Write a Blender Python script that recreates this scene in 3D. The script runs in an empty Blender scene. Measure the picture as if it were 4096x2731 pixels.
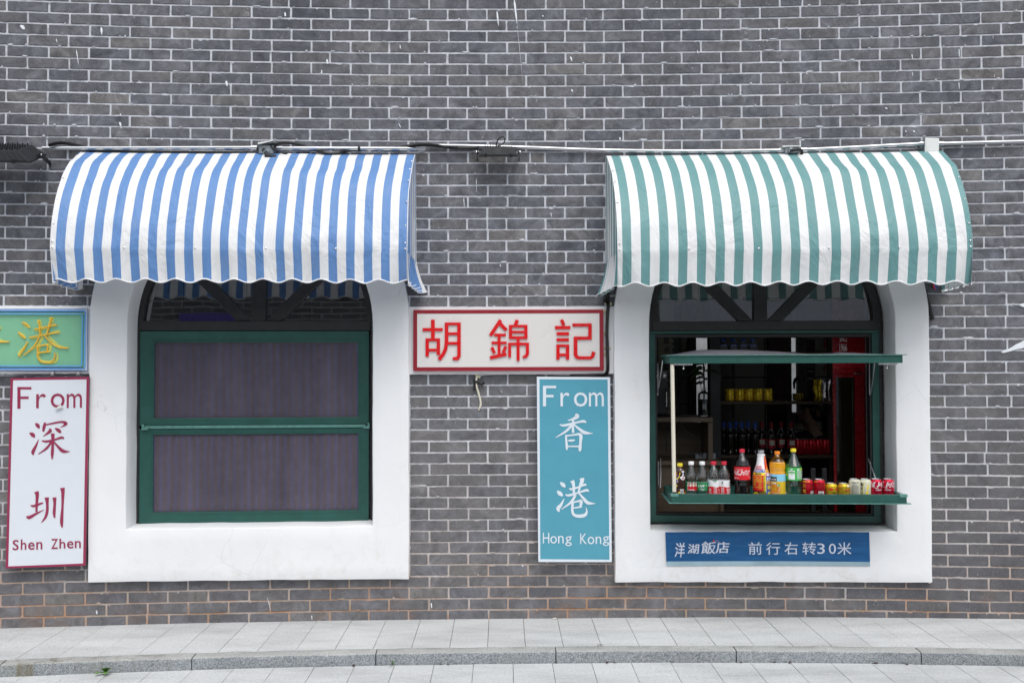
import bpy, bmesh, math, random
from mathutils import Vector, Matrix, noise
R_ = math.radians
scene = bpy.context.scene
COL = scene.collection
random.seed(7)

# ---------------------------------------------------------------- camera
WALL_R = 30.8187            # the brick wall is very slightly concave: radius of its curve
EYE = Vector((0.0, -6.0, 1.5667))
YAW, PITCH, ROLL = R_(-0.5695), R_(1.3379), R_(-0.1575)
FOC = 3870.0                # focal length in pixels of a 4096 wide frame
def _axes():
    cy, sy = math.cos(YAW), math.sin(YAW)
    cp, sp = math.cos(PITCH), math.sin(PITCH)
    cr, sr = math.cos(ROLL), math.sin(ROLL)
    def inv(X, Y, Z):
        X, Z = cr*X - sr*Z, sr*X + cr*Z
        Y, Z = cp*Y - sp*Z, sp*Y + cp*Z
        X, Y = cy*X - sy*Y, sy*X + cy*Y
        return Vector((X, Y, Z))
    return inv
CAMRAY = _axes()
cam_data = bpy.data.cameras.new('camera')
cam = bpy.data.objects.new('camera', cam_data)
COL.objects.link(cam)
right, fwd, up = CAMRAY(1, 0, 0), CAMRAY(0, 1, 0), CAMRAY(0, 0, 1)
m = Matrix.Identity(4)
for i in range(3):
    m[i][0], m[i][1], m[i][2], m[i][3] = right[i], up[i], -fwd[i], EYE[i]
cam.matrix_world = m
cam_data.sensor_fit = 'HORIZONTAL'
cam_data.sensor_width = 36.0
cam_data.lens = FOC * 36.0 / 4096.0
cam_data.clip_start, cam_data.clip_end = 0.05, 2000.0
scene.camera = cam

# ---------------------------------------------------------------- light
SUN_EL, SUN_AZ = R_(60), R_(166)      # soft, high, from behind the camera and a little to its right
world = bpy.data.worlds.new('World')
scene.world = world
world.use_nodes = True
wn = world.node_tree
wn.nodes.clear()
sky = wn.nodes.new('ShaderNodeTexSky')
sky.sky_type = 'NISHITA'
sky.sun_disc = False
sky.sun_elevation, sky.sun_rotation = SUN_EL, SUN_AZ
sky.air_density, sky.dust_density, sky.ozone_density = 1.2, 3.0, 1.0
hs = wn.nodes.new('ShaderNodeHueSaturation')
hs.inputs['Saturation'].default_value = 0.38      # overcast: the cloud deck takes the blue out
bg = wn.nodes.new('ShaderNodeBackground')
bg.inputs['Strength'].default_value = 0.15
out = wn.nodes.new('ShaderNodeOutputWorld')
wn.links.new(sky.outputs[0], hs.inputs['Color'])
wn.links.new(hs.outputs[0], bg.inputs['Color'])
wn.links.new(bg.outputs[0], out.inputs['Surface'])
sun_data = bpy.data.lights.new('sun', 'SUN')
sun_data.energy = 1.0
sun_data.angle = R_(50)
sun_data.color = (1.0, 0.97, 0.93)
sun = bpy.data.objects.new('sun', sun_data)
COL.objects.link(sun)
sd = Vector((math.sin(SUN_AZ)*math.cos(SUN_EL), math.cos(SUN_AZ)*math.cos(SUN_EL), math.sin(SUN_EL)))
sun.rotation_euler = sd.to_track_quat('Z', 'Y').to_euler()
sun.location = (0, -8, 12)
scene.view_settings.view_transform = 'Standard'
scene.view_settings.look = 'None'
scene.view_settings.exposure = 0.37
scene.view_settings.gamma = 1.0
scene.view_settings.use_curve_mapping = False
scene.render.engine = 'CYCLES'
scene.cycles.max_bounces = 10
scene.cycles.transparent_max_bounces = 16
scene.cycles.use_denoising = True

# ---------------------------------------------------------------- coordinates
def wall_point(s, z, d):
    """s metres along the wall, z up, d metres out of the brick face"""
    r = WALL_R - d
    return Vector((r*math.sin(s/WALL_R), r*math.cos(s/WALL_R) - WALL_R, z))
def pixel_ray(px, py):
    """px, py in a 2352 x 1568 view of the photograph"""
    k = 4096.0/2352.0
    return CAMRAY((px*k - 2048)/FOC, 1.0, -(py*k - 1365.5)/FOC)
def on_wall(px, py, d=0.0):
    r = pixel_ray(px, py)
    ox, oy = EYE.x, EYE.y + WALL_R
    a = r.x*r.x + r.y*r.y
    b = ox*r.x + oy*r.y
    c = ox*ox + oy*oy - (WALL_R - d)**2
    t = (-b + math.sqrt(b*b - a*c))/a
    p = EYE + r*t
    return WALL_R*math.atan2(p.x, p.y + WALL_R), p.z
class Frame:
    """a flat frame touching the wall at s0: x right, y into the wall, z up (origin at height z0)"""
    def __init__(self, s0, z0=0.0, d0=0.0):
        self.s0, self.z0, self.d0 = s0, z0, d0
        self.matrix = Matrix.Translation(wall_point(s0, z0, d0)) @ Matrix.Rotation(-s0/WALL_R, 4, 'Z')
        self.inv = self.matrix.inverted()
        self.eye = self.inv @ EYE
    def at(self, px, py, d):
        """local (x, z) of a pixel on the plane d metres in front of this frame"""
        v = self.inv.to_3x3() @ pixel_ray(px, py)
        t = (-d - self.eye.y)/v.y
        p = self.eye + v*t
        return p.x, p.z
def ground_rise(s):
    return 0.0245*max(0.0, s)/3.2 - 0.0026*max(0.0, -s)/3.2

# ---------------------------------------------------------------- objects
def tag(o, label=None, category=None, group=None, kind=None):
    if label: o['label'] = label
    if category: o['category'] = category
    if group: o['group'] = group
    if kind: o['kind'] = kind
    return o
def thing(name, label, category, matrix=None, group=None):
    o = bpy.data.objects.new(name, None)
    o.empty_display_size = 0.1
    COL.objects.link(o)
    if matrix is not None: o.matrix_world = matrix
    return tag(o, label, category, group)
def copy_tree(o, parent=None):
    c = o.copy()
    COL.objects.link(c)
    if parent is not None: c.parent = parent
    for ch in list(o.children): copy_tree(ch, c)
    return c

class MB:
    """collects faces, then links them as one mesh object"""
    def __init__(self):
        self.v, self.f, self.mi, self.cur = [], [], [], 0
        self.attr = {}
    def mat(self, i): self.cur = i; return self
    def add(self, verts, faces):
        b = len(self.v)
        self.v.extend([tuple(p) for p in verts])
        for f in faces:
            self.f.append([b + i for i in f]); self.mi.append(self.cur)
        return b
    def box(self, x0, x1, y0, y1, z0, z1):
        if x0 > x1: x0, x1 = x1, x0
        if y0 > y1: y0, y1 = y1, y0
        if z0 > z1: z0, z1 = z1, z0
        return self.add([(x0,y0,z0),(x1,y0,z0),(x1,y1,z0),(x0,y1,z0),(x0,y0,z1),(x1,y0,z1),(x1,y1,z1),(x0,y1,z1)],
                 [(0,3,2,1),(4,5,6,7),(0,1,5,4),(1,2,6,5),(2,3,7,6),(3,0,4,7)])
    def prism(self, poly, y0, y1, back=True):
        """poly of (x, z), counter-clockwise seen from -y; y0 is the front"""
        area = sum(poly[i][0]*poly[(i+1)%len(poly)][1] - poly[(i+1)%len(poly)][0]*poly[i][1] for i in range(len(poly)))
        if area < 0: poly = poly[::-1]
        n = len(poly)
        vs = [(x, y0, z) for x, z in poly] + [(x, y1, z) for x, z in poly]
        fs = [tuple(range(n))] + [(i, n+i, n+(i+1)%n, (i+1)%n) for i in range(n)]
        if back: fs.append(tuple(range(2*n-1, n-1, -1)))
        return self.add(vs, fs)
    def side_prism(self, poly, x0, x1):
        """poly of (y, z) swept along x"""
        n = len(poly)
        vs = [(x0, y, z) for y, z in poly] + [(x1, y, z) for y, z in poly]
        fs = [tuple(range(n-1, -1, -1)), tuple(range(n, 2*n))] + [(i, (i+1)%n, n+(i+1)%n, n+i) for i in range(n)]
        return self.add(vs, fs)
    def tube(self, path, r, n=10, closed=False, caps=True, ridge=0.0):
        P = [Vector(p) for p in path]
        k = len(P)
        rr = r if isinstance(r, (list, tuple)) else [r]*k
        if ridge: rr = [q*(1 + (ridge if i % 2 else -ridge)) for i, q in enumerate(rr)]
        rings = []
        ref = None
        for i in range(k):
            a = P[(i-1) % k] if closed or i > 0 else P[i]
            b = P[(i+1) % k] if closed or i < k-1 else P[i]
            t = (b - a)
            if t.length < 1e-9: t = Vector((0, 0, 1))
            t.normalize()
            if ref is None:
                ref = Vector((0, 0, 1)) if abs(t.z) < 0.9 else Vector((0, 1, 0))
            u = ref - t*ref.dot(t)
            if u.length < 1e-6: u = t.orthogonal()
            u.normalize()
            w = t.cross(u)
            ref = u
            rings.append([P[i] + (u*math.cos(2*math.pi*j/n) + w*math.sin(2*math.pi*j/n))*rr[i] for j in range(n)])
        vs = [p for ring in rings for p in ring]
        fs = []
        for i in range(k if closed else k-1):
            i2 = (i+1) % k
            for j in range(n):
                j2 = (j+1) % n
                fs.append((i*n+j, i*n+j2, i2*n+j2, i2*n+j))
        if caps and not closed:
            fs.append(tuple(range(n-1, -1, -1)))
            fs.append(tuple((k-1)*n + j for j in range(n)))
        return self.add(vs, fs)
    def lathe(self, prof, cx=0.0, cy=0.0, n=28, cap0=True, cap1=True):
        """prof of (radius, z) going up"""
        k = len(prof)
        vs, fs = [], []
        for r, z in prof:
            for j in range(n):
                a = 2*math.pi*j/n
                vs.append((cx + r*math.cos(a), cy + r*math.sin(a), z))
        for i in range(k-1):
            for j in range(n):
                j2 = (j+1) % n
                fs.append((i*n+j, i*n+j2, (i+1)*n+j2, (i+1)*n+j))
        if cap0: fs.append(tuple(range(n-1, -1, -1)))
        if cap1: fs.append(tuple((k-1)*n + j for j in range(n)))
        return self.add(vs, fs)
    def disc(self, cx, cz, r, y0, y1, n=16):
        return self.prism([(cx + r*math.cos(2*math.pi*i/n), cz + r*math.sin(2*math.pi*i/n)) for i in range(n)], y0, y1)
    def grid(self, nu, nv, fn):
        vs = [fn(i, j) for j in range(nv) for i in range(nu)]
        fs = [(j*nu+i, j*nu+i+1, (j+1)*nu+i+1, (j+1)*nu+i) for j in range(nv-1) for i in range(nu-1)]
        return self.add(vs, fs)
    def build(self, name, mats, parent=None, matrix=None, bend=False, bevel=0.0, segs=2, smooth=None):
        verts = self.v
        if bend: verts = [wall_point(x, z, -y) for x, y, z in verts]
        me = bpy.data.meshes.new(name)
        me.from_pydata([tuple(p) for p in verts], [], self.f)
        if not isinstance(mats, (list, tuple)): mats = [mats]
        for mm in mats: me.materials.append(mm)
        me.polygons.foreach_set('material_index', [min(i, len(mats)-1) for i in self.mi])
        for an, vals in self.attr.items():
            at = me.attributes.new(an, 'FLOAT', 'POINT')
            at.data.foreach_set('value', [float(q) for q in vals])
        me.validate()
        if bevel > 0:
            bm = bmesh.new(); bm.from_mesh(me)
            bmesh.ops.remove_doubles(bm, verts=bm.verts, dist=1e-6)
            es = [e for e in bm.edges if len(e.link_faces) == 2 and e.calc_face_angle(0) > R_(32)]
            if es:
                bmesh.ops.bevel(bm, geom=es, offset=bevel, segments=segs, profile=0.6, affect='EDGES', clamp_overlap=True)
            bm.to_mesh(me); bm.free()
        if smooth is not None:
            me.polygons.foreach_set('use_smooth', [True]*len(me.polygons))
            if smooth < 180: me.set_sharp_from_angle(angle=R_(smooth))
        me.update()
        o = bpy.data.objects.new(name, me)
        COL.objects.link(o)
        if parent is not None: o.parent = parent
        if matrix is not None: o.matrix_world = matrix if parent is None else matrix
        return o

# ---------------------------------------------------------------- lettering
_glyph_cache = {}
def glyphs(body, bold=0.0):
    key = (body, bold)
    if key not in _glyph_cache:
        c = bpy.data.curves.new('lettering', 'FONT')
        c.body = body; c.size = 1.0; c.resolution_u = 3; c.offset = bold
        o = bpy.data.objects.new('lettering', c)
        me = bpy.data.meshes.new_from_object(o)
        vs = [(p.co.x, p.co.y) for p in me.vertices]
        fs = [tuple(p.vertices) for p in me.polygons]
        bpy.data.objects.remove(o); bpy.data.meshes.remove(me); bpy.data.curves.remove(c)
        _glyph_cache[key] = (vs, fs)
    return _glyph_cache[key]
def text_into(mb, body, x0, x1, z0, z1, place, bold=0.0, shear=0.0, thick=0.0):
    """fit the words into a rectangle; place(x, z, depth) gives the point"""
    heavy = bold > 0.014
    if heavy:       # heavy print: the same stroke laid down three times, a hair apart
        w = 0.22*bold*(x1-x0)
        for k, dx in enumerate((-w, w)):
            text_into(mb, body, x0 + w + dx, x1 - w + dx, z0, z1, lambda x, z, t, k=k: place(x, z, t - 0.00005*(k+1)), 0.010, shear, 0.0)
        bold = 0.010
    vs, fs = glyphs(body, bold)
    if not vs: return
    xs = [p[0] for p in vs]; zs = [p[1] for p in vs]
    ax, bx, az, bz = min(xs), max(xs), min(zs), max(zs)
    P = []
    for x, z in vs:
        fx, fz = (x-ax)/max(bx-ax, 1e-6), (z-az)/max(bz-az, 1e-6)
        P.append((x0 + (x1-x0)*fx + shear*(fz-0.5)*(z1-z0), z0 + (z1-z0)*fz))
    mb.add([place(x, z, 0.0) for x, z in P], fs)
    if thick:
        edges = {}
        for f in fs:
            for i in range(len(f)):
                e = (f[i], f[(i+1) % len(f)])
                edges[e] = edges.get(e, 0) + 1
        b = mb.add([place(x, z, 0.0) for x, z in P] + [place(x, z, thick) for x, z in P], [])
        n = len(P)
        for (i, j) in edges:
            if (j, i) not in edges:
                mb.f.append([b+j, b+i, b+n+i, b+n+j]); mb.mi.append(mb.cur)
def flat_place(y):
    return lambda x, z, t: (x, y + t, z)
def wrap_place(r, cx=0.0, cy=0.0):
    """x runs round a cylinder that faces -y"""
    def f(x, z, t):
        rr = r(z) if callable(r) else r
        a = x/rr
        rr -= t
        return (cx + rr*math.sin(a), cy - rr*math.cos(a), z)
    return f
def wrap_rect(mb, x0, x1, z0, z1, r, n=None, nz=2):
    n = n or max(3, int(abs(x1-x0)/0.004))
    p = wrap_place(r)
    mb.grid(n, nz, lambda i, j: p(x0 + (x1-x0)*i/(n-1), z0 + (z1-z0)*j/(nz-1), 0))
def wrap_poly(mb, pts, r):
    p = wrap_place(r)
    area = sum(pts[i][0]*pts[(i+1)%len(pts)][1] - pts[(i+1)%len(pts)][0]*pts[i][1] for i in range(len(pts)))
    if area < 0: pts = pts[::-1]
    mb.add([p(x, z, 0) for x, z in pts], [tuple(range(len(pts)))])
def catmull(pts, per=6):
    out = []
    n = len(pts)
    for i in range(n-1):
        p0, p1, p2, p3 = pts[max(i-1, 0)], pts[i], pts[i+1], pts[min(i+2, n-1)]
        for k in range(per):
            t = k/per
            out.append(tuple(0.5*((2*b) + (-a+c)*t + (2*a-5*b+4*c-d)*t*t + (-a+3*b-3*c+d)*t*t*t)
                             for a, b, c, d in zip(p0, p1, p2, p3)))
    out.append(tuple(pts[-1]))
    return out
def brush(mb, pts, conv, y, thick, per=6, scale=1.0):
    """a brush stroke: pts of (px, py, width px); conv(px, py) gives local (x, z)"""
    Q = catmull(pts, per)
    L, Rr = [], []
    for i, q in enumerate(Q):
        a, b = Q[max(i-1, 0)], Q[min(i+1, len(Q)-1)]
        dx, dy = b[0]-a[0], b[1]-a[1]
        l = math.hypot(dx, dy) or 1.0
        nx, ny = -dy/l, dx/l
        h = max(q[2], 1.0)*0.5*scale
        L.append(conv(q[0]+nx*h, q[1]+ny*h)); Rr.append(conv(q[0]-nx*h, q[1]-ny*h))
    k = len(Q)
    vs = [(x, y, z) for x, z in L] + [(x, y, z) for x, z in Rr] + [(x, y+thick, z) for x, z in L] + [(x, y+thick, z) for x, z in Rr]
    fs = []
    for i in range(k-1):
        fs.append((i, i+1, k+i+1, k+i))
        fs.append((i+1, i, 2*k+i, 2*k+i+1))
        fs.append((k+i, k+i+1, 3*k+i+1, 3*k+i))
    fs.append((0, k, 3*k, 2*k)); fs.append((2*k-1, k-1, 3*k-1, 4*k-1))
    mb.add(vs, fs)
def bar(mb, pts, w, conv, y, thick):
    """an even stroke with mitred corners: pts of (px, py)"""
    k = len(pts)
    L, Rr = [], []
    for i in range(k):
        def nrm(a, b):
            dx, dy = b[0]-a[0], b[1]-a[1]; l = math.hypot(dx, dy) or 1.0
            return -dy/l, dx/l
        n1 = nrm(pts[max(i-1, 0)], pts[max(i, 1)]) if i > 0 else nrm(pts[0], pts[1])
        n2 = nrm(pts[i], pts[i+1]) if i < k-1 else n1
        mx, my = n1[0]+n2[0], n1[1]+n2[1]
        l = math.hypot(mx, my) or 1.0
        mx, my = mx/l, my/l
        c = max(0.45, mx*n1[0]+my*n1[1])
        ww = w[i] if isinstance(w, (list, tuple)) else w
        h = ww*0.5/c
        L.append(conv(pts[i][0]+mx*h, pts[i][1]+my*h)); Rr.append(conv(pts[i][0]-mx*h, pts[i][1]-my*h))
    vs = [(x, y, z) for x, z in L] + [(x, y, z) for x, z in Rr] + [(x, y+thick, z) for x, z in L] + [(x, y+thick, z) for x, z in Rr]
    fs = []
    for i in range(k-1):
        fs += [(i, i+1, k+i+1, k+i), (i+1, i, 2*k+i, 2*k+i+1), (k+i, k+i+1, 3*k+i+1, 3*k+i)]
    fs += [(0, k, 3*k, 2*k), (2*k-1, k-1, 3*k-1, 4*k-1)]
    mb.add(vs, fs)

# ---------------------------------------------------------------- materials
def new_mat(name):
    mt = bpy.data.materials.new(name)
    mt.use_nodes = True
    nt = mt.node_tree
    return mt, nt, nt.nodes['Principled BSDF'], nt.nodes['Material Output']
def node(nt, kind, **kw):
    n = nt.nodes.new(kind)
    for k, v in kw.items():
        if k in n.inputs: n.inputs[k].default_value = v
        else: setattr(n, k, v)
    return n
def math_node(nt, op, a, b=None, clamp=False):
    n = nt.nodes.new('ShaderNodeMath'); n.operation = op; n.use_clamp = clamp
    for i, q in enumerate((a, b)):
        if q is None: continue
        if hasattr(q, 'is_output'): nt.links.new(q, n.inputs[i])
        else: n.inputs[i].default_value = q
    return n.outputs[0]
def ramp(nt, fac, stops):
    n = nt.nodes.new('ShaderNodeValToRGB')
    el = n.color_ramp.elements
    while len(el) < len(stops): el.new(0.5)
    for e, (p, c) in zip(el, stops):
        e.position = p
        e.color = (c, c, c, 1) if isinstance(c, (int, float)) else (*c, 1)
    nt.links.new(fac, n.inputs[0])
    return n.outputs[0]
def mix(nt, fac, a, b, mode='MIX'):
    n = nt.nodes.new('ShaderNodeMix'); n.data_type = 'RGBA'; n.blend_type = mode
    for sock, q in ((n.inputs[0], fac), (n.inputs[6], a), (n.inputs[7], b)):
        if hasattr(q, 'is_output'): nt.links.new(q, sock)
        elif isinstance(q, (int, float)): sock.default_value = q
        else: sock.default_value = (*q, 1)
    return n.outputs[2]
def coords(nt, scale=(1, 1, 1), which='Object'):
    t = nt.nodes.new('ShaderNodeTexCoord')
    mp = nt.nodes.new('ShaderNodeMapping')
    mp.inputs['Scale'].default_value = scale
    nt.links.new(t.outputs[which], mp.inputs[0])
    return mp.outputs[0]
def noise_tex(nt, vec, scale, detail=3.0, rough=0.55, dist=0.0):
    n = node(nt, 'ShaderNodeTexNoise', Scale=scale, Detail=detail, Roughness=rough, Distortion=dist)
    if vec is not None: nt.links.new(vec, n.inputs['Vector'])
    return n.outputs['Fac']
def bump(nt, height, strength, dist, bsdf, prev=None):
    b = node(nt, 'ShaderNodeBump', Strength=strength, Distance=dist)
    nt.links.new(height, b.inputs['Height'])
    if prev is not None: nt.links.new(prev, b.inputs['Normal'])
    if bsdf is not None: nt.links.new(b.outputs[0], bsdf.inputs['Normal'])
    return b.outputs[0]
_plain = {}
def plain(name, col, rough=0.5, metal=0.0, vary=0.12, scale=14.0, bump_s=0.0, bump_scale=60.0, spec=0.5, coat=0.0):
    """painted / moulded surface with a little uneven wear"""
    if name in _plain: return _plain[name]
    mt, nt, b, o = new_mat(name)
    v = coords(nt)
    f = noise_tex(nt, v, scale, 5.0, 0.6)
    lo = tuple(c*(1-vary) for c in col); hi = tuple(min(1.0, c*(1+vary)) for c in col)
    nt.links.new(ramp(nt, f, [(0.3, lo), (0.7, hi)]), b.inputs['Base Color'])
    nt.links.new(ramp(nt, noise_tex(nt, v, scale*2.3, 4.0), [(0.3, max(0.0, rough-0.08)), (0.7, min(1.0, rough+0.08))]), b.inputs['Roughness'])
    b.inputs['Metallic'].default_value = metal
    b.inputs['Specular IOR Level'].default_value = spec
    b.inputs['Coat Weight'].default_value = coat
    if bump_s: bump(nt, noise_tex(nt, v, bump_scale, 5.0), bump_s, 0.002, b)
    _plain[name] = mt
    return mt

def make_brick():
    mt, nt, b, o = new_mat('grey_brick')
    v = coords(nt)
    at = node(nt, 'ShaderNodeAttribute', attribute_name='tint')
    rnd = at.outputs['Fac']
    base = ramp(nt, rnd, [(0.0, (0.112, 0.118, 0.142)), (0.35, (0.138, 0.142, 0.163)), (0.7, (0.153, 0.152, 0.163)), (1.0, (0.184, 0.176, 0.174))])
    mott = ramp(nt, noise_tex(nt, v, 9.0, 10.0, 0.72, 0.9), [(0.30, 0.42), (0.5, 0.95), (0.70, 1.75)])
    c = mix(nt, 1.0, base, mott, 'MULTIPLY')
    dust = ramp(nt, noise_tex(nt, v, 3.1, 7.0, 0.7, 1.2), [(0.50, 0.0), (0.70, 0.55)])
    c = mix(nt, dust, c, (0.20, 0.20, 0.21))
    # blue-black weathering towards one end of the wall
    cool = ramp(nt, noise_tex(nt, v, 0.55, 3.0), [(0.46, 0.0), (0.66, 0.55)])
    c = mix(nt, cool, c, (0.052, 0.056, 0.072))
    # smeared mortar and paint flecks
    vs = coords(nt, (1.0, 1.0, 0.42))
    fl = ramp(nt, noise_tex(nt, vs, 62.0, 3.0, 0.6), [(0.70, 0.0), (0.735, 0.8)])
    flm = ramp(nt, noise_tex(nt, v, 2.7, 2.0), [(0.40, 0.0), (0.6, 1.0)])
    c = mix(nt, math_node(nt, 'MULTIPLY', fl, flm), c, (0.6, 0.6, 0.6))
    worm = noise_tex(nt, v, 34.0, 4.0, 0.6, 2.2)
    wl = math_node(nt, 'ABSOLUTE', math_node(nt, 'SUBTRACT', worm, 0.5))
    wline = ramp(nt, wl, [(0.0, 1.0), (0.05, 0.0)])
    wm = ramp(nt, noise_tex(nt, v, 5.3, 3.0), [(0.48, 0.0), (0.62, 1.0)])
    wf = math_node(nt, 'MULTIPLY', wline, wm)
    c = mix(nt, math_node(nt, 'MULTIPLY', wf, 0.5), c, (0.32, 0.32, 0.32))
    # rust-brown damp near the pavement
    sep = node(nt, 'ShaderNodeSeparateXYZ'); nt.links.new(v, sep.inputs[0])
    pale_low = ramp(nt, math_node(nt, 'DIVIDE', sep.outputs['Z'], 2.4), [(0.0, 0.30), (0.45, 0.34), (0.85, 0.0)])  # brick turns paler and browner towards the bottom
    dn = ramp(nt, noise_tex(nt, v, 2.3, 6.0, 0.7), [(0.3, 0.4), (0.65, 1.0)])
    c = mix(nt, math_node(nt, 'MULTIPLY', pale_low, dn), c, (0.205, 0.190, 0.175))
    low = ramp(nt, sep.outputs['Z'], [(0.0, 1.0), (0.16, 0.45), (0.34, 0.0)])
    lown = ramp(nt, noise_tex(nt, v, 4.2, 5.0, 0.7), [(0.54, 0.0), (0.74, 0.6)])
    c = mix(nt, math_node(nt, 'MULTIPLY', low, lown), c, (0.23, 0.125, 0.075))
    nt.links.new(c, b.inputs['Base Color'])
    b.inputs['Roughness'].default_value = 0.82
    b.inputs['Specular IOR Level'].default_value = 0.35
    rug = ramp(nt, rnd, [(0.0, 0.15), (0.5, 0.4), (1.0, 1.0)])
    n1 = bump(nt, noise_tex(nt, v, 48.0, 8.0, 0.68, 1.6), 0.55, 0.006, None)
    hgt = math_node(nt, 'MULTIPLY', wf, -1.0)
    n2 = bump(nt, hgt, 0.6, 0.004, None, n1)
    bump(nt, noise_tex(nt, v, 13.0, 5.0, 0.6, 0.8), 0.5, 0.012, b, n2)
    return mt
def make_mortar():
    mt, nt, b, o = new_mat('pale_mortar')
    v = coords(nt)
    f = noise_tex(nt, v, 26.0, 6.0, 0.65)
    c = ramp(nt, f, [(0.25, (0.38, 0.39, 0.42)), (0.5, (0.56, 0.575, 0.62)), (0.75, (0.69, 0.71, 0.755))])
    sep = node(nt, 'ShaderNodeSeparateXYZ'); nt.links.new(v, sep.inputs[0])
    low = ramp(nt, math_node(nt, 'DIVIDE', sep.outputs['Z'], 2.0), [(0.0, 1.0), (0.12, 0.75), (0.28, 0.42), (0.5, 0.22), (0.75, 0.0)])
    wob = ramp(nt, noise_tex(nt, v, 2.6, 4.0), [(0.3, 0.35), (0.6, 1.0)])
    c = mix(nt, math_node(nt, 'MULTIPLY', low, wob), c, (0.42, 0.30, 0.20))
    low2 = ramp(nt, sep.outputs['Z'], [(0.0, 0.9), (0.2, 0.55), (0.42, 0.0)])
    spots = ramp(nt, noise_tex(nt, v, 3.4, 5.0, 0.7), [(0.42, 0.0), (0.6, 0.85)])
    c = mix(nt, math_node(nt, 'MULTIPLY', low2, spots), c, (0.40, 0.19, 0.09))
    nt.links.new(c, b.inputs['Base Color'])
    b.inputs['Roughness'].default_value = 0.9
    bump(nt, noise_tex(nt, v, 90.0, 6.0), 0.5, 0.003, b)
    return mt
def make_plaster():
    mt, nt, b, o = new_mat('white_plaster')
    v = coords(nt)
    c = ramp(nt, noise_tex(nt, v, 2.2, 6.0, 0.6), [(0.3, (0.79, 0.80, 0.81)), (0.6, (0.83, 0.84, 0.85))])
    st = ramp(nt, noise_tex(nt, coords(nt, (1, 1, 0.35)), 7.0, 6.0, 0.7), [(0.60, 0.0), (0.78, 0.30)])
    c = mix(nt, st, c, (0.60, 0.56, 0.50))
    sep = node(nt, 'ShaderNodeSeparateXYZ'); nt.links.new(v, sep.inputs[0])
    low = ramp(nt, sep.outputs['Z'], [(0.24, 0.35), (0.50, 0.0)])
    lm = ramp(nt, noise_tex(nt, v, 9.0, 6.0, 0.7), [(0.5, 0.0), (0.7, 1.0)])
    c = mix(nt, math_node(nt, 'MULTIPLY', low, lm), c, (0.58, 0.50, 0.42))
    vo = node(nt, 'ShaderNodeTexVoronoi', feature='DISTANCE_TO_EDGE', Scale=2.3)
    wv = node(nt, 'ShaderNodeTexNoise', Scale=5.0, Detail=5.0); nt.links.new(v, wv.inputs['Vector'])
    nt.links.new(mix(nt, 0.12, v, wv.outputs['Color'], 'ADD'), vo.inputs['Vector'])
    cr = ramp(nt, vo.outputs['Distance'], [(0.0, 0.30), (0.0035, 0.0)])
    cm = ramp(nt, noise_tex(nt, v, 1.7, 2.0), [(0.50, 0.0), (0.62, 1.0)])
    c = mix(nt, math_node(nt, 'MULTIPLY', cr, cm), c, (0.35, 0.34, 0.32))
    sp = ramp(nt, noise_tex(nt, v, 55.0, 2.0), [(0.765, 0.0), (0.79, 0.6)])
    c = mix(nt, sp, c, (0.40, 0.37, 0.33))
    nt.links.new(c, b.inputs['Base Color'])
    b.inputs['Roughness'].default_value = 0.7
    b.inputs['Specular IOR Level'].default_value = 0.3
    n1 = bump(nt, noise_tex(nt, v, 8.0, 4.0), 0.25, 0.012, None)
    bump(nt, noise_tex(nt, v, 120.0, 4.0), 0.2, 0.002, b, n1)
    return mt
def make_granite(name, lo, hi, stain=0.0, speck=0.55, fine=330.0):
    mt, nt, b, o = new_mat(name)
    v = coords(nt)
    at = node(nt, 'ShaderNodeAttribute', attribute_name='tint')
    f = noise_tex(nt, v, fine, 2.0, 0.5)
    f2 = noise_tex(nt, v, fine*0.35, 3.0, 0.6)
    c = ramp(nt, f, [(0.30, tuple(q*0.50 for q in lo)), (0.42, lo), (0.62, hi)])
    c = mix(nt, speck, c, ramp(nt, f2, [(0.3, lo), (0.7, hi)]))
    c = mix(nt, 1.0, c, ramp(nt, at.outputs['Fac'], [(0.0, 0.965), (1.0, 1.03)]), 'MULTIPLY')
    big = ramp(nt, noise_tex(nt, coords(nt, (0.45, 1.6, 1)), 3.2, 6.0, 0.65), [(0.3, 0.76), (0.55, 1.0), (0.8, 1.07)])
    c = mix(nt, 1.0, c, big, 'MULTIPLY')
    if stain:
        sep = node(nt, 'ShaderNodeSeparateXYZ'); nt.links.new(v, sep.inputs[0])
        side = ramp(nt, math_node(nt, 'MULTIPLY', sep.outputs['X'], -0.25), [(0.40, 0.0), (0.62, 1.0)])
        stk = ramp(nt, noise_tex(nt, coords(nt, (9, 9, 0.7)), 1.6, 5.0, 0.7), [(0.50, 0.0), (0.68, 0.9)])
        c = mix(nt, math_node(nt, 'MULTIPLY', side, stk), c, (0.115, 0.085, 0.035))
        green = ramp(nt, noise_tex(nt, v, 2.4, 4.0), [(0.45, 0.0), (0.7, 0.35)])
        c = mix(nt, math_node(nt, 'MULTIPLY', side, green), c, (0.19, 0.19, 0.11))
    nt.links.new(c, b.inputs['Base Color'])
    b.inputs['Roughness'].default_value = 0.78
    bump(nt, f2, 0.35, 0.002, b)
    return mt
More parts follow.
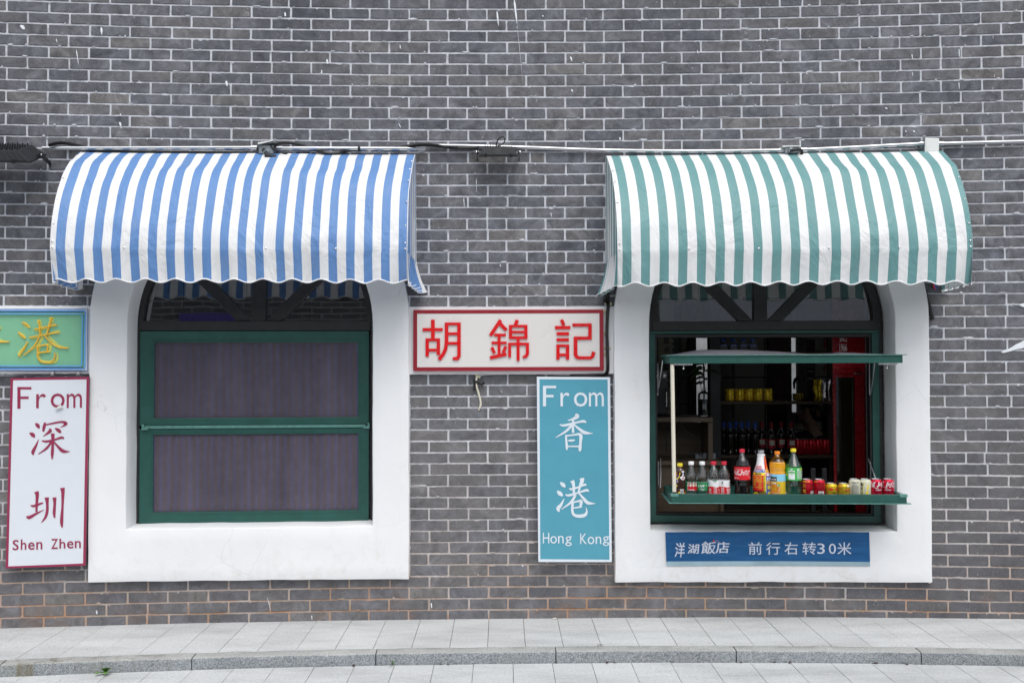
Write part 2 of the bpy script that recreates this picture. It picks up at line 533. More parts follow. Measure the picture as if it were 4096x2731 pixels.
def make_fabric(name, band):
    mt, nt, b, o = new_mat(name)
    v = coords(nt)
    at = node(nt, 'ShaderNodeAttribute', attribute_name='stripe')
    fr = math_node(nt, 'FRACT', at.outputs['Fac'])
    sel = math_node(nt, 'LESS_THAN', fr, 0.5)
    c = mix(nt, sel, (0.90, 0.91, 0.915), band)
    dirt = ramp(nt, noise_tex(nt, coords(nt, (1, 1, 0.4)), 5.0, 6.0, 0.65), [(0.55, 0.0), (0.85, 0.22)])
    c = mix(nt, dirt, c, (0.45, 0.45, 0.44))
    nt.links.new(c, b.inputs['Base Color'])
    b.inputs['Roughness'].default_value = 0.48
    b.inputs['Specular IOR Level'].default_value = 0.4
    n1 = bump(nt, noise_tex(nt, coords(nt, (1, 1, 0.6)), 5.0, 5.0, 0.55, 0.7), 0.75, 0.045, None)
    nrm = bump(nt, noise_tex(nt, v, 420.0, 2.0), 0.12, 0.001, b, n1)
    tr = node(nt, 'ShaderNodeBsdfTranslucent'); nt.links.new(c, tr.inputs['Color']); nt.links.new(nrm, tr.inputs['Normal'])
    ms = nt.nodes.new('ShaderNodeMixShader'); ms.inputs[0].default_value = 0.17
    nt.links.new(b.outputs[0], ms.inputs[1]); nt.links.new(tr.outputs[0], ms.inputs[2])
    nt.links.new(ms.outputs[0], o.inputs['Surface'])
    return mt
def make_glass(name, tint=(0.82, 0.87, 0.88), rough=0.015, ior=1.55, mirror=6.0):
    """thin clear pane: sees through, mirrors at a slant"""
    mt, nt, b, o = new_mat(name)
    nt.nodes.remove(b)
    tr = node(nt, 'ShaderNodeBsdfTransparent'); tr.inputs['Color'].default_value = (*tint, 1)
    gl = node(nt, 'ShaderNodeBsdfGlossy', Roughness=rough)
    fr = node(nt, 'ShaderNodeFresnel', IOR=ior)
    bp = node(nt, 'ShaderNodeBump', Strength=0.04, Distance=0.01)
    nt.links.new(noise_tex(nt, coords(nt), 2.5, 2.0), bp.inputs['Height'])
    nt.links.new(bp.outputs[0], gl.inputs['Normal'])
    k = math_node(nt, 'MULTIPLY', fr.outputs[0], mirror, clamp=True)
    ms = nt.nodes.new('ShaderNodeMixShader')
    nt.links.new(k, ms.inputs[0]); nt.links.new(tr.outputs[0], ms.inputs[1]); nt.links.new(gl.outputs[0], ms.inputs[2])
    nt.links.new(ms.outputs[0], o.inputs['Surface'])
    return mt
def make_screen():
    """insect mesh: fine dark threads, partly open"""
    mt, nt, b, o = new_mat('insect_mesh')
    v = coords(nt)
    w1 = node(nt, 'ShaderNodeTexWave', wave_type='BANDS', bands_direction='Z', Scale=34.0, Distortion=1.2, Detail=2.0)
    w2 = node(nt, 'ShaderNodeTexWave', wave_type='BANDS', bands_direction='X', Scale=7.0, Distortion=2.0, Detail=2.0)
    nt.links.new(v, w1.inputs['Vector']); nt.links.new(v, w2.inputs['Vector'])
    f = math_node(nt, 'MULTIPLY', w1.outputs['Fac'], w2.outputs['Fac'])
    nz = noise_tex(nt, coords(nt, (3.5, 1, 0.6)), 2.0, 4.0)
    c = ramp(nt, f, [(0.1, (0.132, 0.104, 0.122)), (0.5, (0.136, 0.112, 0.178)), (0.9, (0.095, 0.125, 0.32))])
    c = mix(nt, 1.0, c, ramp(nt, nz, [(0.3, 0.72), (0.7, 1.2)]), 'MULTIPLY')
    nt.links.new(c, b.inputs['Base Color'])
    b.inputs['Roughness'].default_value = 0.75
    tr = node(nt, 'ShaderNodeBsdfTransparent')
    ms = nt.nodes.new('ShaderNodeMixShader'); ms.inputs[0].default_value = 0.60
    nt.links.new(tr.outputs[0], ms.inputs[1]); nt.links.new(b.outputs[0], ms.inputs[2])
    nt.links.new(ms.outputs[0], o.inputs['Surface'])
    return mt
def make_liquid(name, col, dens_rough=0.03, trans=1.0, ior=1.33):
    mt, nt, b, o = new_mat(name)
    v = coords(nt)
    nt.links.new(ramp(nt, noise_tex(nt, v, 30.0, 3.0), [(0.3, tuple(c*0.93 for c in col)), (0.7, col)]), b.inputs['Base Color'])
    b.inputs['Roughness'].default_value = dens_rough
    b.inputs['Transmission Weight'].default_value = trans
    b.inputs['IOR'].default_value = ior
    b.inputs['Coat Weight'].default_value = 1.0; b.inputs['Coat IOR'].default_value = 1.7
    return mt
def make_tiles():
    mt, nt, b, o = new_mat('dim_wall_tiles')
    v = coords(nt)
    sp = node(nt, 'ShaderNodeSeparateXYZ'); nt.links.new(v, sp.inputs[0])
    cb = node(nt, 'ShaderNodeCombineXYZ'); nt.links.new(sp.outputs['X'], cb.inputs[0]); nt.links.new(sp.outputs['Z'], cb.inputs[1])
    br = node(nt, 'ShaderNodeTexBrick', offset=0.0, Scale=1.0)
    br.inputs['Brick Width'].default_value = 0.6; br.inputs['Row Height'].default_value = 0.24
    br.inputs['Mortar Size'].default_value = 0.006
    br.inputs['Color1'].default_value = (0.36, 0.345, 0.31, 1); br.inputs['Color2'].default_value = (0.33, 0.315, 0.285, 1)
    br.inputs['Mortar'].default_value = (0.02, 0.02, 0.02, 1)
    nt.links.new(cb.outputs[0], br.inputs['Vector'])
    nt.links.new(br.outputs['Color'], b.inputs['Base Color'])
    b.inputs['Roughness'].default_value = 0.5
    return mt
def make_wood(name, a, c2):
    mt, nt, b, o = new_mat(name)
    v = coords(nt, (1.0, 8.0, 14.0))
    f = noise_tex(nt, v, 3.0, 6.0, 0.6, 1.0)
    nt.links.new(ramp(nt, f, [(0.3, a), (0.7, c2)]), b.inputs['Base Color'])
    b.inputs['Roughness'].default_value = 0.55
    return mt
def make_galvanised():
    mt, nt, b, o = new_mat('galvanised_steel')
    v = coords(nt)
    vo = node(nt, 'ShaderNodeTexVoronoi', Scale=120.0); nt.links.new(v, vo.inputs['Vector'])
    nt.links.new(ramp(nt, vo.outputs['Distance'], [(0.0, (0.46, 0.48, 0.50)), (1.0, (0.60, 0.62, 0.65))]), b.inputs['Base Color'])
    b.inputs['Metallic'].default_value = 0.9
    nt.links.new(ramp(nt, noise_tex(nt, v, 9.0, 4.0), [(0.3, 0.22), (0.7, 0.38)]), b.inputs['Roughness'])
    return mt
def make_poster():
    mt, nt, b, o = new_mat('blue_poster_vinyl')
    v = coords(nt)
    f = noise_tex(nt, coords(nt, (0.35, 1, 3.0)), 14.0, 5.0, 0.65)
    nt.links.new(ramp(nt, f, [(0.32, (0.010, 0.078, 0.21)), (0.5, (0.014, 0.098, 0.26)), (0.75, (0.022, 0.120, 0.30))]), b.inputs['Base Color'])
    b.inputs['Roughness'].default_value = 0.55; b.inputs['Specular IOR Level'].default_value = 0.25
    bump(nt, f, 0.4, 0.004, b)
    return mt

M = {}
M['brick'] = make_brick(); M['mortar'] = make_mortar(); M['plaster'] = make_plaster()
M['slab'] = make_granite('pale_granite_slab', (0.46, 0.475, 0.48), (0.63, 0.645, 0.648), fine=200.0)
M['kerb_top'] = make_granite('lit_granite_kerb_top', (0.30, 0.31, 0.30), (0.50, 0.505, 0.49), stain=1.0, speck=0.4, fine=150.0)  # paler than the face: light from above put into the colour
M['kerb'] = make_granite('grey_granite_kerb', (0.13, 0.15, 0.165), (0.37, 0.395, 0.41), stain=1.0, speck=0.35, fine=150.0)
M['joint'] = plain('dark_joint_grit', (0.055, 0.053, 0.05), 0.95, vary=0.4, scale=40.0)
M['blue_fabric'] = make_fabric('blue_striped_canvas', (0.145, 0.30, 0.615))
M['green_fabric'] = make_fabric('green_striped_canvas', (0.168, 0.365, 0.372))
M['hem'] = plain('white_binding', (0.80, 0.81, 0.82), 0.55)
M['glass'] = make_glass('window_glass')
M['sash_glass'] = make_glass('sash_glass', mirror=1.6)
M['screen'] = make_screen()
M['dark_metal'] = plain('charcoal_window_paint', (0.022, 0.023, 0.024), 0.42, vary=0.2)
M['green_metal'] = plain('dark_green_paint', (0.018, 0.088, 0.072), 0.36, vary=0.12)
M['pale_green'] = plain('worn_green_edge', (0.10, 0.25, 0.22), 0.35, vary=0.25, scale=40.0)
M['steel'] = make_galvanised()
M['black_plastic'] = plain('black_plastic', (0.012, 0.012, 0.013), 0.45, vary=0.3)
M['lamp_body'] = plain('dark_grey_cast_metal', (0.012, 0.015, 0.018), 0.6, vary=0.3, bump_s=0.2)
M['lamp_glass'] = plain('floodlight_lens', (0.35, 0.36, 0.36), 0.15)
M['white_plastic'] = plain('white_plastic', (0.74, 0.76, 0.74), 0.4, vary=0.05)
M['grey_plastic'] = plain('grey_box_paint', (0.24, 0.27, 0.29), 0.42, vary=0.12)
M['sign_red'] = plain('sign_letter_red', (0.66, 0.008, 0.012), 0.3, vary=0.05)
M['sign_maroon'] = plain('sign_border_maroon', (0.27, 0.012, 0.024), 0.4, vary=0.08)
M['sign_cream'] = plain('sign_cream_panel', (0.71, 0.69, 0.67), 0.32, vary=0.02, scale=3)
M['sign_teal'] = plain('sign_teal_panel', (0.085, 0.335, 0.445), 0.38, vary=0.05, scale=5)
M['sign_pale'] = plain('sign_pale_letter', (0.70, 0.77, 0.83), 0.4, vary=0.02)
M['sign_white'] = plain('sign_white_sheet', (0.71, 0.75, 0.80), 0.42, vary=0.02, scale=4)
M['sign_crimson'] = plain('sign_crimson_letter', (0.30, 0.028, 0.082), 0.42, vary=0.05)
M['sign_side'] = plain('sign_side_aluminium', (0.10, 0.10, 0.105), 0.45, metal=0.4)
M['neon_green'] = plain('sign_green_panel', (0.21, 0.50, 0.31), 0.4, vary=0.06, scale=6)
M['neon_pad'] = plain('sign_yellow_green_paint', (0.58, 0.62, 0.15), 0.45, vary=0.05)
M['neon_yellow'] = plain('yellow_tube', (0.84, 0.46, 0.03), 0.35, vary=0.05)
M['neon_blue'] = plain('light_blue_tube', (0.14, 0.42, 0.84), 0.35, vary=0.04)
M['neon_dark_blue'] = plain('dark_blue_line', (0.03, 0.07, 0.33), 0.4)
M['poster'] = make_poster()
M['poster_foot'] = plain('poster_pale_strip', (0.32, 0.47, 0.54), 0.45, vary=0.16, scale=4)
M['poster_ink'] = plain('poster_white_ink', (0.62, 0.67, 0.78), 0.45, vary=0.03)
M['cream'] = plain('cream_painted_stick', (0.72, 0.68, 0.56), 0.5, vary=0.05)
M['tape'] = plain('old_white_tape', (0.52, 0.51, 0.50), 0.6, vary=0.15)
M['glue'] = plain('yellowed_foam', (0.55, 0.51, 0.31), 0.8, vary=0.3, bump_s=0.5)
M['leaf'] = plain('weed_leaf', (0.12, 0.27, 0.045), 0.5, vary=0.35, scale=60)
M['paint_white'] = plain('white_wall_paint', (0.78, 0.82, 0.86), 0.6, vary=0.06)
# drinks
M['water'] = make_liquid('clear_water_bottle', (0.97, 0.985, 0.99), 0.02, 1.0, 1.36)
M['cola'] = plain('dark_cola', (0.005, 0.003, 0.003), 0.10, vary=0.2, coat=0.2)
M['clear_plastic'] = make_glass('clear_bottle_plastic', (0.90, 0.92, 0.94), 0.03, 1.5, 1.9)
M['tea'] = plain('dark_tea', (0.045, 0.013, 0.007), 0.1, vary=0.3, coat=1.0)
M['orange_juice'] = plain('orange_juice', (0.80, 0.36, 0.006), 0.12, vary=0.08, coat=1.0)
M['green_bottle'] = make_liquid('green_soda_bottle', (0.36, 0.82, 0.62), 0.03, 1.0, 1.38)
def ink(name, col, rough=0.35): return plain('print_' + name, col, rough, vary=0.04, scale=50)
INK = dict(red=ink('red', (0.70, 0.010, 0.022)), white=ink('white', (0.86, 0.87, 0.88)), yellow=ink('yellow', (0.86, 0.68, 0.03)),
           blue=ink('blue', (0.035, 0.11, 0.50)), green=ink('green', (0.02, 0.24, 0.085)), leafgreen=ink('bright_green', (0.06, 0.44, 0.09)),
           black=ink('black', (0.012, 0.011, 0.012)), orange=ink('orange', (0.85, 0.25, 0.02)), skyblue=ink('sky_blue', (0.25, 0.62, 0.84)),
           maroon=ink('maroon', (0.30, 0.008, 0.012)), skin=ink('skin', (0.62, 0.38, 0.27)), gold=ink('gold', (0.78, 0.52, 0.03)),
           cream=ink('cream', (0.74, 0.72, 0.58)), grey=ink('grey', (0.16, 0.16, 0.16)), rose=ink('rose', (0.60, 0.02, 0.05)),
           purple=ink('purple', (0.09, 0.06, 0.35)), redorange=ink('red_orange', (0.75, 0.09, 0.01)), olive=ink('olive', (0.30, 0.22, 0.02)),
           lemon=ink('lemon', (0.86, 0.72, 0.06)), charcoal=ink('charcoal', (0.05, 0.05, 0.05)))
def can_metal(name, col):
    return plain(name, col, 0.28, metal=0.55, vary=0.06, scale=30)
M['can_red'] = can_metal('red_can_metal', (0.62, 0.012, 0.03)); M['can_rose'] = can_metal('bright_red_can_metal', (0.68, 0.014, 0.055))
M['can_gold'] = can_metal('gold_can_metal', (0.86, 0.60, 0.03)); M['can_cream'] = plain('cream_can_paint', (0.74, 0.73, 0.58), 0.35, vary=0.03)
M['aluminium'] = plain('bare_aluminium', (0.74, 0.75, 0.76), 0.25, metal=1.0, vary=0.04)
# inside
M['tiles'] = make_tiles()
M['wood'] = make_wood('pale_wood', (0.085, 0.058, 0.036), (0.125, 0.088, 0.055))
M['dark_wood'] = make_wood('dark_red_wood', (0.035, 0.014, 0.011), (0.06, 0.026, 0.018))
M['marble'] = plain('white_marble', (0.42, 0.44, 0.46), 0.3, vary=0.12, scale=5)
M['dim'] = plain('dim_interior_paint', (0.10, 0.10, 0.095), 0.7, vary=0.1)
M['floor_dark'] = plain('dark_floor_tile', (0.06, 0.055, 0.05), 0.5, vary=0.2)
M['paper'] = plain('old_scroll_paper', (0.42, 0.39, 0.31), 0.8, vary=0.06)
M['fridge_red'] = plain('glossy_red_panel', (0.24, 0.006, 0.011), 0.25, vary=0.05)
M['hair'] = plain('black_hair', (0.010, 0.008, 0.008), 0.45, vary=0.4, scale=90)
M['skin'] = plain('skin', (0.30, 0.175, 0.12), 0.5, vary=0.06, scale=20)
M['black_cloth'] = plain('black_cotton', (0.010, 0.010, 0.012), 0.85, vary=0.3)
M['foil'] = plain('crumpled_foil', (0.70, 0.66, 0.68), 0.2, metal=1.0, vary=0.2, scale=30, bump_s=1.0, bump_scale=40)
M['dark_glass'] = plain('dark_bottle_glass', (0.012, 0.010, 0.006), 0.08, vary=0.2, coat=1.0)
M['added_curtain'] = plain('added_curtain_cloth', (0.34, 0.30, 0.34), 0.9, vary=0.2)

# ================================================================ BUILDING
building = thing('brick_building', 'dark grey brick building front with two white plaster window surrounds and a dim shop inside', 'building')
COURSE, MODULE, TOP0 = 0.069, 0.24302, 3.7826
# window surrounds: outer and inner outlines (half width, bottom, spring height of the round arch)
SURR = [dict(c=-1.535, ol=-2.4935, orr=-0.5745, ob0=0.268, ob1=0.256, osp=1.84, il=-2.273, ir=-0.797, ib=0.581, isp=1.815),
        dict(c=1.640, ol=0.688, orr=2.598, ob0=0.230, ob1=0.242, osp=1.83, il=0.904, ir=2.394, ib=0.547, isp=1.815)]
def wall_gaps(z0, z1):
    """stretches of wall hidden or opened by the surrounds at this height"""
    g = []
    for S in SURR:
        c, half = (S['ol']+S['orr'])/2, (S['orr']-S['ol'])/2 - 0.07
        if z0 < S['ob0'] + 0.035 or z1 < S['ob0'] + 0.035: continue
        if z1 <= S['osp']: g.append((c-half, c+half))
        else:
            h = half*half - (z1 - S['osp'])**2
            if h > 0: g.append((c-math.sqrt(h), c+math.sqrt(h)))
    return g
def subtract(a, b, gaps):
    out = [(a, b)]
    for g0, g1 in gaps:
        nxt = []
        for x0, x1 in out:
            if g1 <= x0 or g0 >= x1: nxt.append((x0, x1)); continue
            if g0 - x0 > 0.02: nxt.append((x0, g0))
            if x1 - g1 > 0.02: nxt.append((g1, x1))
        out = nxt
    return out
SPAN = 4.4
def course_wave(s, n):
    """slight unevenness of a bed joint"""
    return 0.0022*noise.noise(Vector((s*0.9, n*3.7, 0.0))) + 0.0016*noise.noise(Vector((s*4.0, n*5.1, 9.0)))
wall = MB(); wall.attr['tint'] = []
rng = random.Random(11)
def add_brick(x0, x1, n, tint):
    top = lambda s: TOP0 - n*COURSE + course_wave(s, n)
    bot = lambda s: TOP0 - (n+1)*COURSE + course_wave(s, n+1)
    jt, jb = 0.0048 + rng.uniform(-.0010, .0010), 0.0048 + rng.uniform(-.0010, .0010)
    L = x1 - x0
    k = max(3, int(L/0.012))
    ph = rng.uniform(0, 100)
    wob = lambda t, q: 0.0017*noise.noise(Vector((t*45 + ph, q, ph))) + 0.0009*noise.noise(Vector((t*130 + ph, q, ph)))
    pts = []
    cr = 0.0035
    for i in range(k+1):
        s = x0 + L*i/k
        e = cr if i in (0, k) else 0.0
        ss = s + (cr if i == 0 else -cr if i == k else 0)
        pts.append((ss, bot(s) + jb + wob(s, 1)))
    for i in range(1, 4):
        z = bot(x1)+jb + (top(x1)-jt-bot(x1)-jb)*(0.08 + 0.84*(i-1)/2)
        pts.append((x1 + wob(z, 2), z))
    for i in range(k, -1, -1):
        s = x0 + L*i/k
        ss = s + (cr if i == 0 else -cr if i == k else 0)
        pts.append((ss, top(s) - jt + wob(s, 3)))
    for i in range(3, 0, -1):
        z = bot(x0)+jb + (top(x0)-jt-bot(x0)-jb)*(0.08 + 0.84*(i-1)/2)
        pts.append((x0 + wob(z, 4), z))
    d = 0.0025 + rng.uniform(-0.0012, 0.0022)
    cx = sum(p[0] for p in pts)/len(pts); cz = sum(p[1] for p in pts)/len(pts)
    m = len(pts)
    inner = [(p[0] + (cx-p[0])*min(1, 0.0024/max(abs(cx-p[0]), 1e-4)), p[1] + (cz-p[1])*min(1, 0.0024/max(abs(cz-p[1]), 1e-4))) for p in pts]
    vs = [(x, -d, z) for x, z in inner] + [(x, -d+0.0018, z) for x, z in pts] + [(x, 0.012, z) for x, z in pts]
    fs = [tuple(range(m))]
    for i in range(m):
        j = (i+1) % m
        fs += [(m+i, m+j, j, i), (2*m+i, 2*m+j, m+j, m+i)]
    wall.cur = 0
    wall.add(vs, fs)
    wall.attr['tint'] += [tint]*len(vs)
for n in range(-15, 56):
    z1, z0 = TOP0 - n*COURSE, TOP0 - (n+1)*COURSE
    gaps = wall_gaps(z0, z1)
    phase = -0.82035 + (0.0 if n % 2 == 0 else MODULE*0.5)
    i = math.floor((-SPAN - phase)/MODULE)
    xs = []
    while phase + i*MODULE < SPAN:
        xs.append(phase + i*MODULE + rng.uniform(-0.0045, 0.0045)); i += 1
    for a, b in zip(xs[:-1], xs[1:]):
        halves = [(a, b)]
        if rng.random() < 0.02: mid = (a+b)/2 + rng.uniform(-.03, .03); halves = [(a, mid), (mid, b)]
        for p, q in halves:
            for x0, x1 in subtract(p, q, gaps):
                jl = 0.0056 + rng.uniform(-.0008, .001)
                if x1 - x0 < 0.03: continue
                if z0 < -0.03: continue
                add_brick(x0 + jl, x1 - jl, n, min(1, max(0, rng.gauss(0.5, 0.22))))
    # the mortar bed behind this course
    for x0, x1 in subtract(-SPAN, SPAN, gaps):
        k = max(2, int((x1-x0)/0.15)+1)
        vs = []
        for r, z in ((0, z0), (1, z1)):
            nn = n+1 if r == 0 else n
            for j in range(k):
                s = x0 + (x1-x0)*j/(k-1)
                vs.append((s, 0.0006 + 0.0011*noise.noise(Vector((s*5, nn*2.0, 3))), z))
        wall.cur = 1
        wall.add(vs, [(j, j+1, k+j+1, k+j) for j in range(k-1)])
        wall.attr['tint'] += [0.5]*len(vs)
# smears of mortar squeezed over brick edges
for _ in range(1500):
    s, n = rng.uniform(-3.6, 3.6), rng.randint(-3, 54)
    z = TOP0 - n*COURSE
    if any(a-0.03 < s < b+0.03 for a, b in wall_gaps(z-0.03, z+0.03)): continue
    w, h = rng.uniform(0.004, 0.010)*(3.2 if rng.random() < .22 else 1), rng.uniform(0.003, 0.0085)
    side = rng.choice((-1, 1))
    cz = z + side*0.005
    k = 9
    pts = [(s + w*math.cos(2*math.pi*i/k)*rng.uniform(.6, 1.1), cz + h*math.sin(2*math.pi*i/k)*rng.uniform(.5, 1.1)) for i in range(k)]
    wall.cur = 1
    vs = [(x, -0.0042, zz) for x, zz in pts] + [(s + (x-s)*1.15, -0.0005, cz + (zz-cz)*1.15) for x, zz in pts]
    wall.add(vs, [tuple(range(k))] + [(k+i, k+(i+1) % k, (i+1) % k, i) for i in range(k)])
    wall.attr['tint'] += [0.5]*len(vs)
# runs and flecks of white paint
DRIPS = [(1988,45,1994,104,6),(2057,0,2068,96,7),(2068,96,2093,345,1.0),(2282,227,2288,245,7),(2287,358,2290,368,7),(2171,62,2173,68,6),(1594,494,1604,512,4),(2479,550,2481,562,6),
 (86,101,95,119,16),(405,110,407,140,8),(305,200,314,259,3.4),(225,156,228,170,3.4),(1140,50,1141,67,7),(1308,238,1310,257,8),(1286,280,1288,296,5),(905,324,908,345,8),(481,455,482,464,5),(479,488,483,506,8),
 (3648,217,3650,238,3.4),(3836,196,3838,229,3.4),(3836,330,3837,357,3.4),(3544,431,3547,437,9),(2790,200,2791,216,3),(3650,290,3651,305,3),(3655,522,3658,530,8),(3622,522,3626,530,5),(1600,180,1602,196,4),
 (2203,850,2207,868,3),(1905,715,1907,770,2.4),(1855,790,1857,830,3),(2000,1058,2002,1066,4),(600,2265,604,2310,4),(385,2440,388,2456,5),(1070,2390,1082,2440,2),(1246,2460,1248,2478,3),(1725,2410,1727,2432,5),(2090,2258,2091,2266,5)]
for x0, y0, x1, y1, w in DRIPS:
    k = 7; L, Q = [], []
    for j in range(k):
        t = j/(k-1)
        ww = w*0.5*(0.55 + 0.45*math.sin(math.pi*min(1, t*0.8 + 0.25)))*rng.uniform(.75, 1.15)*(0.4 if j in (0, k-1) else 1)
        x, y = x0 + (x1-x0)*t, y0 + (y1-y0)*t
        L.append(on_wall((x-ww)/1.7415, y/1.7415, 0.006)); Q.append(on_wall((x+ww)/1.7415, y/1.7415, 0.006))
    vs = [(s, -0.0062, z) for s, z in L] + [(s, -0.0062, z) for s, z in Q] + [(s, -0.002, z) for s, z in L] + [(s, -0.002, z) for s, z in Q]
    fs = []
    for j in range(k-1): fs += [(j, j+1, k+j+1, k+j), (j+1, j, 2*k+j, 2*k+j+1), (k+j, k+j+1, 3*k+j+1, 3*k+j)]
    wall.cur = 2
    wall.add(vs, fs); wall.attr['tint'] += [0.5]*len(vs)
# ragged filler round the plaster surrounds; brown gap lines below, with shade painted in
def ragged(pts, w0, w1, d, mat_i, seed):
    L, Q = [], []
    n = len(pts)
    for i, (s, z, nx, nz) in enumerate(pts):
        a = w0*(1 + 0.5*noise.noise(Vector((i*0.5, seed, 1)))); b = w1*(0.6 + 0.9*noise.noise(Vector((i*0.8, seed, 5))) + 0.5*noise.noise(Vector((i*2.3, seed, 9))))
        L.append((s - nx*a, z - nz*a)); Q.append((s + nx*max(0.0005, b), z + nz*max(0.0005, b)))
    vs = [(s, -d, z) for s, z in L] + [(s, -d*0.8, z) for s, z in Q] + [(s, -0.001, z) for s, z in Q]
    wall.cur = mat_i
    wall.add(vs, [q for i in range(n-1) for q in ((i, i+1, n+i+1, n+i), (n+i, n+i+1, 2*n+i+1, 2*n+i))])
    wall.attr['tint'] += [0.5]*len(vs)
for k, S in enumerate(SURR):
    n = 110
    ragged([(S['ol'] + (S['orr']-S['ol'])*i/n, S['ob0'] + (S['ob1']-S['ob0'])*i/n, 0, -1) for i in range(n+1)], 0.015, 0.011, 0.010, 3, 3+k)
    for x, sg in ((S['ol'], -1), (S['orr'], 1)):
        ragged([(x, S['ob0'] + (S['osp']-S['ob0'])*i/n, sg, 0) for i in range(n+1)], 0.012, 0.007, 0.011, 1, 20+k*3+sg)
bw = wall.build('brick_wall', [M['brick'], M['mortar'], M['paint_white'], plain('brown_gap_shade', (0.16, 0.105, 0.06), 0.9, vary=0.5, scale=30)], building, bend=True)
wb = MB()    # returns and top closing the wall, far outside the frame
ztop = TOP0 + 15*COURSE
for s in (-SPAN, SPAN):
    wb = MB(); wb.box(s-0.02, s+0.02, 0.0, 0.25, -0.1, ztop); wb.build('wall_return', M['mortar'], building, bend=True)

# ---------------------------------------------------------------- white plaster surrounds
def outline(l, r, b0, b1, sp, rad_corner, na=40, nl=26, nb=30):
    c, h = (l+r)/2, (r-l)/2
    pts = []
    for i in range(nl): pts.append((l, b0 + (sp-b0)*i/nl))
    for i in range(na+1):
        a = math.pi - math.pi*i/na
        pts.append((c + h*math.cos(a), sp + h*math.sin(a)))
    for i in range(1, nl+1): pts.append((r, sp + (b1-sp)*i/nl))
    for i in range(1, nb): pts.append((r + (l-r)*i/nb, b1 + (b0-b1)*i/nb))
    return pts
for w, S in enumerate(SURR):
    O = outline(S['ol'], S['orr'], S['ob0'], S['ob1'], S['osp'], 0.02)
    I = outline(S['il'], S['ir'], S['ib'], S['ib'] + 0.0, S['isp'], 0.0)
    n = len(O)
    co = ((S['ol']+S['orr'])/2, 1.2); ci = ((S['il']+S['ir'])/2, 1.2)
    def inset(P, amt, c):
        q = []
        for i in range(n):
            a, b = P[i-1], P[(i+1) % n]
            dx, dz = b[0]-a[0], b[1]-a[1]; l = math.hypot(dx, dz) or 1
            nx, nz = dz/l, -dx/l      # outline runs clockwise: this points inward
            q.append((P[i][0] + nx*amt, P[i][1] + nz*amt))
        return q
    def jit(P, amp, seed):
        return [(x + amp*noise.noise(Vector((x*6, z*6, seed))), z + amp*noise.noise(Vector((x*6, z*6, seed+5)))) for x, z in P]
    O = jit(O, 0.0035, 1+w); I = jit(I, 0.0035, 20+w)
    rings = [(O, 0.008), (inset(O, 0.0, co), -0.042), (inset(O, 0.002, co), -0.0490), (inset(O, 0.005, co), -0.050)]
    for t in (0.25, 0.5, 0.75):
        A, B = inset(O, 0.005, co), inset(I, -0.006, ci)
        rings.append(([(a[0]+(b[0]-a[0])*t, a[1]+(b[1]-a[1])*t) for a, b in zip(A, B)], -0.050 - 0.0015*math.sin(t*9+w)))
    rings += [(inset(I, -0.006, ci), -0.050), (inset(I, -0.002, ci), -0.0485), (I, -0.045), (inset(I, 0.004, ci), 0.05), (inset(I, 0.008, ci), 0.165)]
    mb = MB()
    vs = []
    for P, y in rings: vs += [(x, y, z) for x, z in P]
    fs = []
    for k in range(len(rings)-1):
        for i in range(n):
            j = (i+1) % n
            fs.append((k*n+i, k*n+j, (k+1)*n+j, (k+1)*n+i))
    mb.add(vs, fs)
    o = mb.build('window_surround', M['plaster'], building, bend=True, smooth=50)
    bm = bmesh.new(); bm.from_mesh(o.data); bmesh.ops.recalc_face_normals(bm, faces=bm.faces); bm.to_mesh(o.data); bm.free()
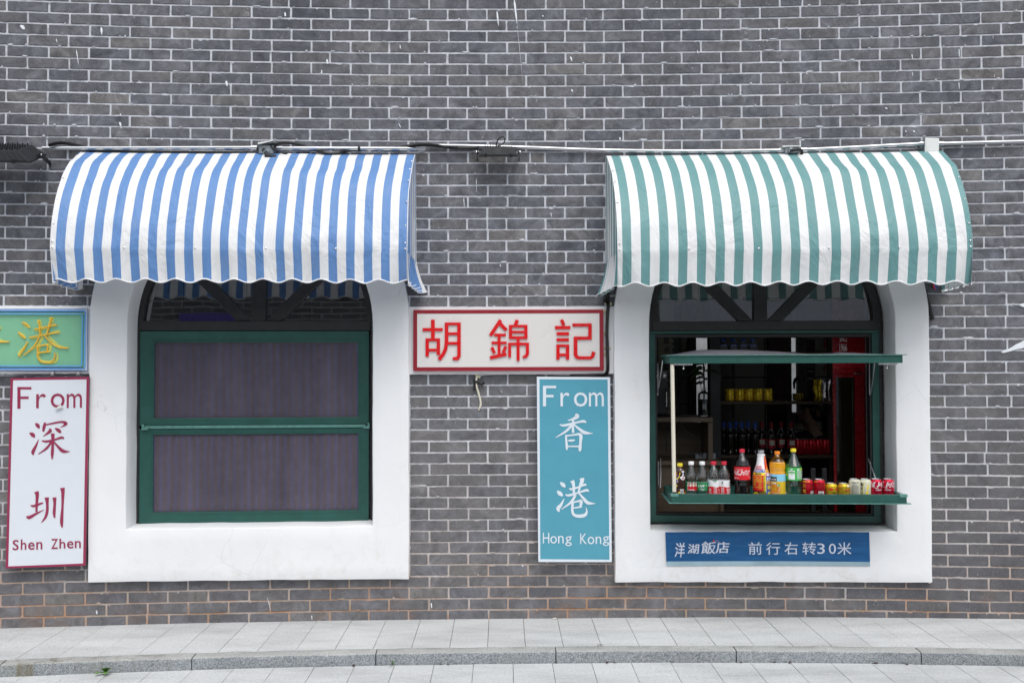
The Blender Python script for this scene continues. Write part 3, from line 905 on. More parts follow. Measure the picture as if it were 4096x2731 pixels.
    # dark gap of old sealant between sill and frame
# ---------------------------------------------------------------- windows
FL, FRT = Frame(-1.560), Frame(1.645)
def arch_points(cx, half, sp, n=40, a0=math.pi, a1=0.0):
    return [(cx + half*math.cos(a0 + (a1-a0)*i/n), sp + half*math.sin(a0 + (a1-a0)*i/n)) for i in range(n+1)]
def build_window(F, side):
    d = -0.125
    P = lambda x, y: F.at(x, y, d)
    if side == 'closed': ox = (309, 862); bar_c = 594; sash = (324, 848)
    else: ox = (1488, 2027); bar_c = 1747.5; sash = (1491, 2020)
    x0, x1 = P(ox[0], 900)[0], P(ox[1], 900)[0]
    cx, half = (x0+x1)/2, (x1-x0)/2
    zb = P(bar_c, 1203)[1]; zt0, zt1 = P(bar_c, 759)[1], P(bar_c, 737)[1]
    sp = P(bar_c, 745)[1]
    y0, y1 = -d, -d + 0.06
    fr = MB()
    t = 0.030
    # outer frame: jambs, sill rail, arch ring
    fr.box(x0, x0+t, y0, y1, zb, sp); fr.box(x1-t, x1, y0, y1, zb, sp)
    fr.box(x0+t, x1-t, y0+0.003, y1, zb-0.008, zb+0.016)
    A, B = arch_points(cx, half, sp), arch_points(cx, half-0.050, sp)
    n = len(A)
    vs = [(x, y0+0.001, z) for x, z in A] + [(x, y0+0.001, z) for x, z in B] + [(x, y1, z) for x, z in A] + [(x, y1, z) for x, z in B]
    fs = []
    for i in range(n-1):
        fs += [(i, n+i, n+i+1, i+1), (n+i, 3*n+i, 3*n+i+1, n+i+1), (2*n+i, i, i+1, 2*n+i+1)]
    fr.add(vs, fs)
    win = fr.build('arched_window', M['dark_metal'], building, matrix=F.matrix, bevel=0.003)
    win['label'] = ('arched window, closed, with dark insect mesh in its lower sashes' if side == 'closed'
                    else 'arched window, open, its two green sashes folded out level as serving shelves')
    tb = MB(); tb.box(x0+t, x1-t, y0-0.004, y1, zt0, zt1)
    tb.build('transom_bar', M['dark_metal'], win, bevel=0.004)
    cxb = P(bar_c, 745)[0]
    top = sp + half - 0.03
    mb = MB(); w = 0.042
    mb.box(cxb-w, cxb+w, y0+0.002, y1-0.005, zt1, top)
    mb.build('glazing_bar', M['dark_metal'], win, bevel=0.004)
    for sgn in (-1, 1):
        mb = MB()
        q = 0.033*math.sqrt(2)
        sx = cxb + sgn*0.0; L = half*0.80
        a = (sx + sgn*0.020, zt1 + 0.0005)
        poly = [(a[0] + sgn*0.025, a[1]), (a[0] + sgn*(0.025 + 2*q), a[1]), (a[0] + sgn*(2*q + L), a[1] + L - 0.02), (a[0] + sgn*(L), a[1] + L)]
        mb.prism(poly, y0+0.006, y1-0.008)
        mb.build('glazing_bar', M['dark_metal'], win, bevel=0.004)
    gl = MB()
    G = arch_points(cx, half-0.046, sp)
    G = [(x, max(z, zt1-0.004)) for x, z in G]
    gl.add([(x, y0+0.036 + (z-zt1)*0.007, z) for x, z in G], [tuple(range(len(G)-1, -1, -1))])
    gl.build('pane', M['glass'], win)
    return win, P, d, zb
# ---- left window: two closed sashes with insect mesh
win_l, PL, dl, zbl = build_window(FL, 'closed')
def sash_frame(parent, x0, x1, z0, z1, ix0, ix1, iz0, iz1, y, th=0.026):
    mb = MB()
    mb.prism([(x0, z0), (x1, z0), (ix1, iz0), (ix0, iz0)], y, y+th)
    mb.prism([(x0, z1), (ix0, iz1), (ix1, iz1), (x1, z1)], y, y+th)
    mb.prism([(x0, z0), (ix0, iz0), (ix0, iz1), (x0, z1)], y, y+th)
    mb.prism([(x1, z0), (x1, z1), (ix1, iz1), (ix1, iz0)], y, y+th)
    b = 0.012
    for q in ((ix0-b, ix1+b, iz0-b, iz0-b+0.004), (ix0-b, ix1+b, iz1+b-0.004, iz1+b)):
        mb.box(q[0], q[1], y-0.003, y+0.002, q[2], q[3])
    for q in ((ix0-b, ix0-b+0.004), (ix1+b-0.004, ix1+b)):
        mb.box(q[0], q[1], y-0.003, y+0.002, iz0-b, iz1+b)
    return mb.build('sash', M['green_metal'], parent, bevel=0.0025)
yl = -dl - 0.014
X0, X1 = FL.at(324, 900, 0.139-0.278)[0], FL.at(848, 900, -0.139)[0]
def zL(y): return FL.at(586, y, -0.12)[1]
ix0, ix1 = FL.at(354.5, 900, -0.12)[0], FL.at(822.5, 900, -0.12)[0]
y_s = 0.112
sash_frame(win_l, X0, X1, zL(975.5), zL(760.5), ix0, ix1, zL(958.5), zL(786.5), y_s)
sash_frame(win_l, X0, X1, zL(1200), zL(982.5), ix0-0.004, ix1+0.003, zL(1173), zL(996.5), y_s)
mb = MB(); mb.box(X0+0.02, X1-0.02, y_s-0.012, y_s+0.006, zL(982.2), zL(976.0))
mb.build('meeting_rail', M['pale_green'], win_l, bevel=0.003)
for px_, sg in ((334, 1), (842, -1)):
    mb = MB()
    xx = FL.at(px_, 980, -0.10)[0]
    mb.box(xx-0.020, xx+0.020, y_s-0.026, y_s-0.0135, zL(985), zL(979))
    mb.box(xx-sg*0.020, xx-sg*0.006, y_s-0.024, y_s-0.0137, zL(979.0), zL(972))
    mb.build('latch', M['pale_green'], win_l, bevel=0.002)
for z0, z1, i0, i1 in ((zL(958.5), zL(786.5), ix0, ix1), (zL(1173), zL(996.5), ix0-0.004, ix1+0.003)):
    mb = MB()
    mb.grid(30, 14, lambda i, j: (i0 + (i1-i0)*i/29, y_s + 0.014 + 0.0018*noise.noise(Vector((i*0.35, j*0.5, z0))), z0 + (z1-z0)*j/13))
    mb.build('insect_screen', M['screen'], win_l, smooth=180)
    mb = MB()
    mb.add([(i0-0.01, y_s+0.034, z0-0.01), (i1+0.01, y_s+0.034, z0-0.01), (i1+0.01, y_s+0.034, z1+0.01), (i0-0.01, y_s+0.034, z1+0.01)], [(0, 1, 2, 3)])
    mb.build('pane', M['sash_glass'], win_l)
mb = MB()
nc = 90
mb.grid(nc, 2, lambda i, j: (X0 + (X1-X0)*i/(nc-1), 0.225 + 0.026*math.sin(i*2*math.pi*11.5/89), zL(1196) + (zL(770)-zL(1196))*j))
mb.build('added_curtain', M['added_curtain'], win_l, smooth=180)  # added behind the mesh for brightness; folds stand in for reflected stripes
# ---- right window: green fixed frame, sashes folded out as shelves
win_r, PR, dr, zbr = build_window(FRT, 'open')
def XR(x, d=-0.125): return FRT.at(x, 900, d)[0]
def ZR(y, d=-0.125): return FRT.at(1750, y, d)[1]
mb = MB()
yo = 0.118
gx0, gx1 = XR(1492), XR(2019)
for a, b in ((gx0, XR(1505)), (XR(2003), gx1)): mb.box(a, b, yo, yo+0.05, ZR(1183), ZR(766))
mb.box(gx0, gx1, yo-0.002, yo+0.05, ZR(766), ZR(759.5))
mb.box(gx0, gx1, yo-0.002, yo+0.05, ZR(1199), ZR(1183))
mb.build('fixed_frame', M['green_metal'], win_r, bevel=0.003)
mb = MB()
mb.box(XR(1505), XR(1509.5), yo+0.012, yo+0.07, ZR(1182), ZR(775)); mb.box(XR(1998), XR(2003), yo+0.012, yo+0.07, ZR(1182), ZR(775))
mb.box(XR(1505), XR(2003), yo+0.010, yo+0.07, ZR(775), ZR(766.5)); mb.box(XR(1505), XR(2003), yo+0.012, yo+0.07, ZR(1183), ZR(1178))
mb.build('rubber_seal', M['black_plastic'], win_r, bevel=0.002)
SH_F, SH_B = 0.30, -0.115           # front and back of the folded-out sashes
def shelf_sash(z_top, z_bot, xl, xr, flange_at):
    t = z_top - z_bot
    yf, yb = -SH_F, -SH_B
    mb = MB()
    mb.box(xl, xr, yf, yf+0.030, z_bot, z_top)
    mb.box(xl, xr, yb-0.030, yb, z_bot, z_top)
    mb.box(xl, xl+0.030, yf+0.030, yb-0.030, z_bot, z_top)
    mb.box(xr-0.030, xr, yf+0.030, yb-0.030, z_bot, z_top)
    s = mb.build('folded_sash', M['green_metal'], win_r, bevel=0.0025)
    mb = MB()
    z0, z1 = (z_bot-0.0055, z_bot-0.0005) if flange_at == 'bottom' else (z_top+0.0005, z_top+0.0055)
    e = 0.016
    mb.box(xl-e, xr+e+0.006, yf-0.010, yf+0.018, z0, z1)
    mb.box(xl-e, xl+0.012, yf+0.018, yb, z0, z1); mb.box(xr-0.012, xr+e, yf+0.018, yb, z0, z1)
    mb.box(xl+0.012, xr-0.012, yb-0.018, yb, z0, z1)
    mb.build('sash_flange', M['pale_green'], win_r, bevel=0.0015)
    return s
def XS(x, y): return FRT.at(x, y, SH_F)[0]
def ZS(x, y): return FRT.at(x, y, SH_F)[1]
LOW_TOP, LOW_BOT = ZS(1800, 1135.2), ZS(1800, 1154.2)
lower = shelf_sash(LOW_TOP, LOW_BOT, XS(1542.8, 1145), XS(2083, 1145), 'bottom')
UP_TOP, UP_BOT = ZS(1800, 816.5), ZS(1800, 834.0)
upper = shelf_sash(UP_TOP, UP_BOT, XS(1538, 826), XS(2073.5, 826), 'top')
SHELF_Z = LOW_BOT + 0.004
mb = MB()       # board lying in the lower sash, which carries the drinks
mb.box(XS(1542.8, 1145)+0.031, XS(2083, 1145)-0.031, -SH_F+0.031, -SH_B-0.031, LOW_BOT-0.004, SHELF_Z)
mb.build('shelf_board', M['green_metal'], win_r, bevel=0.001)
mb = MB()       # slack mesh bulging over the upper sash
ua, ub = XS(1542, 826), XS(2073, 826)
def slack(i, j):
    u, v = i/39, j/11
    x = ua + (ub-ua)*u
    edge = (math.sin(math.pi*v)**0.7 if 0 < v < 1 else 0)*min(1.0, 6*u, 6*(1-u))
    h = edge*(0.018 + 0.016*math.sin(u*5.5+0.4) * (1 if u < .75 else .5) + 0.010*noise.noise(Vector((u*6, v*2, 4))))
    return (x, -SH_F + 0.004 + v*(SH_F-SH_B-0.01), UP_TOP + 0.0068 + max(0, h))
mb.grid(40, 12, slack)
mb.build('insect_screen', plain('grey_lavender_mesh', (0.17, 0.165, 0.19), 0.7, vary=0.08), win_r, smooth=180)
# corner clips, friction stays and bolts of the folded sashes
for x, sg in ((XS(1548, 826), 1), (XS(2062, 826), -1)):
    mb = MB()
    mb.box(x, x+sg*0.11, -SH_F+0.004, -SH_F+0.026, UP_BOT-0.010, UP_BOT-0.001)
    mb.box(x+sg*0.055, x+sg*0.060, -SH_F+0.010, -SH_F+0.020, UP_BOT-0.024, UP_BOT-0.011)
    mb.lathe([(0.004, UP_BOT-0.034), (0.0055, UP_BOT-0.028), (0.003, UP_BOT-0.024)], x+sg*0.0575, -SH_F+0.015, 8)
    mb.build('sash_bolt', M['aluminium'], win_r, bevel=0.001)
for x, y in ((1542.8, 1), (2083, -1)):
    mb = MB()
    xx = XS(x, 1145)
    mb.box(xx - 0.004*y, xx + 0.040*y, -SH_F-0.003, -SH_F+0.03, LOW_TOP-0.014, LOW_TOP+0.003)
    mb.build('corner_clip', M['pale_green'], win_r, bevel=0.0015)
for xpix, lean in ((1509, 1), (1996, -1)):
    for (za, ya, zb2, yb2) in ((UP_BOT+0.02, -0.05, UP_BOT-0.20, 0.10), (LOW_TOP+0.17, 0.10, LOW_TOP+0.005, -0.04)):
        mb = MB()
        xx = XR(xpix)
        mb.tube([(xx + lean*0.018, ya, za), (xx + lean*0.010, (ya+yb2)/2-0.01, (za+zb2)/2), (xx, yb2, zb2)], 0.0035, 6)
        mb.tube([(xx + lean*0.004, 0.10, za-0.02), (xx + lean*0.004, 0.102, zb2)], 0.003, 6)
        mb.build('friction_stay', M['steel'], win_r)

# ---------------------------------------------------------------- interior shell of the shop
ROOM_Y0, ROOM_Y1 = 0.17, 2.9
mb = MB()
fx0, fx1 = -5.2, 2.9
# back wall pieces leave two narrow openings to daylight
def dwall(px0, px1, y): return FRT.at(px0, 860, -y)[0], FRT.at(px1, 860, -y)[0]
op1 = dwall(1599, 1633, ROOM_Y1); op2 = dwall(1817.5, 1834, ROOM_Y1)
zlo1, zlo2, zhi = 0.95, 1.12, 1.95
def panel(a, b, z0, z1): mb.box(a, b, ROOM_Y1, ROOM_Y1+0.1, z0, z1)
panel(fx0, op1[0], -0.5, 3.0); panel(op1[1], op2[0], -0.5, 3.0); panel(op2[1], fx1, -0.5, 3.0)
for (a, b), zl in ((op1, zlo1), (op2, zlo2)):
    panel(a, b, -0.5, zl); panel(a, b, zhi, 3.0)
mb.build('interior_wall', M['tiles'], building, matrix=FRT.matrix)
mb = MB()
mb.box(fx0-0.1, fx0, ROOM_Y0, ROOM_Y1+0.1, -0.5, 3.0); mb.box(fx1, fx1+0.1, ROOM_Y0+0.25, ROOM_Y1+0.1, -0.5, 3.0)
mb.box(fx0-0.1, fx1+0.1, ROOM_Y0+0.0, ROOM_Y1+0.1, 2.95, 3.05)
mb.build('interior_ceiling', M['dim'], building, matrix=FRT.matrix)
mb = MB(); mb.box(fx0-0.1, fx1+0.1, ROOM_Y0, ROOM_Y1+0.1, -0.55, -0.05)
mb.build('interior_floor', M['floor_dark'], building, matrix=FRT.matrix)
# lining behind the brickwork, so no daylight leaks round the surrounds
mb = MB()
yb0, yb1 = 0.145, 0.16
def lining(F, x0, x1, side_l, side_r): pass
lx0, lx1 = FRT.inv @ wall_point(SURR[0]['il'], 0, 0), FRT.inv @ wall_point(SURR[0]['ir'], 0, 0)
mb = MB()
LIN = 0.16
for a, b, z0, z1 in ((-SPAN, SURR[0]['il'], -0.1, 4.6), (SURR[0]['ir'], SURR[1]['il'], -0.1, 4.6), (SURR[1]['ir'], SPAN, -0.1, 4.6)):
    k = 12
    for i in range(k): mb.box(a + (b-a)*i/k, a + (b-a)*(i+1)/k, LIN, LIN+0.01, z0, z1)
for S in SURR:
    k = 8
    for i in range(k):
        a = S['il'] + (S['ir']-S['il'])*i/k; b = S['il'] + (S['ir']-S['il'])*(i+1)/k
        mb.box(a, b, LIN, LIN+0.01, 2.58, 4.6); mb.box(a, b, LIN, LIN+0.01, -0.1, S['ib'])
mb.build('wall_lining', M['dim'], building, bend=True)

# ================================================================ GROUND
def gz(x): return ground_rise(x)
g = MB()
g.add([(-150, -150, -0.075), (150, -150, -0.075), (150, 150, -0.075), (-150, 150, -0.075)], [(0, 1, 2, 3)])
ground = g.build('ground', M['joint']); tag(ground, kind='structure')
def slab_field(name, x_joint, width, y_of, z_of, rows_of, xr, gap=0.0024):
    mb = MB(); mb.attr['tint'] = []
    rg = random.Random(5)
    k0 = math.floor((xr[0]-x_joint)/width)
    k = k0
    while x_joint + k*width < xr[1]:
        x0, x1 = x_joint + k*width + gap/2, x_joint + (k+1)*width - gap/2
        for (ya0, yb0), (ya1, yb1) in rows_of(k, x0, x1):
            dz = rg.uniform(-0.0008, 0.0008)
            tint = rg.random()
            b = 0.0012
            top = [(x0+b, ya0+b), (x1-b, ya1+b), (x1-b, yb1-b), (x0+b, yb0-b)]
            rim = [(x0, ya0), (x1, ya1), (x1, yb1), (x0, yb0)]
            vs = [(x, y, z_of(x) + dz) for x, y in top] + [(x, y, z_of(x) + dz - 0.0012) for x, y in rim] + [(x, y, z_of(x) - 0.05) for x, y in rim]
            fs = [(0, 1, 2, 3)] + [(4+i, 4+(i+1) % 4, (i+1) % 4, i) for i in range(4)] + [(8+i, 8+(i+1) % 4, 4+(i+1) % 4, 4+i) for i in range(4)]
            mb.add(vs, fs); mb.attr['tint'] += [tint]*12
        k += 1
    o = mb.build(name, M['slab'])
    return tag(o, kind='structure')
def wall_y(x, d):
    r = WALL_R - d
    return math.sqrt(r*r - x*x) - WALL_R
def KF(s): return 0.700 + 0.0062*(s-0.3)**2      # front of the kerb, metres from the wall
def KB(s): return KF(s) - 0.103
XJ = on_wall(1956/1.74150, 2475/1.74150, 0)[0]
def rows_up(k, x0, x1):
    return [((wall_y(x0, KB(x0)-0.002), wall_y(x0, 0.001)), (wall_y(x1, KB(x1)-0.002), wall_y(x1, 0.001)))]
slab_field('pavement', XJ, 0.2105, None, gz, rows_up, (-4.2, 4.2))
def gz2(x): return -0.060 + ground_rise(x)
rgs = random.Random(3)
def rows_low(k, x0, x1):
    out = []
    y0a, y0b = wall_y(x0, KF(x0)+0.003), wall_y(x1, KF(x1)+0.003)
    off = 0.24 if k % 2 == 0 else 0.55
    y = -KF(0) - off
    prev = (y0a, y0b)
    for _ in range(9):
        out.append(((y + 0.0015, prev[0]), (y + 0.0015, prev[1])))
        prev = (y - 0.0015, y - 0.0015)
        y -= 0.6
    return out
XJ2 = (1932 - 2048)/3870*5.266 - 0.003
o = slab_field('paving', XJ2, 0.2140, None, gz2, rows_low, (-5.0, 5.0))
# kerb stones, each a metre long
kb = MB(); kb.attr['tint'] = []
sk0 = on_wall(1503/1.7415, 2607/1.7415, 0.705)[0]
rgk = random.Random(9)
for i in range(-4, 6):
    a, b = sk0 + i*1.0 + 0.003, sk0 + (i+1)*1.0 - 0.003
    n = 24
    tint = rgk.random()*0.8
    prof_of = lambda s: [(KF(s), -0.12), (KF(s), -0.010), (KF(s)-0.004, -0.002), (KF(s)-0.012, 0.001), (KB(s)+0.004, 0.0015), (KB(s), -0.002), (KB(s), -0.08)]
    prof = prof_of(0)
    vs = []
    for j in range(n):
        s = a + (b-a)*j/(n-1)
        for q, (d, z) in enumerate(prof_of(s)):
            wz = 0.0035*noise.noise(Vector((s*7, q, 2.0))) if 0 < q < 5 else 0
            wd = 0.0035*noise.noise(Vector((s*9, q*0.6, 7.0))) if 1 <= q <= 3 else 0
            vs.append((s, -(d + wd), z + wz + gz(s)))
    m = len(prof)
    fs = [(j*m+q, (j+1)*m+q, (j+1)*m+q+1, j*m+q+1) for j in range(n-1) for q in range(m-1)]
    fs += [tuple(range(m)), tuple((n-1)*m + q for q in range(m-1, -1, -1))]
    b0 = len(kb.mi); kb.add(vs, fs)
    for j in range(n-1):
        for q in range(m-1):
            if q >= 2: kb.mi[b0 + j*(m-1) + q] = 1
    kb.attr['tint'] += [tint]*len(vs)
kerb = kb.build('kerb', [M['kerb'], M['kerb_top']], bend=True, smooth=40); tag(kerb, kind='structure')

# ================================================================ THE OTHER SIDE OF THE STREET (seen in the window glass)
ob = thing('opposite_building', 'building across the street, half brick and half pale render, mirrored in the window glass', 'building', Matrix.Translation((0, -19, 0)))
def opp(x0, x1, mt, nm):
    mb = MB(); mb.box(x0, x1, -6, 0, -0.07, 5.6); mb.build(nm, mt, ob)
def make_far_brick():
    mt, nt, b, o = new_mat('far_brick')
    v = coords(nt)
    sp = node(nt, 'ShaderNodeSeparateXYZ'); nt.links.new(v, sp.inputs[0])
    cb = node(nt, 'ShaderNodeCombineXYZ'); nt.links.new(sp.outputs['X'], cb.inputs[0]); nt.links.new(sp.outputs['Z'], cb.inputs[1])
    br = node(nt, 'ShaderNodeTexBrick', Scale=1.0); br.inputs['Brick Width'].default_value = 0.5; br.inputs['Row Height'].default_value = 0.15; br.inputs['Mortar Size'].default_value = 0.012
    br.inputs['Color1'].default_value = (0.07, 0.07, 0.08, 1); br.inputs['Color2'].default_value = (0.10, 0.10, 0.105, 1); br.inputs['Mortar'].default_value = (0.4, 0.4, 0.4, 1)
    nt.links.new(cb.outputs[0], br.inputs['Vector']); nt.links.new(br.outputs['Color'], b.inputs['Base Color'])
    return mt
opp(-26, 2.0, make_far_brick(), 'brick_front'); opp(2.05, 26, plain('far_pale_render', (0.52, 0.55, 0.60), 0.8, scale=0.6), 'rendered_front')
for x in (-17, -9, -1.5, 5.5, 12, 18):
    for z in (1.0, 3.5):
        mb = MB(); mb.box(x-0.9, x+0.9, 0.001, 0.02, z, z+1.9); mb.build('window', M['dark_metal'], ob)
mb = MB(); mb.box(-6.3, -4.7, 0.03, 0.10, 2.5, 3.15); mb.build('sign_board', INK['purple'], ob)

# ================================================================ AWNINGS
PROFILE = [(0.004, 2.872), (0.06, 2.852), (0.15, 2.800), (0.225, 2.752), (0.29, 2.702), (0.36, 2.622), (0.43, 2.505), (0.475, 2.388), (0.50, 2.280), (0.505, 2.212)]
def make_awning(name, label, F, edges_px, seam_after, front_l, front_r, fabric, phase_px, drop, lift, back_l, back_r):
    """edges_px: pixel x of every coloured band (left, right) along the fold; flat frame F"""
    root = thing(name, label, 'awning', F.matrix, 'striped awnings over the shop windows')
    fold_y = 571
    X = lambda px: F.at(px, fold_y, 0.505)[0]
    xl, xr = X(front_l), X(front_r)
    bl = (F.at(back_l, 480, 0.01)[0] - xl) if back_l else -0.016
    br = (F.at(back_r, 480, 0.01)[0] - xr) if back_r else 0.016
    def splay(x, d):
        """the awning is a little wider against the wall than at its front"""
        u = (x-xl)/(xr-xl)
        return x + (bl + (br-bl)*u)*max(0.0, 1 - d/0.505)
    es = []
    for i, (a, b) in enumerate(edges_px):
        es += [(X(a), i), (X(b), i+0.5)]
    def su(x):
        if x <= es[0][0]: return es[0][1] - (es[0][0]-x)/0.1
        for (x0, u0), (x1, u1) in zip(es[:-1], es[1:]):
            if x0 <= x <= x1: return u0 + (u1-u0)*(x-x0)/(x1-x0)
        return min(es[-1][1] + (x-es[-1][0])/0.1, math.floor(es[-1][1]) + (0.98 if es[-1][1] % 1 else 0.49))
    cols = sorted(set([xl, xr] + [e[0] for e in es if xl < e[0] < xr]))
    full = []
    for a, b in zip(cols[:-1], cols[1:]):
        k = 3
        for i in range(k): full.append(a + (b-a)*i/k)
    full.append(cols[-1])
    prof = catmull([(d, z + lift) for d, z in PROFILE], 4)
    nrow = len(prof)
    nval = 9
    P = 0.1632
    hx = X(phase_px)
    zb0 = F.at((front_l+front_r)/2, drop, 0.50)[1]
    def bottom(x): return zb0 + 0.0105*math.cos(2*math.pi*(x-hx)/P) + 0.004*noise.noise(Vector((x*1.7, 1.0, lift*50)))
    def slack(x, t):
        """cloth sags a little between its hoops"""
        u = (x-xl)/(xr-xl)
        hoop = abs(math.sin(u*math.pi*3))
        wr = noise.noise(Vector((x*2.2, t*5.0, 3.0+lift*70))) * 0.016 + noise.noise(Vector((x*5, t*7.0, 8.0+lift*50))) * 0.007 + noise.noise(Vector((x*12, t*4.0, 2.0))) * 0.0016
        return -0.007*hoop*math.sin(math.pi*min(1, t)) + wr*math.sin(math.pi*min(1.0, t))**0.5
    mb = MB(); mb.attr['stripe'] = []
    rows = nrow + nval
    nc = len(full)
    def pt(i, j):
        x = full[i]
        if j < nrow:
            d, z = prof[j]
            t = j/(nrow-1)
            a, b = prof[max(j-1, 0)], prof[min(j+1, nrow-1)]
            nx, nz = -(b[1]-a[1]), (b[0]-a[0]); l = math.hypot(nx, nz)
            s = slack(x, t) if 0 < t < 1 else 0
            mid = 0.006*noise.noise(Vector((x*1.3, 2.0, 6.0+lift*9)))*(1-t)
            return (splay(x, d) + 0.004*noise.noise(Vector((x*2.0, t*4.0, 1.0))), -(d + nx/l*s), z + nz/l*s + mid)
        k = (j-nrow+1)/nval
        d, z = prof[-1]
        zz = z + (bottom(x) - z)*k
        wav = 0.011*k*math.sin(2*math.pi*(x-hx)/P + 0.8) + 0.012*k*noise.noise(Vector((x*3.2, k, 5.5)))
        cor = 0.02*k*(max(0, 1-(x-xl)/0.12) + max(0, 1-(xr-x)/0.12))
        return (x, -(d - 0.034*k + wav - cor), zz)
    mb.grid(nc, rows, pt)
    mb.attr['stripe'] = [su(full[i])*1.0 + 1e-4 for j in range(rows) for i in range(nc)]
    mb.build('cover', fabric, root, smooth=180)
    hm = MB()
    hm.tube([Vector(pt(i, rows-1)) + Vector((0, -0.001, 0)) for i in range(nc)], 0.0042, 6)
    hm.build('hem', M['hem'], root, smooth=180)
    # side curtains
    for side, x0 in ((-1, xl), (1, xr)):
        inner = bool(back_l if side < 0 else back_r)
        mb = MB(); mb.attr['stripe'] = []
        nd, nz1, nz2 = 60, 22, 12
        def ztop(d):
            for (d0, z0), (d1, z1) in zip(prof[:-1], prof[1:]):
                if d0 <= d <= d1 and d1 > d0: return z0 + (z1-z0)*(d-d0)/(d1-d0)
            return prof[-1][1]
        zf = prof[-1][1]
        def sp(i, j):
            t = i/(nd-1)
            d = 0.004 + (0.503-0.004)*t
            if j <= nz1:
                k = j/nz1
                z = ztop(d) + (zf - ztop(d))*k
                ox = 0.006*math.sin(d*2*math.pi/0.085)*k
                return (splay(x0, d) + ox*side*0.5, -d, z)
            k = (j-nz1)/nz2
            zb = zb0 - 0.008 + 0.008*math.cos(2*math.pi*d/0.115) - (0.022 if inner else 0.004)*(1-t)
            z = zf + (zb - zf)*k
            ruff = (0.003 + 0.026*k)*math.sin(d*2*math.pi/0.115 + 0.6)
            flare = (0.044 if inner else 0.012)*k*k*(1-t)**0.8
            return (splay(x0, d) + side*(flare) + ruff*(0.4+0.6*(1-t)), -(d*(1-0.12*k*(1-t)) - 0.03*k*t), z)
        mb.grid(nd, nz1+nz2+1, sp)
        mb.attr['stripe'] = [(0.004 + 0.499*i/(nd-1))/0.1 + 0.55 for j in range(nz1+nz2+1) for i in range(nd)]
        mb.build('side_curtain', fabric, root, smooth=180)
        hm = MB()
        hm.tube([Vector(sp(i, nz1+nz2)) for i in range(nd)], 0.0028, 6)
        hm.build('hem', M['hem'], root, smooth=180)
    # frame of tubes inside
    fr = MB()
    zf = prof[-1][1] + 0.015
    fr.tube([(xl+0.012, -0.482, zf), (xr-0.012, -0.482, zf)], 0.011, 8)
    for k in range(4):
        x = xl + 0.012 + (xr-xl-0.024)*k/3
        fr.tube([(x, -max(0.01, d-0.022), z-0.020) for d, z in prof], 0.009, 8)
        fr.tube([(x, -0.01, zf), (x, -0.475, zf)], 0.009, 8)
    fr.tube([(xl+0.012, -0.012, prof[0][1]-0.03), (xr-0.012, -0.012, prof[0][1]-0.03)], 0.010, 8)
    fr.build('frame', M['black_plastic'], root, smooth=60)
    for x, sg in ((xl+0.10, 1), (xr-0.10, -1)):
        st = MB()
        st.tube([(x - sg*0.055, -0.030, 1.83), (x + sg*0.0, -0.030, 2.04), (x, -0.030, 2.22)], 0.013, 8)
        st.build('wall_bracket', M['black_plastic'], root, smooth=60)
    rv = MB(); rv.lathe([(0.0055, 0), (0.0055, 0.002), (0.003, 0.0045), (0.0004, 0.005)], 0, 0, 10, cap0=False)
    proto = rv.build('rivet', M['aluminium'], root, smooth=40)
    spots = []
    zr = prof[-1][1] + 0.012
    for k in range(6):
        x = xl + 0.012 + (xr-xl-0.024)*k/5
        spots.append((Vector((x, -0.506, zr)), Vector((0, -1, 0))))
    for x in (xl+0.012, xr-0.012):
        for j in (8, 14, 19, 24, 29, 33):
            if j >= nrow-1: continue
            a, b = prof[j-1], prof[j+1]
            nn = Vector((0, -(-(b[1]-a[1])), b[0]-a[0])).normalized()
            spots.append((Vector((x, -prof[j][0], prof[j][1])) + nn*0.001, nn))
    first = True
    for p, nn in spots:
        o = proto if first else proto.copy()
        if not first: COL.objects.link(o); o.parent = root
        first = False
        p = Vector((splay(p.x, -p.y), p.y, p.z))
        o.matrix_local = Matrix.Translation(p) @ nn.to_track_quat('Z', 'Y').to_matrix().to_4x4()
    return root
def v1(x): return x/3.9007
def v2(x): return (900 + x/2.0909)/1.7415
def v3(x): return (2350 + x/2.24)/1.7415
def v4(x): return (3200 + x/2.0904)/1.7415
blue_edges = [(v1(a), v1(b)) for a, b in ((498, 583), (665, 746), (832, 912), (995, 1077), (1160, 1240), (1322, 1402), (1484, 1565), (1647, 1727), (1808, 1888), (1968, 2046))]
blue_edges += [(v2(a), v2(b)) for a, b in ((103, 175), (250, 321), (424, 495), (569, 640), (717, 789), (863, 934), (1011, 1082), (1158, 1230), (1304, 1376), (1449, 1518))]
green_edges = [(v3(a), v3(b)) for a, b in ((315, 395), (480, 562), (648, 730), (816, 897), (982, 1064), (1150, 1231), (1317, 1400), (1487, 1568), (1656, 1739), (1825, 1910), (1992, 2077))]
green_edges += [(v4(a), v4(b)) for a, b in ((88, 163), (268, 346), (428, 506), (588, 663), (748, 826), (910, 990), (1072, 1151), (1232, 1312), (1399, 1445))]
FB, FG = Frame(-1.55), Frame(1.67)
blue_awning = make_awning('blue_awning', 'round-topped awning with blue and white stripes over the closed left window', FB, blue_edges, 11, 114.6, 935.5, M['blue_fabric'], 669, 644, 0.0, None, 956)
green_awning = make_awning('green_awning', 'round-topped awning with green and white stripes over the open serving window', FG, green_edges, 11, 1418.6, 2234.5, M['green_fabric'], v3(430), 650, -0.006, 1390.5, None)

# ================================================================ SIGNS
def src(px, py): return px/1.74150, py/1.74150
def conv_from(F, d, ox, oy, sc):
    """crop pixel -> local (x, z) on the plane d metres out"""
    return lambda x, y: F.at((ox + x/sc)/1.74150, (oy + y/sc)/1.74150, d)
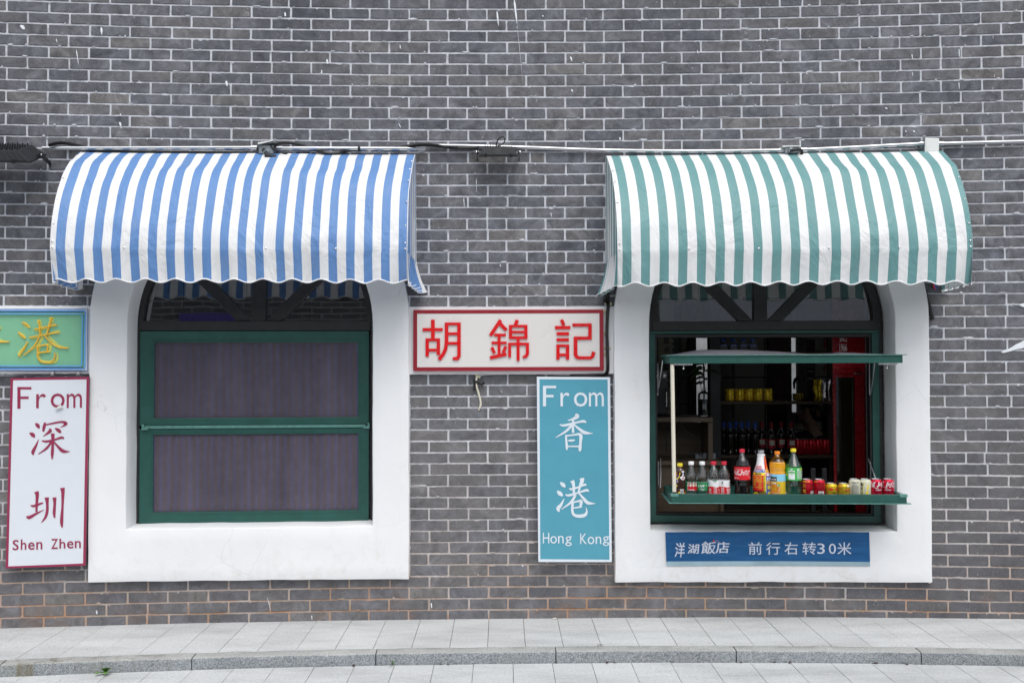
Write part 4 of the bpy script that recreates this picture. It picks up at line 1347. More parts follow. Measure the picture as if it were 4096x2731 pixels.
# ---- red and cream sign between the windows
FS = Frame(-0.02)
sg = thing('shop_sign', 'cream sign with maroon border and three raised red characters between the two windows', 'sign', FS.matrix)
mb = MB()
a = FS.at(930, 705, 0.036); b = FS.at(1414, 858, 0.036)
def rag(x0, x1, z, n, amp, seed): return [(x0 + (x1-x0)*i/n, z + amp*noise.noise(Vector((i*0.7, seed, 2)))) for i in range(n+1)]
poly = rag(a[0], b[0], b[1], 24, 0.003, 1) + rag(b[0], a[0], a[1], 40, 0.006, 5)
mb.prism(poly, -0.036, 0.02)
mb.build('backing_board', M['plaster'], sg)
c1 = conv_from(FS, 0.062, 1600, 1100, 2.6133)
x0, z1 = c1(139, 364); x1, z0 = c1(2129, 998)
ix0, iz1 = c1(179, 403); ix1, iz0 = c1(2087, 958)
mb = MB()
y = -0.062
mb.box(x0, x1, y, -0.0365, iz1, z1); mb.box(x0, x1, y, -0.0365, z0, iz0)
mb.box(x0, ix0, y, -0.0365, iz0, iz1); mb.box(ix1, x1, y, -0.0365, iz0, iz1)
mb.build('border', M['sign_maroon'], sg, bevel=0.001)
mb = MB(); mb.box(ix0, ix1, y+0.0015, -0.0365, iz0, iz1)
mb.build('panel', M['sign_cream'], sg)
CH = [  # three characters, each a list of (points, width)
 [([(238,570),(446,570)],32), ([(345,467),(345,664)],38), ([(285,663),(285,851)],34), ([(402,663),(402,835)],34), ([(268,676),(419,676)],28), ([(300,784),(390,784)],28),
  ([(487,497),(487,690),(478,770),(452,826),(408,884)],[36,36,36,36,38]), ([(470,510),(635,510)],28), ([(617,497),(617,846),(600,872),(552,872)],[36,36,34,28]), ([(503,613),(602,613)],28), ([(499,713),(602,713)],28)],
 [([(1052,470),(945,632)],36), ([(1042,503),(1112,576)],36), ([(985,626),(1107,626)],28), ([(958,708),(1115,708)],27), ([(1036,614),(1036,838)],30), ([(960,755),(988,815)],32), ([(1106,745),(1078,810)],32), ([(941,864),(1112,826)],34),
  ([(1226,470),(1206,522)],36), ([(1155,522),(1155,667)],31), ([(1316,522),(1316,667)],32), ([(1140,534),(1332,534)],26), ([(1168,595),(1302,595)],24), ([(1140,654),(1332,654)],27), ([(1235,666),(1235,896)],30),
  ([(1132,720),(1348,720)],27), ([(1146,710),(1146,858)],30), ([(1332,710),(1332,822),(1316,850),(1284,856)],[32,32,30,26])],
 [([(1688,466),(1712,522)],34), ([(1620,549),(1781,549)],33), ([(1637,613),(1765,613)],32), ([(1637,676),(1765,676)],32), ([(1651,725),(1651,882)],34), ([(1751,725),(1751,882)],34), ([(1634,738),(1768,738)],26), ([(1665,834),(1738,834)],28),
  ([(1803,522),(2003,522)],31), ([(1985,508),(1985,675)],36), ([(1817,659),(2003,659)],32), ([(1834,646),(1834,832),(1850,858),(1880,865),(1990,865),(2012,850),(2024,802)],[38,38,34,31,31,33,38])]]
for strokes in CH:
    mb = MB()
    for k, (pts, w) in enumerate(strokes):
        bar(mb, pts, w, c1, -0.0690 - 0.00012*k, 0.0075 + 0.00012*k)
    mb.build('letter', M['sign_red'], sg)

# ---- teal upright sign
FT = Frame(0.39)
tl = thing('upright_sign', 'tall teal sign with pale letters beside the open window, hung on bare brick', 'sign', FT.matrix, 'tall upright signs')
dT = 0.085
c2 = conv_from(FT, dT, 2120, 1490, 2.0108)
def upright(root, F, conv, outer, inner, d, mats, side_back):
    """outer / inner: four crop corners (tl, tr, br, bl)"""
    O = [conv(*p) for p in outer]; I = [conv(*p) for p in inner]
    mb = MB()
    for i in range(4):
        j = (i+1) % 4
        mb.prism([O[i], O[j], I[j], I[i]], -d, -d+0.012, back=False)
    mb.build('border', mats[0], root)
    mb = MB(); mb.prism(I, -d+0.0012, -d+0.011); mb.build('panel', mats[1], root)
    mb = MB()
    G = [(x*0.997 + sum(p[0] for p in O)/4*0.003, z) for x, z in O]
    mb.prism(G, -d+0.0125, side_back); mb.build('box_body', mats[2], root, bevel=0.002)
upright(tl, FT, c2, [(55,33),(644,37),(658,1522),(67,1521)], [(76,53),(624,55),(639,1503),(83,1499)], dT, (M['sign_pale'], M['sign_teal'], M['sign_white']), -0.004)
yT = -dT - 0.0006
KX = [[(365,334,16),(381,350,32),(346,373,20),(304,384,7)], [(239,417,8),(278,423,20),(380,399,16),(430,391,21),(452,400,10)], [(347,372,15),(345,430,18),(347,484,20)],
      [(337,420,20),(290,470,19),(205,522,5)], [(352,415,10),(400,455,21),(442,482,26),(507,488,3)], [(289,500,14),(293,560,18),(297,600,20),(294,622,8)],
      [(292,507,14),(350,500,14),(396,494,20),(409,510,28),(406,560,21),(402,612,24),(399,633,9)], [(306,545,10),(335,545,18),(362,541,9)], [(302,592,11),(402,592,13)]]
KG = [[(242,882,10),(265,900,32),(284,920,11)], [(218,950,10),(240,970,33),(263,990,13)], [(276,1011,4),(250,1060,22),(226,1092,30),(236,1118,7)],
      [(339,867,34),(350,900,24),(353,968,18)], [(416,847,38),(418,870,32),(400,920,19),(387,972,12)], [(314,931,9),(340,935,18),(400,915,14),(440,900,18),(453,905,9)],
      [(284,979,9),(315,985,19),(400,960,14),(455,944,21),(473,955,9)], [(366,980,20),(330,1040,20),(252,1098,4)], [(391,964,12),(430,1010,21),(466,1046,26),(527,1051,3)],
      [(334,1046,14),(380,1034,14),(408,1030,24),(411,1050,24),(402,1082,13)], [(344,1088,10),(395,1080,14),(419,1078,8)], [(344,1040,20),(340,1100,20),(351,1139,22),(390,1152,26),(440,1144,27),(456,1115,15),(450,1082,4)]]
def kai(root, strokes, conv, y, mat_, name='letter', scale=1.0):
    mb = MB()
    for k, s in enumerate(strokes): brush(mb, s, conv, y - 0.00012*k, 0.0004, 7, scale)
    return mb.build(name, mat_, root)
kai(tl, KX, c2, yT, M['sign_pale']); kai(tl, KG, c2, yT, M['sign_pale'])
def word(root, conv, y, boxes, mat_, bold=0.0):
    for ch, xa, ya, xb, yb in boxes:
        mb = MB()
        (ax, az), (bx, bz) = conv(xa, yb), conv(xb, ya)
        text_into(mb, ch, ax, bx, az, bz, flat_place(y), bold)
        mb.build('letter', mat_, root)
def letter_f(root, conv, y, x0, y0, x1, y1, w, h, xm, ym, mat_):
    mb = MB()
    bar(mb, [(x0+w/2, y0), (x0+w/2, y1)], w, conv, y, 0.0004)
    bar(mb, [(x0+w, y0+h/2), (x1, y0+h/2)], h, conv, y, 0.0004)
    bar(mb, [(x0+w, ym), (xm, ym)], h, conv, y, 0.0004)
    mb.build('letter', mat_, root)
letter_f(tl, c2, yT, 104, 105, 210, 271, 25, 20, 190, 188, M['sign_pale'])
word(tl, c2, yT, [('r',245,160,318,271),('o',353,158,461,273),('m',474,158,593,271)], M['sign_pale'], 0.0)
word(tl, c2, yT, [('H',104,1285,155,1371),('o',163,1312,216,1373),('n',226,1310,271,1371),('g',284,1314,336,1393),('K',404,1292,456,1376),('o',464,1317,517,1378),('n',528,1316,573,1376),('g',585,1314,637,1391)], M['sign_pale'], 0.0)

# ---- white upright sign with crimson letters
FW = Frame(-2.77)
wt = thing('upright_sign', 'tall white sign with crimson letters and border, its vinyl torn under the letter o', 'sign', FW.matrix, 'tall upright signs')
dW = 0.075
c3 = conv_from(FW, dW, 20, 1490, 1.9861)
upright(wt, FW, c3, [(44,43),(667,33),(637,1531),(5,1553)], [(64,60),(648,53),(620,1514),(25,1537)], dW, (M['sign_crimson'], M['sign_white'], M['sign_side']), -0.004)
yW = -dW - 0.0006
KS = [[(241,402,10),(260,420,30),(273,442,10)], [(196,478,10),(220,493,32),(236,514,11)], [(267,530,4),(246,580,18),(222,630,26),(228,653,7)],
      [(318,396,14),(311,430,24),(303,468,14)], [(316,416,10),(400,398,14),(455,391,17),(484,404,26),(462,424,11),(440,434,4)], [(352,444,10),(360,461,26),(335,483,16),(303,506,4)],
      [(398,441,10),(425,458,28),(444,476,15)], [(293,539,8),(330,546,17),(400,530,14),(450,515,19),(469,523,10)], [(380,483,30),(380,560,20),(376,640,23),(375,687,7)],
      [(372,545,17),(330,600,17),(264,646,4)], [(386,545,10),(425,590,19),(462,622,26),(515,626,3)]]
KZ = [[(249,944,38),(256,972,28),(252,1040,20),(250,1106,17)], [(204,1053,9),(230,1058,20),(280,1040,16),(304,1033,8)], [(172,1139,10),(192,1149,26),(250,1118,16),(312,1087,3)],
      [(332,990,36),(336,1040,22),(335,1100,22),(320,1150,19),(288,1190,4)], [(393,990,32),(395,1040,21),(391,1110,23),(394,1152,12)], [(456,914,38),(460,950,27),(457,1060,18),(450,1180,26),(455,1229,9)]]
kai(wt, KS, c3, yW, M['sign_crimson']); kai(wt, KZ, c3, yW, M['sign_crimson'])
letter_f(wt, c3, yW, 98, 114, 210, 286, 25, 19, 188, 199, M['sign_crimson'])
word(wt, c3, yW, [('r',247,168,325,282),('o',362,165,475,279),('m',490,166,612,280)], M['sign_crimson'], 0.0)
word(wt, c3, yW, [
                  ('S',60,1326,110,1409),('h',125,1322,170,1405),('e',183,1345,236,1406),('n',248,1342,297,1403),('Z',367,1318,421,1399),('h',432,1316,480,1396),('e',492,1336,545,1396),('n',555,1334,603,1393)], M['sign_crimson'], 0.018)
mb = MB()
p = [c3(395,294), c3(440,250), c3(468,276), c3(425,287)]
mb.add([(p[0][0], yW-0.012, p[0][1]), (p[1][0], yW-0.0012, p[1][1]), (p[2][0], yW-0.010, p[2][1]), (p[3][0], yW-0.016, p[3][1])], [(0, 3, 1), (3, 2, 1)])
mb.build('torn_flap', M['tape'], wt)

# ---- green tube-letter sign at the left edge
FN = Frame(-3.0)
nn = thing('tube_sign', 'green sign with yellow tube characters and light blue tube border at the left edge', 'sign', FN.matrix)
dN = 0.055
c4 = conv_from(FN, dN, 0, 1210, 4.9)
mb = MB()
bl = c4(-1500, 1405); tr = c4(1800, 60)
mb.prism(rag(bl[0], tr[0], bl[1], 30, 0.003, 3) + rag(tr[0], bl[0], tr[1], 40, 0.004, 8), -0.034, 0.02)
mb.build('backing_board', M['plaster'], nn)
e = [c4(-1420, 1345), c4(1702, 1345), c4(1722, 124), c4(-1420, 118)]
mb = MB(); mb.prism(e, -0.0485, -0.0345); mb.build('box_body', M['sign_pale'], nn, bevel=0.001)
e2 = [c4(-1400, 1268), c4(1660, 1268), c4(1660, 185), c4(-1400, 185)]
mb = MB(); mb.prism(e2, -0.0505, -0.0490); mb.build('panel', M['neon_green'], nn)
mb = MB()
yl_ = -0.0498
def line_rect(x0, y0, x1, y1, w, yy):
    for q in ([(x0, y0), (x1, y0)], [(x1, y0), (x1, y1)], [(x1, y1), (x0, y1)]):
        bar(mb, q, w, c4, yy, 0.001)
line_rect(-1420, 126, 1712, 1336, 9, -0.0500); 
bar(mb, [(-1420, 178), (1664, 178)], 12, c4, -0.0520, 0.001); bar(mb, [(1655, 186), (1655, 1270)], 10, c4, -0.0522, 0.001); bar(mb, [(1650, 1280), (-1420, 1280)], 12, c4, -0.0524, 0.001)
mb.build('blue_line', M['neon_dark_blue'], nn)
def tube_px(mb, pts, r, y, per=5):
    Q = catmull(pts, per) if len(pts) > 2 else pts
    mb.tube([(c4(*q)[0], y, c4(*q)[1]) for q in Q], r, 10)
unit = abs(c4(100, 600)[0] - c4(0, 600)[0])/100
for (x1_, y0_, y1_) in ((1680, 158, 1304), (1622, 224, 1243)):
    mb = MB(); r = 13.5*unit
    path = [(-1400, y0_), (x1_-34, y0_), (x1_-10, y0_+10), (x1_, y0_+34), (x1_-14*(y1_-y0_)/1100, y1_-34), (x1_-26, y1_-8), (x1_-50, y1_), (-1400, y1_)]
    mb.tube([(c4(*q)[0], -0.062, c4(*q)[1]) for q in path], r, 10)
    mb.build('border_tube', M['neon_blue'], nn, smooth=180)
hk = [[(437,388),(510,415),(560,460),(592,497)], [(362,582),(420,630),(480,685),(500,708)], [(548,770),(480,890),(372,1058)], [(766,336),(785,520),(790,640)], [(1020,282),(970,460),(936,604)],
      [(672,528),(970,460),(1112,435)], [(582,690),(880,630),(1168,588)], [(775,682),(700,820),(600,930),(472,1032)], [(890,652),(980,760),(1100,850),(1200,885),(1350,895)],
      [(752,1000),(850,970),(982,968)], [(925,955),(945,865),(925,828),(830,838),(750,866),(744,1000),(760,1090),(810,1150),(900,1170),(1010,1165),(1060,1110),(1085,1050),(1086,982)]]
def from_teal(p): return (195 + (p[0]-507)*3.24, 768 + (p[1]-488)*2.93, p[2]*2.9)
def from_teal2(p): return (355 + (p[0]-218)*3.236, 290 + (p[1]-848)*2.90, p[2]*2.75)
for strokes, cv in ((KX, from_teal), (KG, from_teal2)):
    mb = MB()
    for k, s in enumerate(strokes): brush(mb, [cv(p) for p in s], c4, -0.0512 - 0.0001*k, 0.0005)
    mb.build('painted_letter', M['neon_pad'], nn)
xg = [[from_teal(p)[:2] for p in s] for s in KX]
xg[4] = [(-300,560),(-140,690),(0,765),(80,772),(195,768)]
for strokes in (xg, hk):
    mb = MB()
    for k, s in enumerate(strokes): tube_px(mb, s, 13.5*unit, -0.060 - 0.0003*k)
    mb.build('tube_letter', M['neon_yellow'], nn, smooth=180)
for (cx, cy) in ((1641, 192), (1622, 1271)):
    mb = MB(); x, z = c4(cx, cy); mb.disc(x, z, 0.0045, -0.0545, -0.0510, 10); mb.build('screw', M['aluminium'], nn)
for k, (px_, py_) in enumerate(((1018, 1385), (1525, 1385))):
    s = MB()
    x, z = c4(px_, py_)
    for q in range(3):
        s.tube([(x-0.006+q*0.006, -0.040, z+0.012), (x+0.002*q, -0.052-0.004*q, z-0.004), (x-0.012+q*0.011, -0.040, z-0.018)], [0.004, 0.0065, 0.003], 7)
    tag(s.build('tape_knot', M['tape'], matrix=FN.matrix), 'knotted scrap of white tape under the %s of the green tube sign' % ('middle' if k == 0 else 'right end'), 'tape', 'tape knots')

# ---- blue poster on the plaster under the open window
FP = Frame(1.62)
po = thing('poster', 'blue vinyl poster with white directions pasted on the plaster under the open window', 'poster', FP.matrix)
dP = 0.057
c5 = conv_from(FP, dP, 2640, 2100, 2.7349)
mb = MB()
n = 24
topl = [(57 + (2285-57)*i/n, 73 + 2.2*math.sin(i*1.7)*(1 if i % n else 0) - 3*math.sin(math.pi*i/n)) for i in range(n+1)]
botl = [(68 + (2294-68)*i/n, 393 + (398-393)*i/n - 4*math.sin(math.pi*i/n)) for i in range(n+1)]
botm = [(74 + (2296-74)*i/n, 440 + (442-440)*i/n - 4*math.sin(math.pi*i/n)) for i in range(n+1)]
def curve(x): return -dP - (x-0.02)**2/(2*WALL_R) - 0.0012
def yy(i): return 0.0010*noise.noise(Vector((i*0.5, 2, 1)))
def strip(A, B, y_off):
    vs = [(c5(*p)[0], curve(c5(*p)[0])+yy(i)+y_off, c5(*p)[1]) for i, p in enumerate(A)] + [(c5(*p)[0], curve(c5(*p)[0])+yy(i)+y_off, c5(*p)[1]) for i, p in enumerate(B)]
    vs += [(x, y+0.0009, z) for x, y, z in vs]
    m = 2*(n+1)
    fs = []
    for i in range(n):
        fs += [(n+1+i, n+2+i, i+1, i), (i, i+1, m+i+1, m+i), (n+2+i, n+1+i, m+n+1+i, m+n+2+i)]
    fs += [(0, m, m+n+1, n+1), (n, 2*n+1, m+2*n+1, m+n)]
    mb.add(vs, fs)
strip(topl, botl, 0.0); mb.build('sheet', M['poster'], po)
mb = MB(); strip(botl, botm, 0.0003); mb.build('foot_strip', M['poster_foot'], po)
def poster_place(x, z, t): return (x, curve(x) - 0.0014 + t, z)
def pw(boxes, bold=0.0, shear=0.0, name='letter', mt='poster_ink'):
    for ch, xa, ya, xb, yb in boxes:
        mb = MB(); (ax, az), (bx, bz) = c5(xa, yb), c5(xb, ya)
        text_into(mb, ch, ax, bx, az, bz, poster_place, bold, shear)
        mb.build(name, M[mt] if isinstance(mt, str) else mt, po)
pw([('前',968,183,1114,318),('行',1160,186,1312,320),('右',1360,184,1506,318),('转',1556,184,1706,318),('3',1720,196,1800,310),('0',1845,198,1922,310),('米',1938,184,2090,320)], 0.004)
pw([('洋',163,186,270,345),('湖',302,202,425,308),('飯',450,174,610,310),('店',612,178,756,303)], 0.030, 0.10)
mb = MB(); p0, p1 = c5(580, 188), c5(594, 158)
q = curve(p0[0]) - 0.0014; mb.box(p0[0], p1[0], q, q+0.0006, p0[1], p1[1]); mb.build('seal_mark', INK['red'], po)
pw([('THE LAKE',601,162,645,170),('RESTAURANT',601,178,660,185)])
# little white brush strokes painted on the brick at the right edge
c6 = lambda x, y: on_wall((3800 + x/4.48)/1.7415, (1150 + y/4.48)/1.7415, 0.0065)
mb = MB()
mb.prism([c6(*p) for p in ((915,1163),(960,1130),(1040,1105),(1100,1072),(1190,1015),(1260,985),(1340,940),(1520,820),(1640,770),(1660,860),(1500,980),(1330,1072),(1285,1092),(1200,1102),(1080,1142),(960,1170))], -0.0065, -0.003)
mb.prism([c6(*p) for p in ((1240,316),(1300,285),(1420,262),(1560,300),(1600,420),(1480,400),(1330,352),(1290,338))], -0.0066, -0.003)
tag(mb.build('wall_lettering', M['paint_white'], bend=True), 'white brush strokes of a painted character on the brick at the right edge', 'painted lettering')

# ================================================================ PIPES, BOXES, CABLES, FLOODLIGHTS
def wpath(pts, d): return [Vector(wall_point(*on_wall(x, y, dd if dd is not None else d), (dd if dd is not None else d))) for x, y, dd in [(p[0], p[1], p[2] if len(p) > 2 else None) for p in pts]]
def dense(pts, step=None, per=8):
    return [Vector(p) for p in catmull([tuple(p) for p in pts], per)]
def conduit(name_label, pts, d=0.030, r=0.0118, category='pipe', couplers=()):
    P = dense(wpath(pts, d), per=6)
    o = P[0].copy()
    root = thing('conduit_pipe', name_label, category, Matrix.Translation(o), 'steel conduit pipes along the wall')
    mb = MB(); mb.tube([p - o for p in P], r, 12)
    mb.build('tube', M['steel'], root, smooth=60)
    for (x, y) in couplers:
        q = wpath([(x-7, y), (x, y), (x+7, y)], d)
        mb = MB(); mb.tube([p - o for p in q], r*1.32, 12); mb.build('coupling', M['steel'], root, smooth=50)
    return root, o
cp1, o1 = conduit('leftmost steel pipe above the left half of the blue awning, ending at the grey box', [(98, 340.5), (250, 340.5), (430, 340), (592, 339.5)], couplers=[(585, 339.5)])
cp2, o2 = conduit('steel conduit pipe above the right half of the blue awning, with black tape round it', [(632, 340.5), (760, 341), (880, 341.5), (974, 342)], couplers=[(642, 340.5), (970, 342)])
cp3, o3 = conduit('long steel conduit pipe between the small floodlight and the green awning', [(985, 334.6), (1060, 335.4), (1190, 338.5), (1390, 345.5), (1600, 347.5), (1800, 345.8)], d=0.026, couplers=[(1795, 345.8)])
cp4, o4 = conduit('short sloping steel conduit pipe rising to the white switch box', [(1842, 344.5), (1960, 339), (2060, 333.5), (2128, 330)], couplers=[(1846, 344.5), (2118, 330.5)])
cp5, o5 = conduit('rightmost steel conduit pipe beyond the white switch box', [(2154, 330.5), (2250, 328), (2352, 325.5), (2480, 323)], couplers=[(2160, 330.3)])
for root, o, (x, y) in ((cp2, o2, (825, 341)), (cp2, o2, (967, 341))):
    q = wpath([(x-3, y), (x, y), (x+3, y)], 0.030)
    mb = MB(); mb.tube([p - o for p in q], 0.0135, 12); mb.build('tape_band', M['black_plastic'], root, smooth=50)
def cable(label, pts, r=0.010, ridge=0.13, mat_='black_plastic', per=14, category='cable', name='corrugated_cable', group=None):
    P = dense(wpath(pts, 0.03), per=per)
    o = P[0].copy()
    mb = MB(); mb.tube([p - o for p in P], r, 8, ridge=ridge)
    ob = mb.build(name, M[mat_], matrix=Matrix.Translation(o), smooth=60)
    return tag(ob, label, category, group)
cable('black corrugated cable arching from the large floodlight to the first steel pipe', [(112, 335, .06), (122, 331, .05), (140, 328.5, .035), (160, 330.5, .03), (184, 336, .028), (205, 342, .015)], per=16)
cable('black corrugated cable looping behind the pipe right of the grey box', [(625, 339, .05), (637, 330, .045), (660, 327.5, .04), (685, 331.5, .03), (706, 340, .012), (730, 346, .028), (745, 352, .042), (765, 353.5, .042), (785, 350.5, .034), (800, 346, .028), (830, 344, .012)], per=12)
cable('black corrugated cable strapped over the pipe end, leading to the small floodlight', [(905, 341, .012), (935, 336.5, .03), (955, 333.8, .05), (975, 333, .055), (1000, 334.5, .055), (1030, 338.5, .055), (1060, 340.5, .05), (1100, 339.2, .045)], per=20)
cable('thin grey cable drooping from the open grey box onto the blue awning', [(621, 333, .07), (628, 342, .078), (640, 348, .07), (660, 354, .06)], r=0.0062, ridge=0, mat_='lamp_body', name='thin_cable')
cable('thick black cable lying along the wall just above the blue awning', [(205, 347, .018), (330, 350, .018), (470, 351.5, .018), (600, 352, .018)], r=0.010, per=40)
cable('black corrugated cable running down beside the red character sign', [(1408, 652, .10), (1399, 668, .075), (1396, 690, .052), (1397, 700, .052), (1395, 730, .052), (1394, 765, .052), (1395, 800, .052), (1396, 835, .05), (1395, 853, .048), (1388, 861, .04), (1365, 861.5, .03), (1310, 862, .022)], r=0.0105, per=22)
cable('loose split cable end hanging under the corner of the green awning', [(1404, 655, .08), (1392, 680, .06), (1389, 695, .05)], r=0.011, per=16)
cable('pale wire running under the red character sign to the tape wrap', [(1380, 861, .018), (1300, 859.5, .016), (1200, 857.5, .016), (1120, 859, .018), (1097, 864, .02)], r=0.006, ridge=0, mat_='tape', name='thin_cable')
cable('old beige wire hanging from the tape wrap into a hole in the bricks', [(1096, 864, .022), (1093, 880, .024), (1099, 902, .018), (1104, 925, .014), (1101, 938, .012), (1097, 944, -.01)], r=0.0065, ridge=0.05, mat_='cream', name='frayed_wire', category='wire')
F0 = Frame(-0.21)
mb = MB()
for pts in ([(1087, 872), (1104, 884)], [(1104, 884), (1113, 879)], [(1091, 878), (1089, 897)]):
    a, b = F0.at(*pts[0], 0.03), F0.at(*pts[1], 0.03)
    mb.tube([(a[0], -0.026, a[1]), (b[0], -0.022, b[1])], [0.009, 0.008], 6)
tag(mb.build('tape_wrap', M['black_plastic'], matrix=F0.matrix, bevel=0.001), 'scraps of black tape wrapped round the beige wire below the red character sign', 'tape')
mb = MB()
a = F0.at(1099, 941, 0.004)
k = 12
mb.add([(a[0] + (0.010 + 0.003*math.sin(i*2.1))*math.cos(2*math.pi*i/k), -0.0052, a[1] + (0.008 + 0.002*math.cos(i*1.3))*math.sin(2*math.pi*i/k)) for i in range(k)], [tuple(range(k))])
mb.mat(0)
hole = mb.build('wire_hole', M['joint'], matrix=F0.matrix); hole.parent = building; hole.matrix_world = F0.matrix
# yellowed foam blobs that hold the cables
blobs = []
for i, (x, y, r) in enumerate(((1095, 861, .012), (1101, 866, .009), (1391, 696, .010), (1402, 698, .011), (1389, 715, .010), (1388, 765, .008), (1390, 798, .009), (1402, 800, .007), (1389, 812, .008))):
    s, z = on_wall(x, y, 0.03)
    bm = bmesh.new(); bmesh.ops.create_icosphere(bm, subdivisions=2, radius=r)
    for v in bm.verts: v.co *= 1 + 0.35*noise.noise(v.co*160 + Vector((i, 0, 0))); v.co.x *= 0.8; v.co.y *= 0.5
    me = bpy.data.meshes.new('foam_blob'); bm.to_mesh(me); bm.free(); me.materials.append(M['glue'])
    o = bpy.data.objects.new('foam_blob', me); COL.objects.link(o)
    o.location = wall_point(s, z, 0.038 if x > 1300 else 0.02)
    tag(o, 'blob of yellowed foam holding a cable beside the red character sign' if i > 1 else 'blob of yellowed foam holding wire under the red character sign', 'foam blob', 'foam blobs on cables')
# grey junction box with a loose white lid
FJ = Frame(on_wall(611, 340, .05)[0])
jb = thing('junction_box', 'grey junction box with a loose tilted white lid, on the pipe above the blue awning', 'junction box', FJ.matrix)
mb = MB(); a, b = FJ.at(594.5, 353, 0.072), FJ.at(628, 333.5, 0.072)
mb.box(a[0], b[0], -0.072, -0.006, a[1], b[1]); mb.build('body', M['grey_plastic'], jb, bevel=0.005)
mb = MB(); c = FJ.at(606, 345.5, 0.073); mb.disc(c[0], c[1], 0.013, -0.0735, -0.0718, 20); mb.build('knockout', M['lamp_body'], jb)
mb = MB()
p = [FJ.at(592, 332.5, .08), FJ.at(629, 326.5, .08), FJ.at(629.5, 322.5, .08), FJ.at(592.5, 327.5, .08)]
mb.prism(p, -0.085, -0.004); mb.build('lid', M['white_plastic'], jb, bevel=0.003)
mb = MB(); c = FJ.at(614, 347.5, 0.08); mb.tube([(c[0], -0.070, c[1]), (c[0]-0.006, -0.098, c[1]-0.012)], 0.017, 12); mb.build('gland', M['grey_plastic'], jb, smooth=50)
mb = MB(); mb.tube([(c[0]-0.006, -0.096, c[1]-0.012), (c[0]-0.002, -0.108, c[1]-0.030), (c[0]+0.03, -0.10, c[1]-0.036), (c[0]+0.055, -0.09, c[1]-0.036)], 0.011, 8, ridge=0.1); mb.build('hose', M['lamp_body'], jb, smooth=60)
mb = MB(); e1, e2 = FJ.at(592, 335, .08), FJ.at(629, 324.5, .088)
mb.tube([(e1[0]-0.012, -0.05, e1[1]-0.018), (e1[0], -0.088, e1[1]), (e2[0], -0.0885, e2[1]), (e2[0]+0.004, -0.07, e2[1]-0.03), (e2[0]+0.016, -0.03, e2[1]-0.075)], 0.0035, 6); mb.build('strap', M['black_plastic'], jb)
# second grey box
FK = Frame(on_wall(1822, 343, .04)[0])
jb2 = thing('junction_box', 'small grey junction box with a flat pale lid, on the pipe above the green awning', 'junction box', FK.matrix)
mb = MB(); a, b = FK.at(1803.5, 352.5, .06), FK.at(1836.5, 337.5, .06); mb.box(a[0], b[0], -0.06, -0.006, a[1], b[1]); mb.build('body', M['grey_plastic'], jb2, bevel=0.006)
mb = MB(); a, b = FK.at(1797, 338, .065), FK.at(1839.5, 334.6, .065); mb.box(a[0], b[0], -0.070, -0.004, a[1], b[1]); mb.build('lid', M['white_plastic'], jb2, bevel=0.002)
mb = MB(); c = FK.at(1815, 346, .06); mb.tube([(c[0]-0.004, -0.058, c[1]), (c[0]+0.002, -0.085, c[1])], 0.013, 12); mb.build('gland', M['steel'], jb2, smooth=50)
mb = MB(); c = FK.at(1819, 346.2, .08); c2_ = FK.at(1842, 346, .06); mb.tube([tuple(q) for q in catmull([(c[0]-0.012, -0.082, c[1]), (c[0]+0.02, -0.088, c[1]+0.003), (c2_[0]-0.012, -0.075, c[1]+0.004), (c2_[0], -0.060, c[1]-0.012), (c2_[0]-0.01, -0.05, c[1]-0.026)], 6)], 0.0095, 8, ridge=0.1); mb.build('hose', M['black_plastic'], jb2, smooth=60)
# white switch box
FX = Frame(on_wall(2140, 333, .05)[0])
wbx = thing('switch_box', 'square white plastic switch box on the pipe at the top corner of the green awning', 'switch box', FX.matrix)
mb = MB(); p = [FX.at(2124.5, 350, .06), FX.at(2157, 350.5, .06), FX.at(2157.5, 317.5, .06), FX.at(2125.5, 316.2, .06)]
mb.prism(p, -0.060, -0.046); mb.build('cover', M['white_plastic'], wbx, bevel=0.004)
mb = MB(); q = [(x*0.9 + 0.1*sum(t[0] for t in p)/4 - 0.002, z) for x, z in p]; mb.prism(q, -0.0455, -0.003); mb.build('body', M['grey_plastic'], wbx, bevel=0.002)
mb = MB(); q = [(x*0.80 + 0.2*sum(t[0] for t in p)/4, z*0.80 + 0.2*sum(t[1] for t in p)/4) for x, z in p]; mb.prism(q, -0.0612, -0.0598); mb.build('plate', M['white_plastic'], wbx, bevel=0.001)

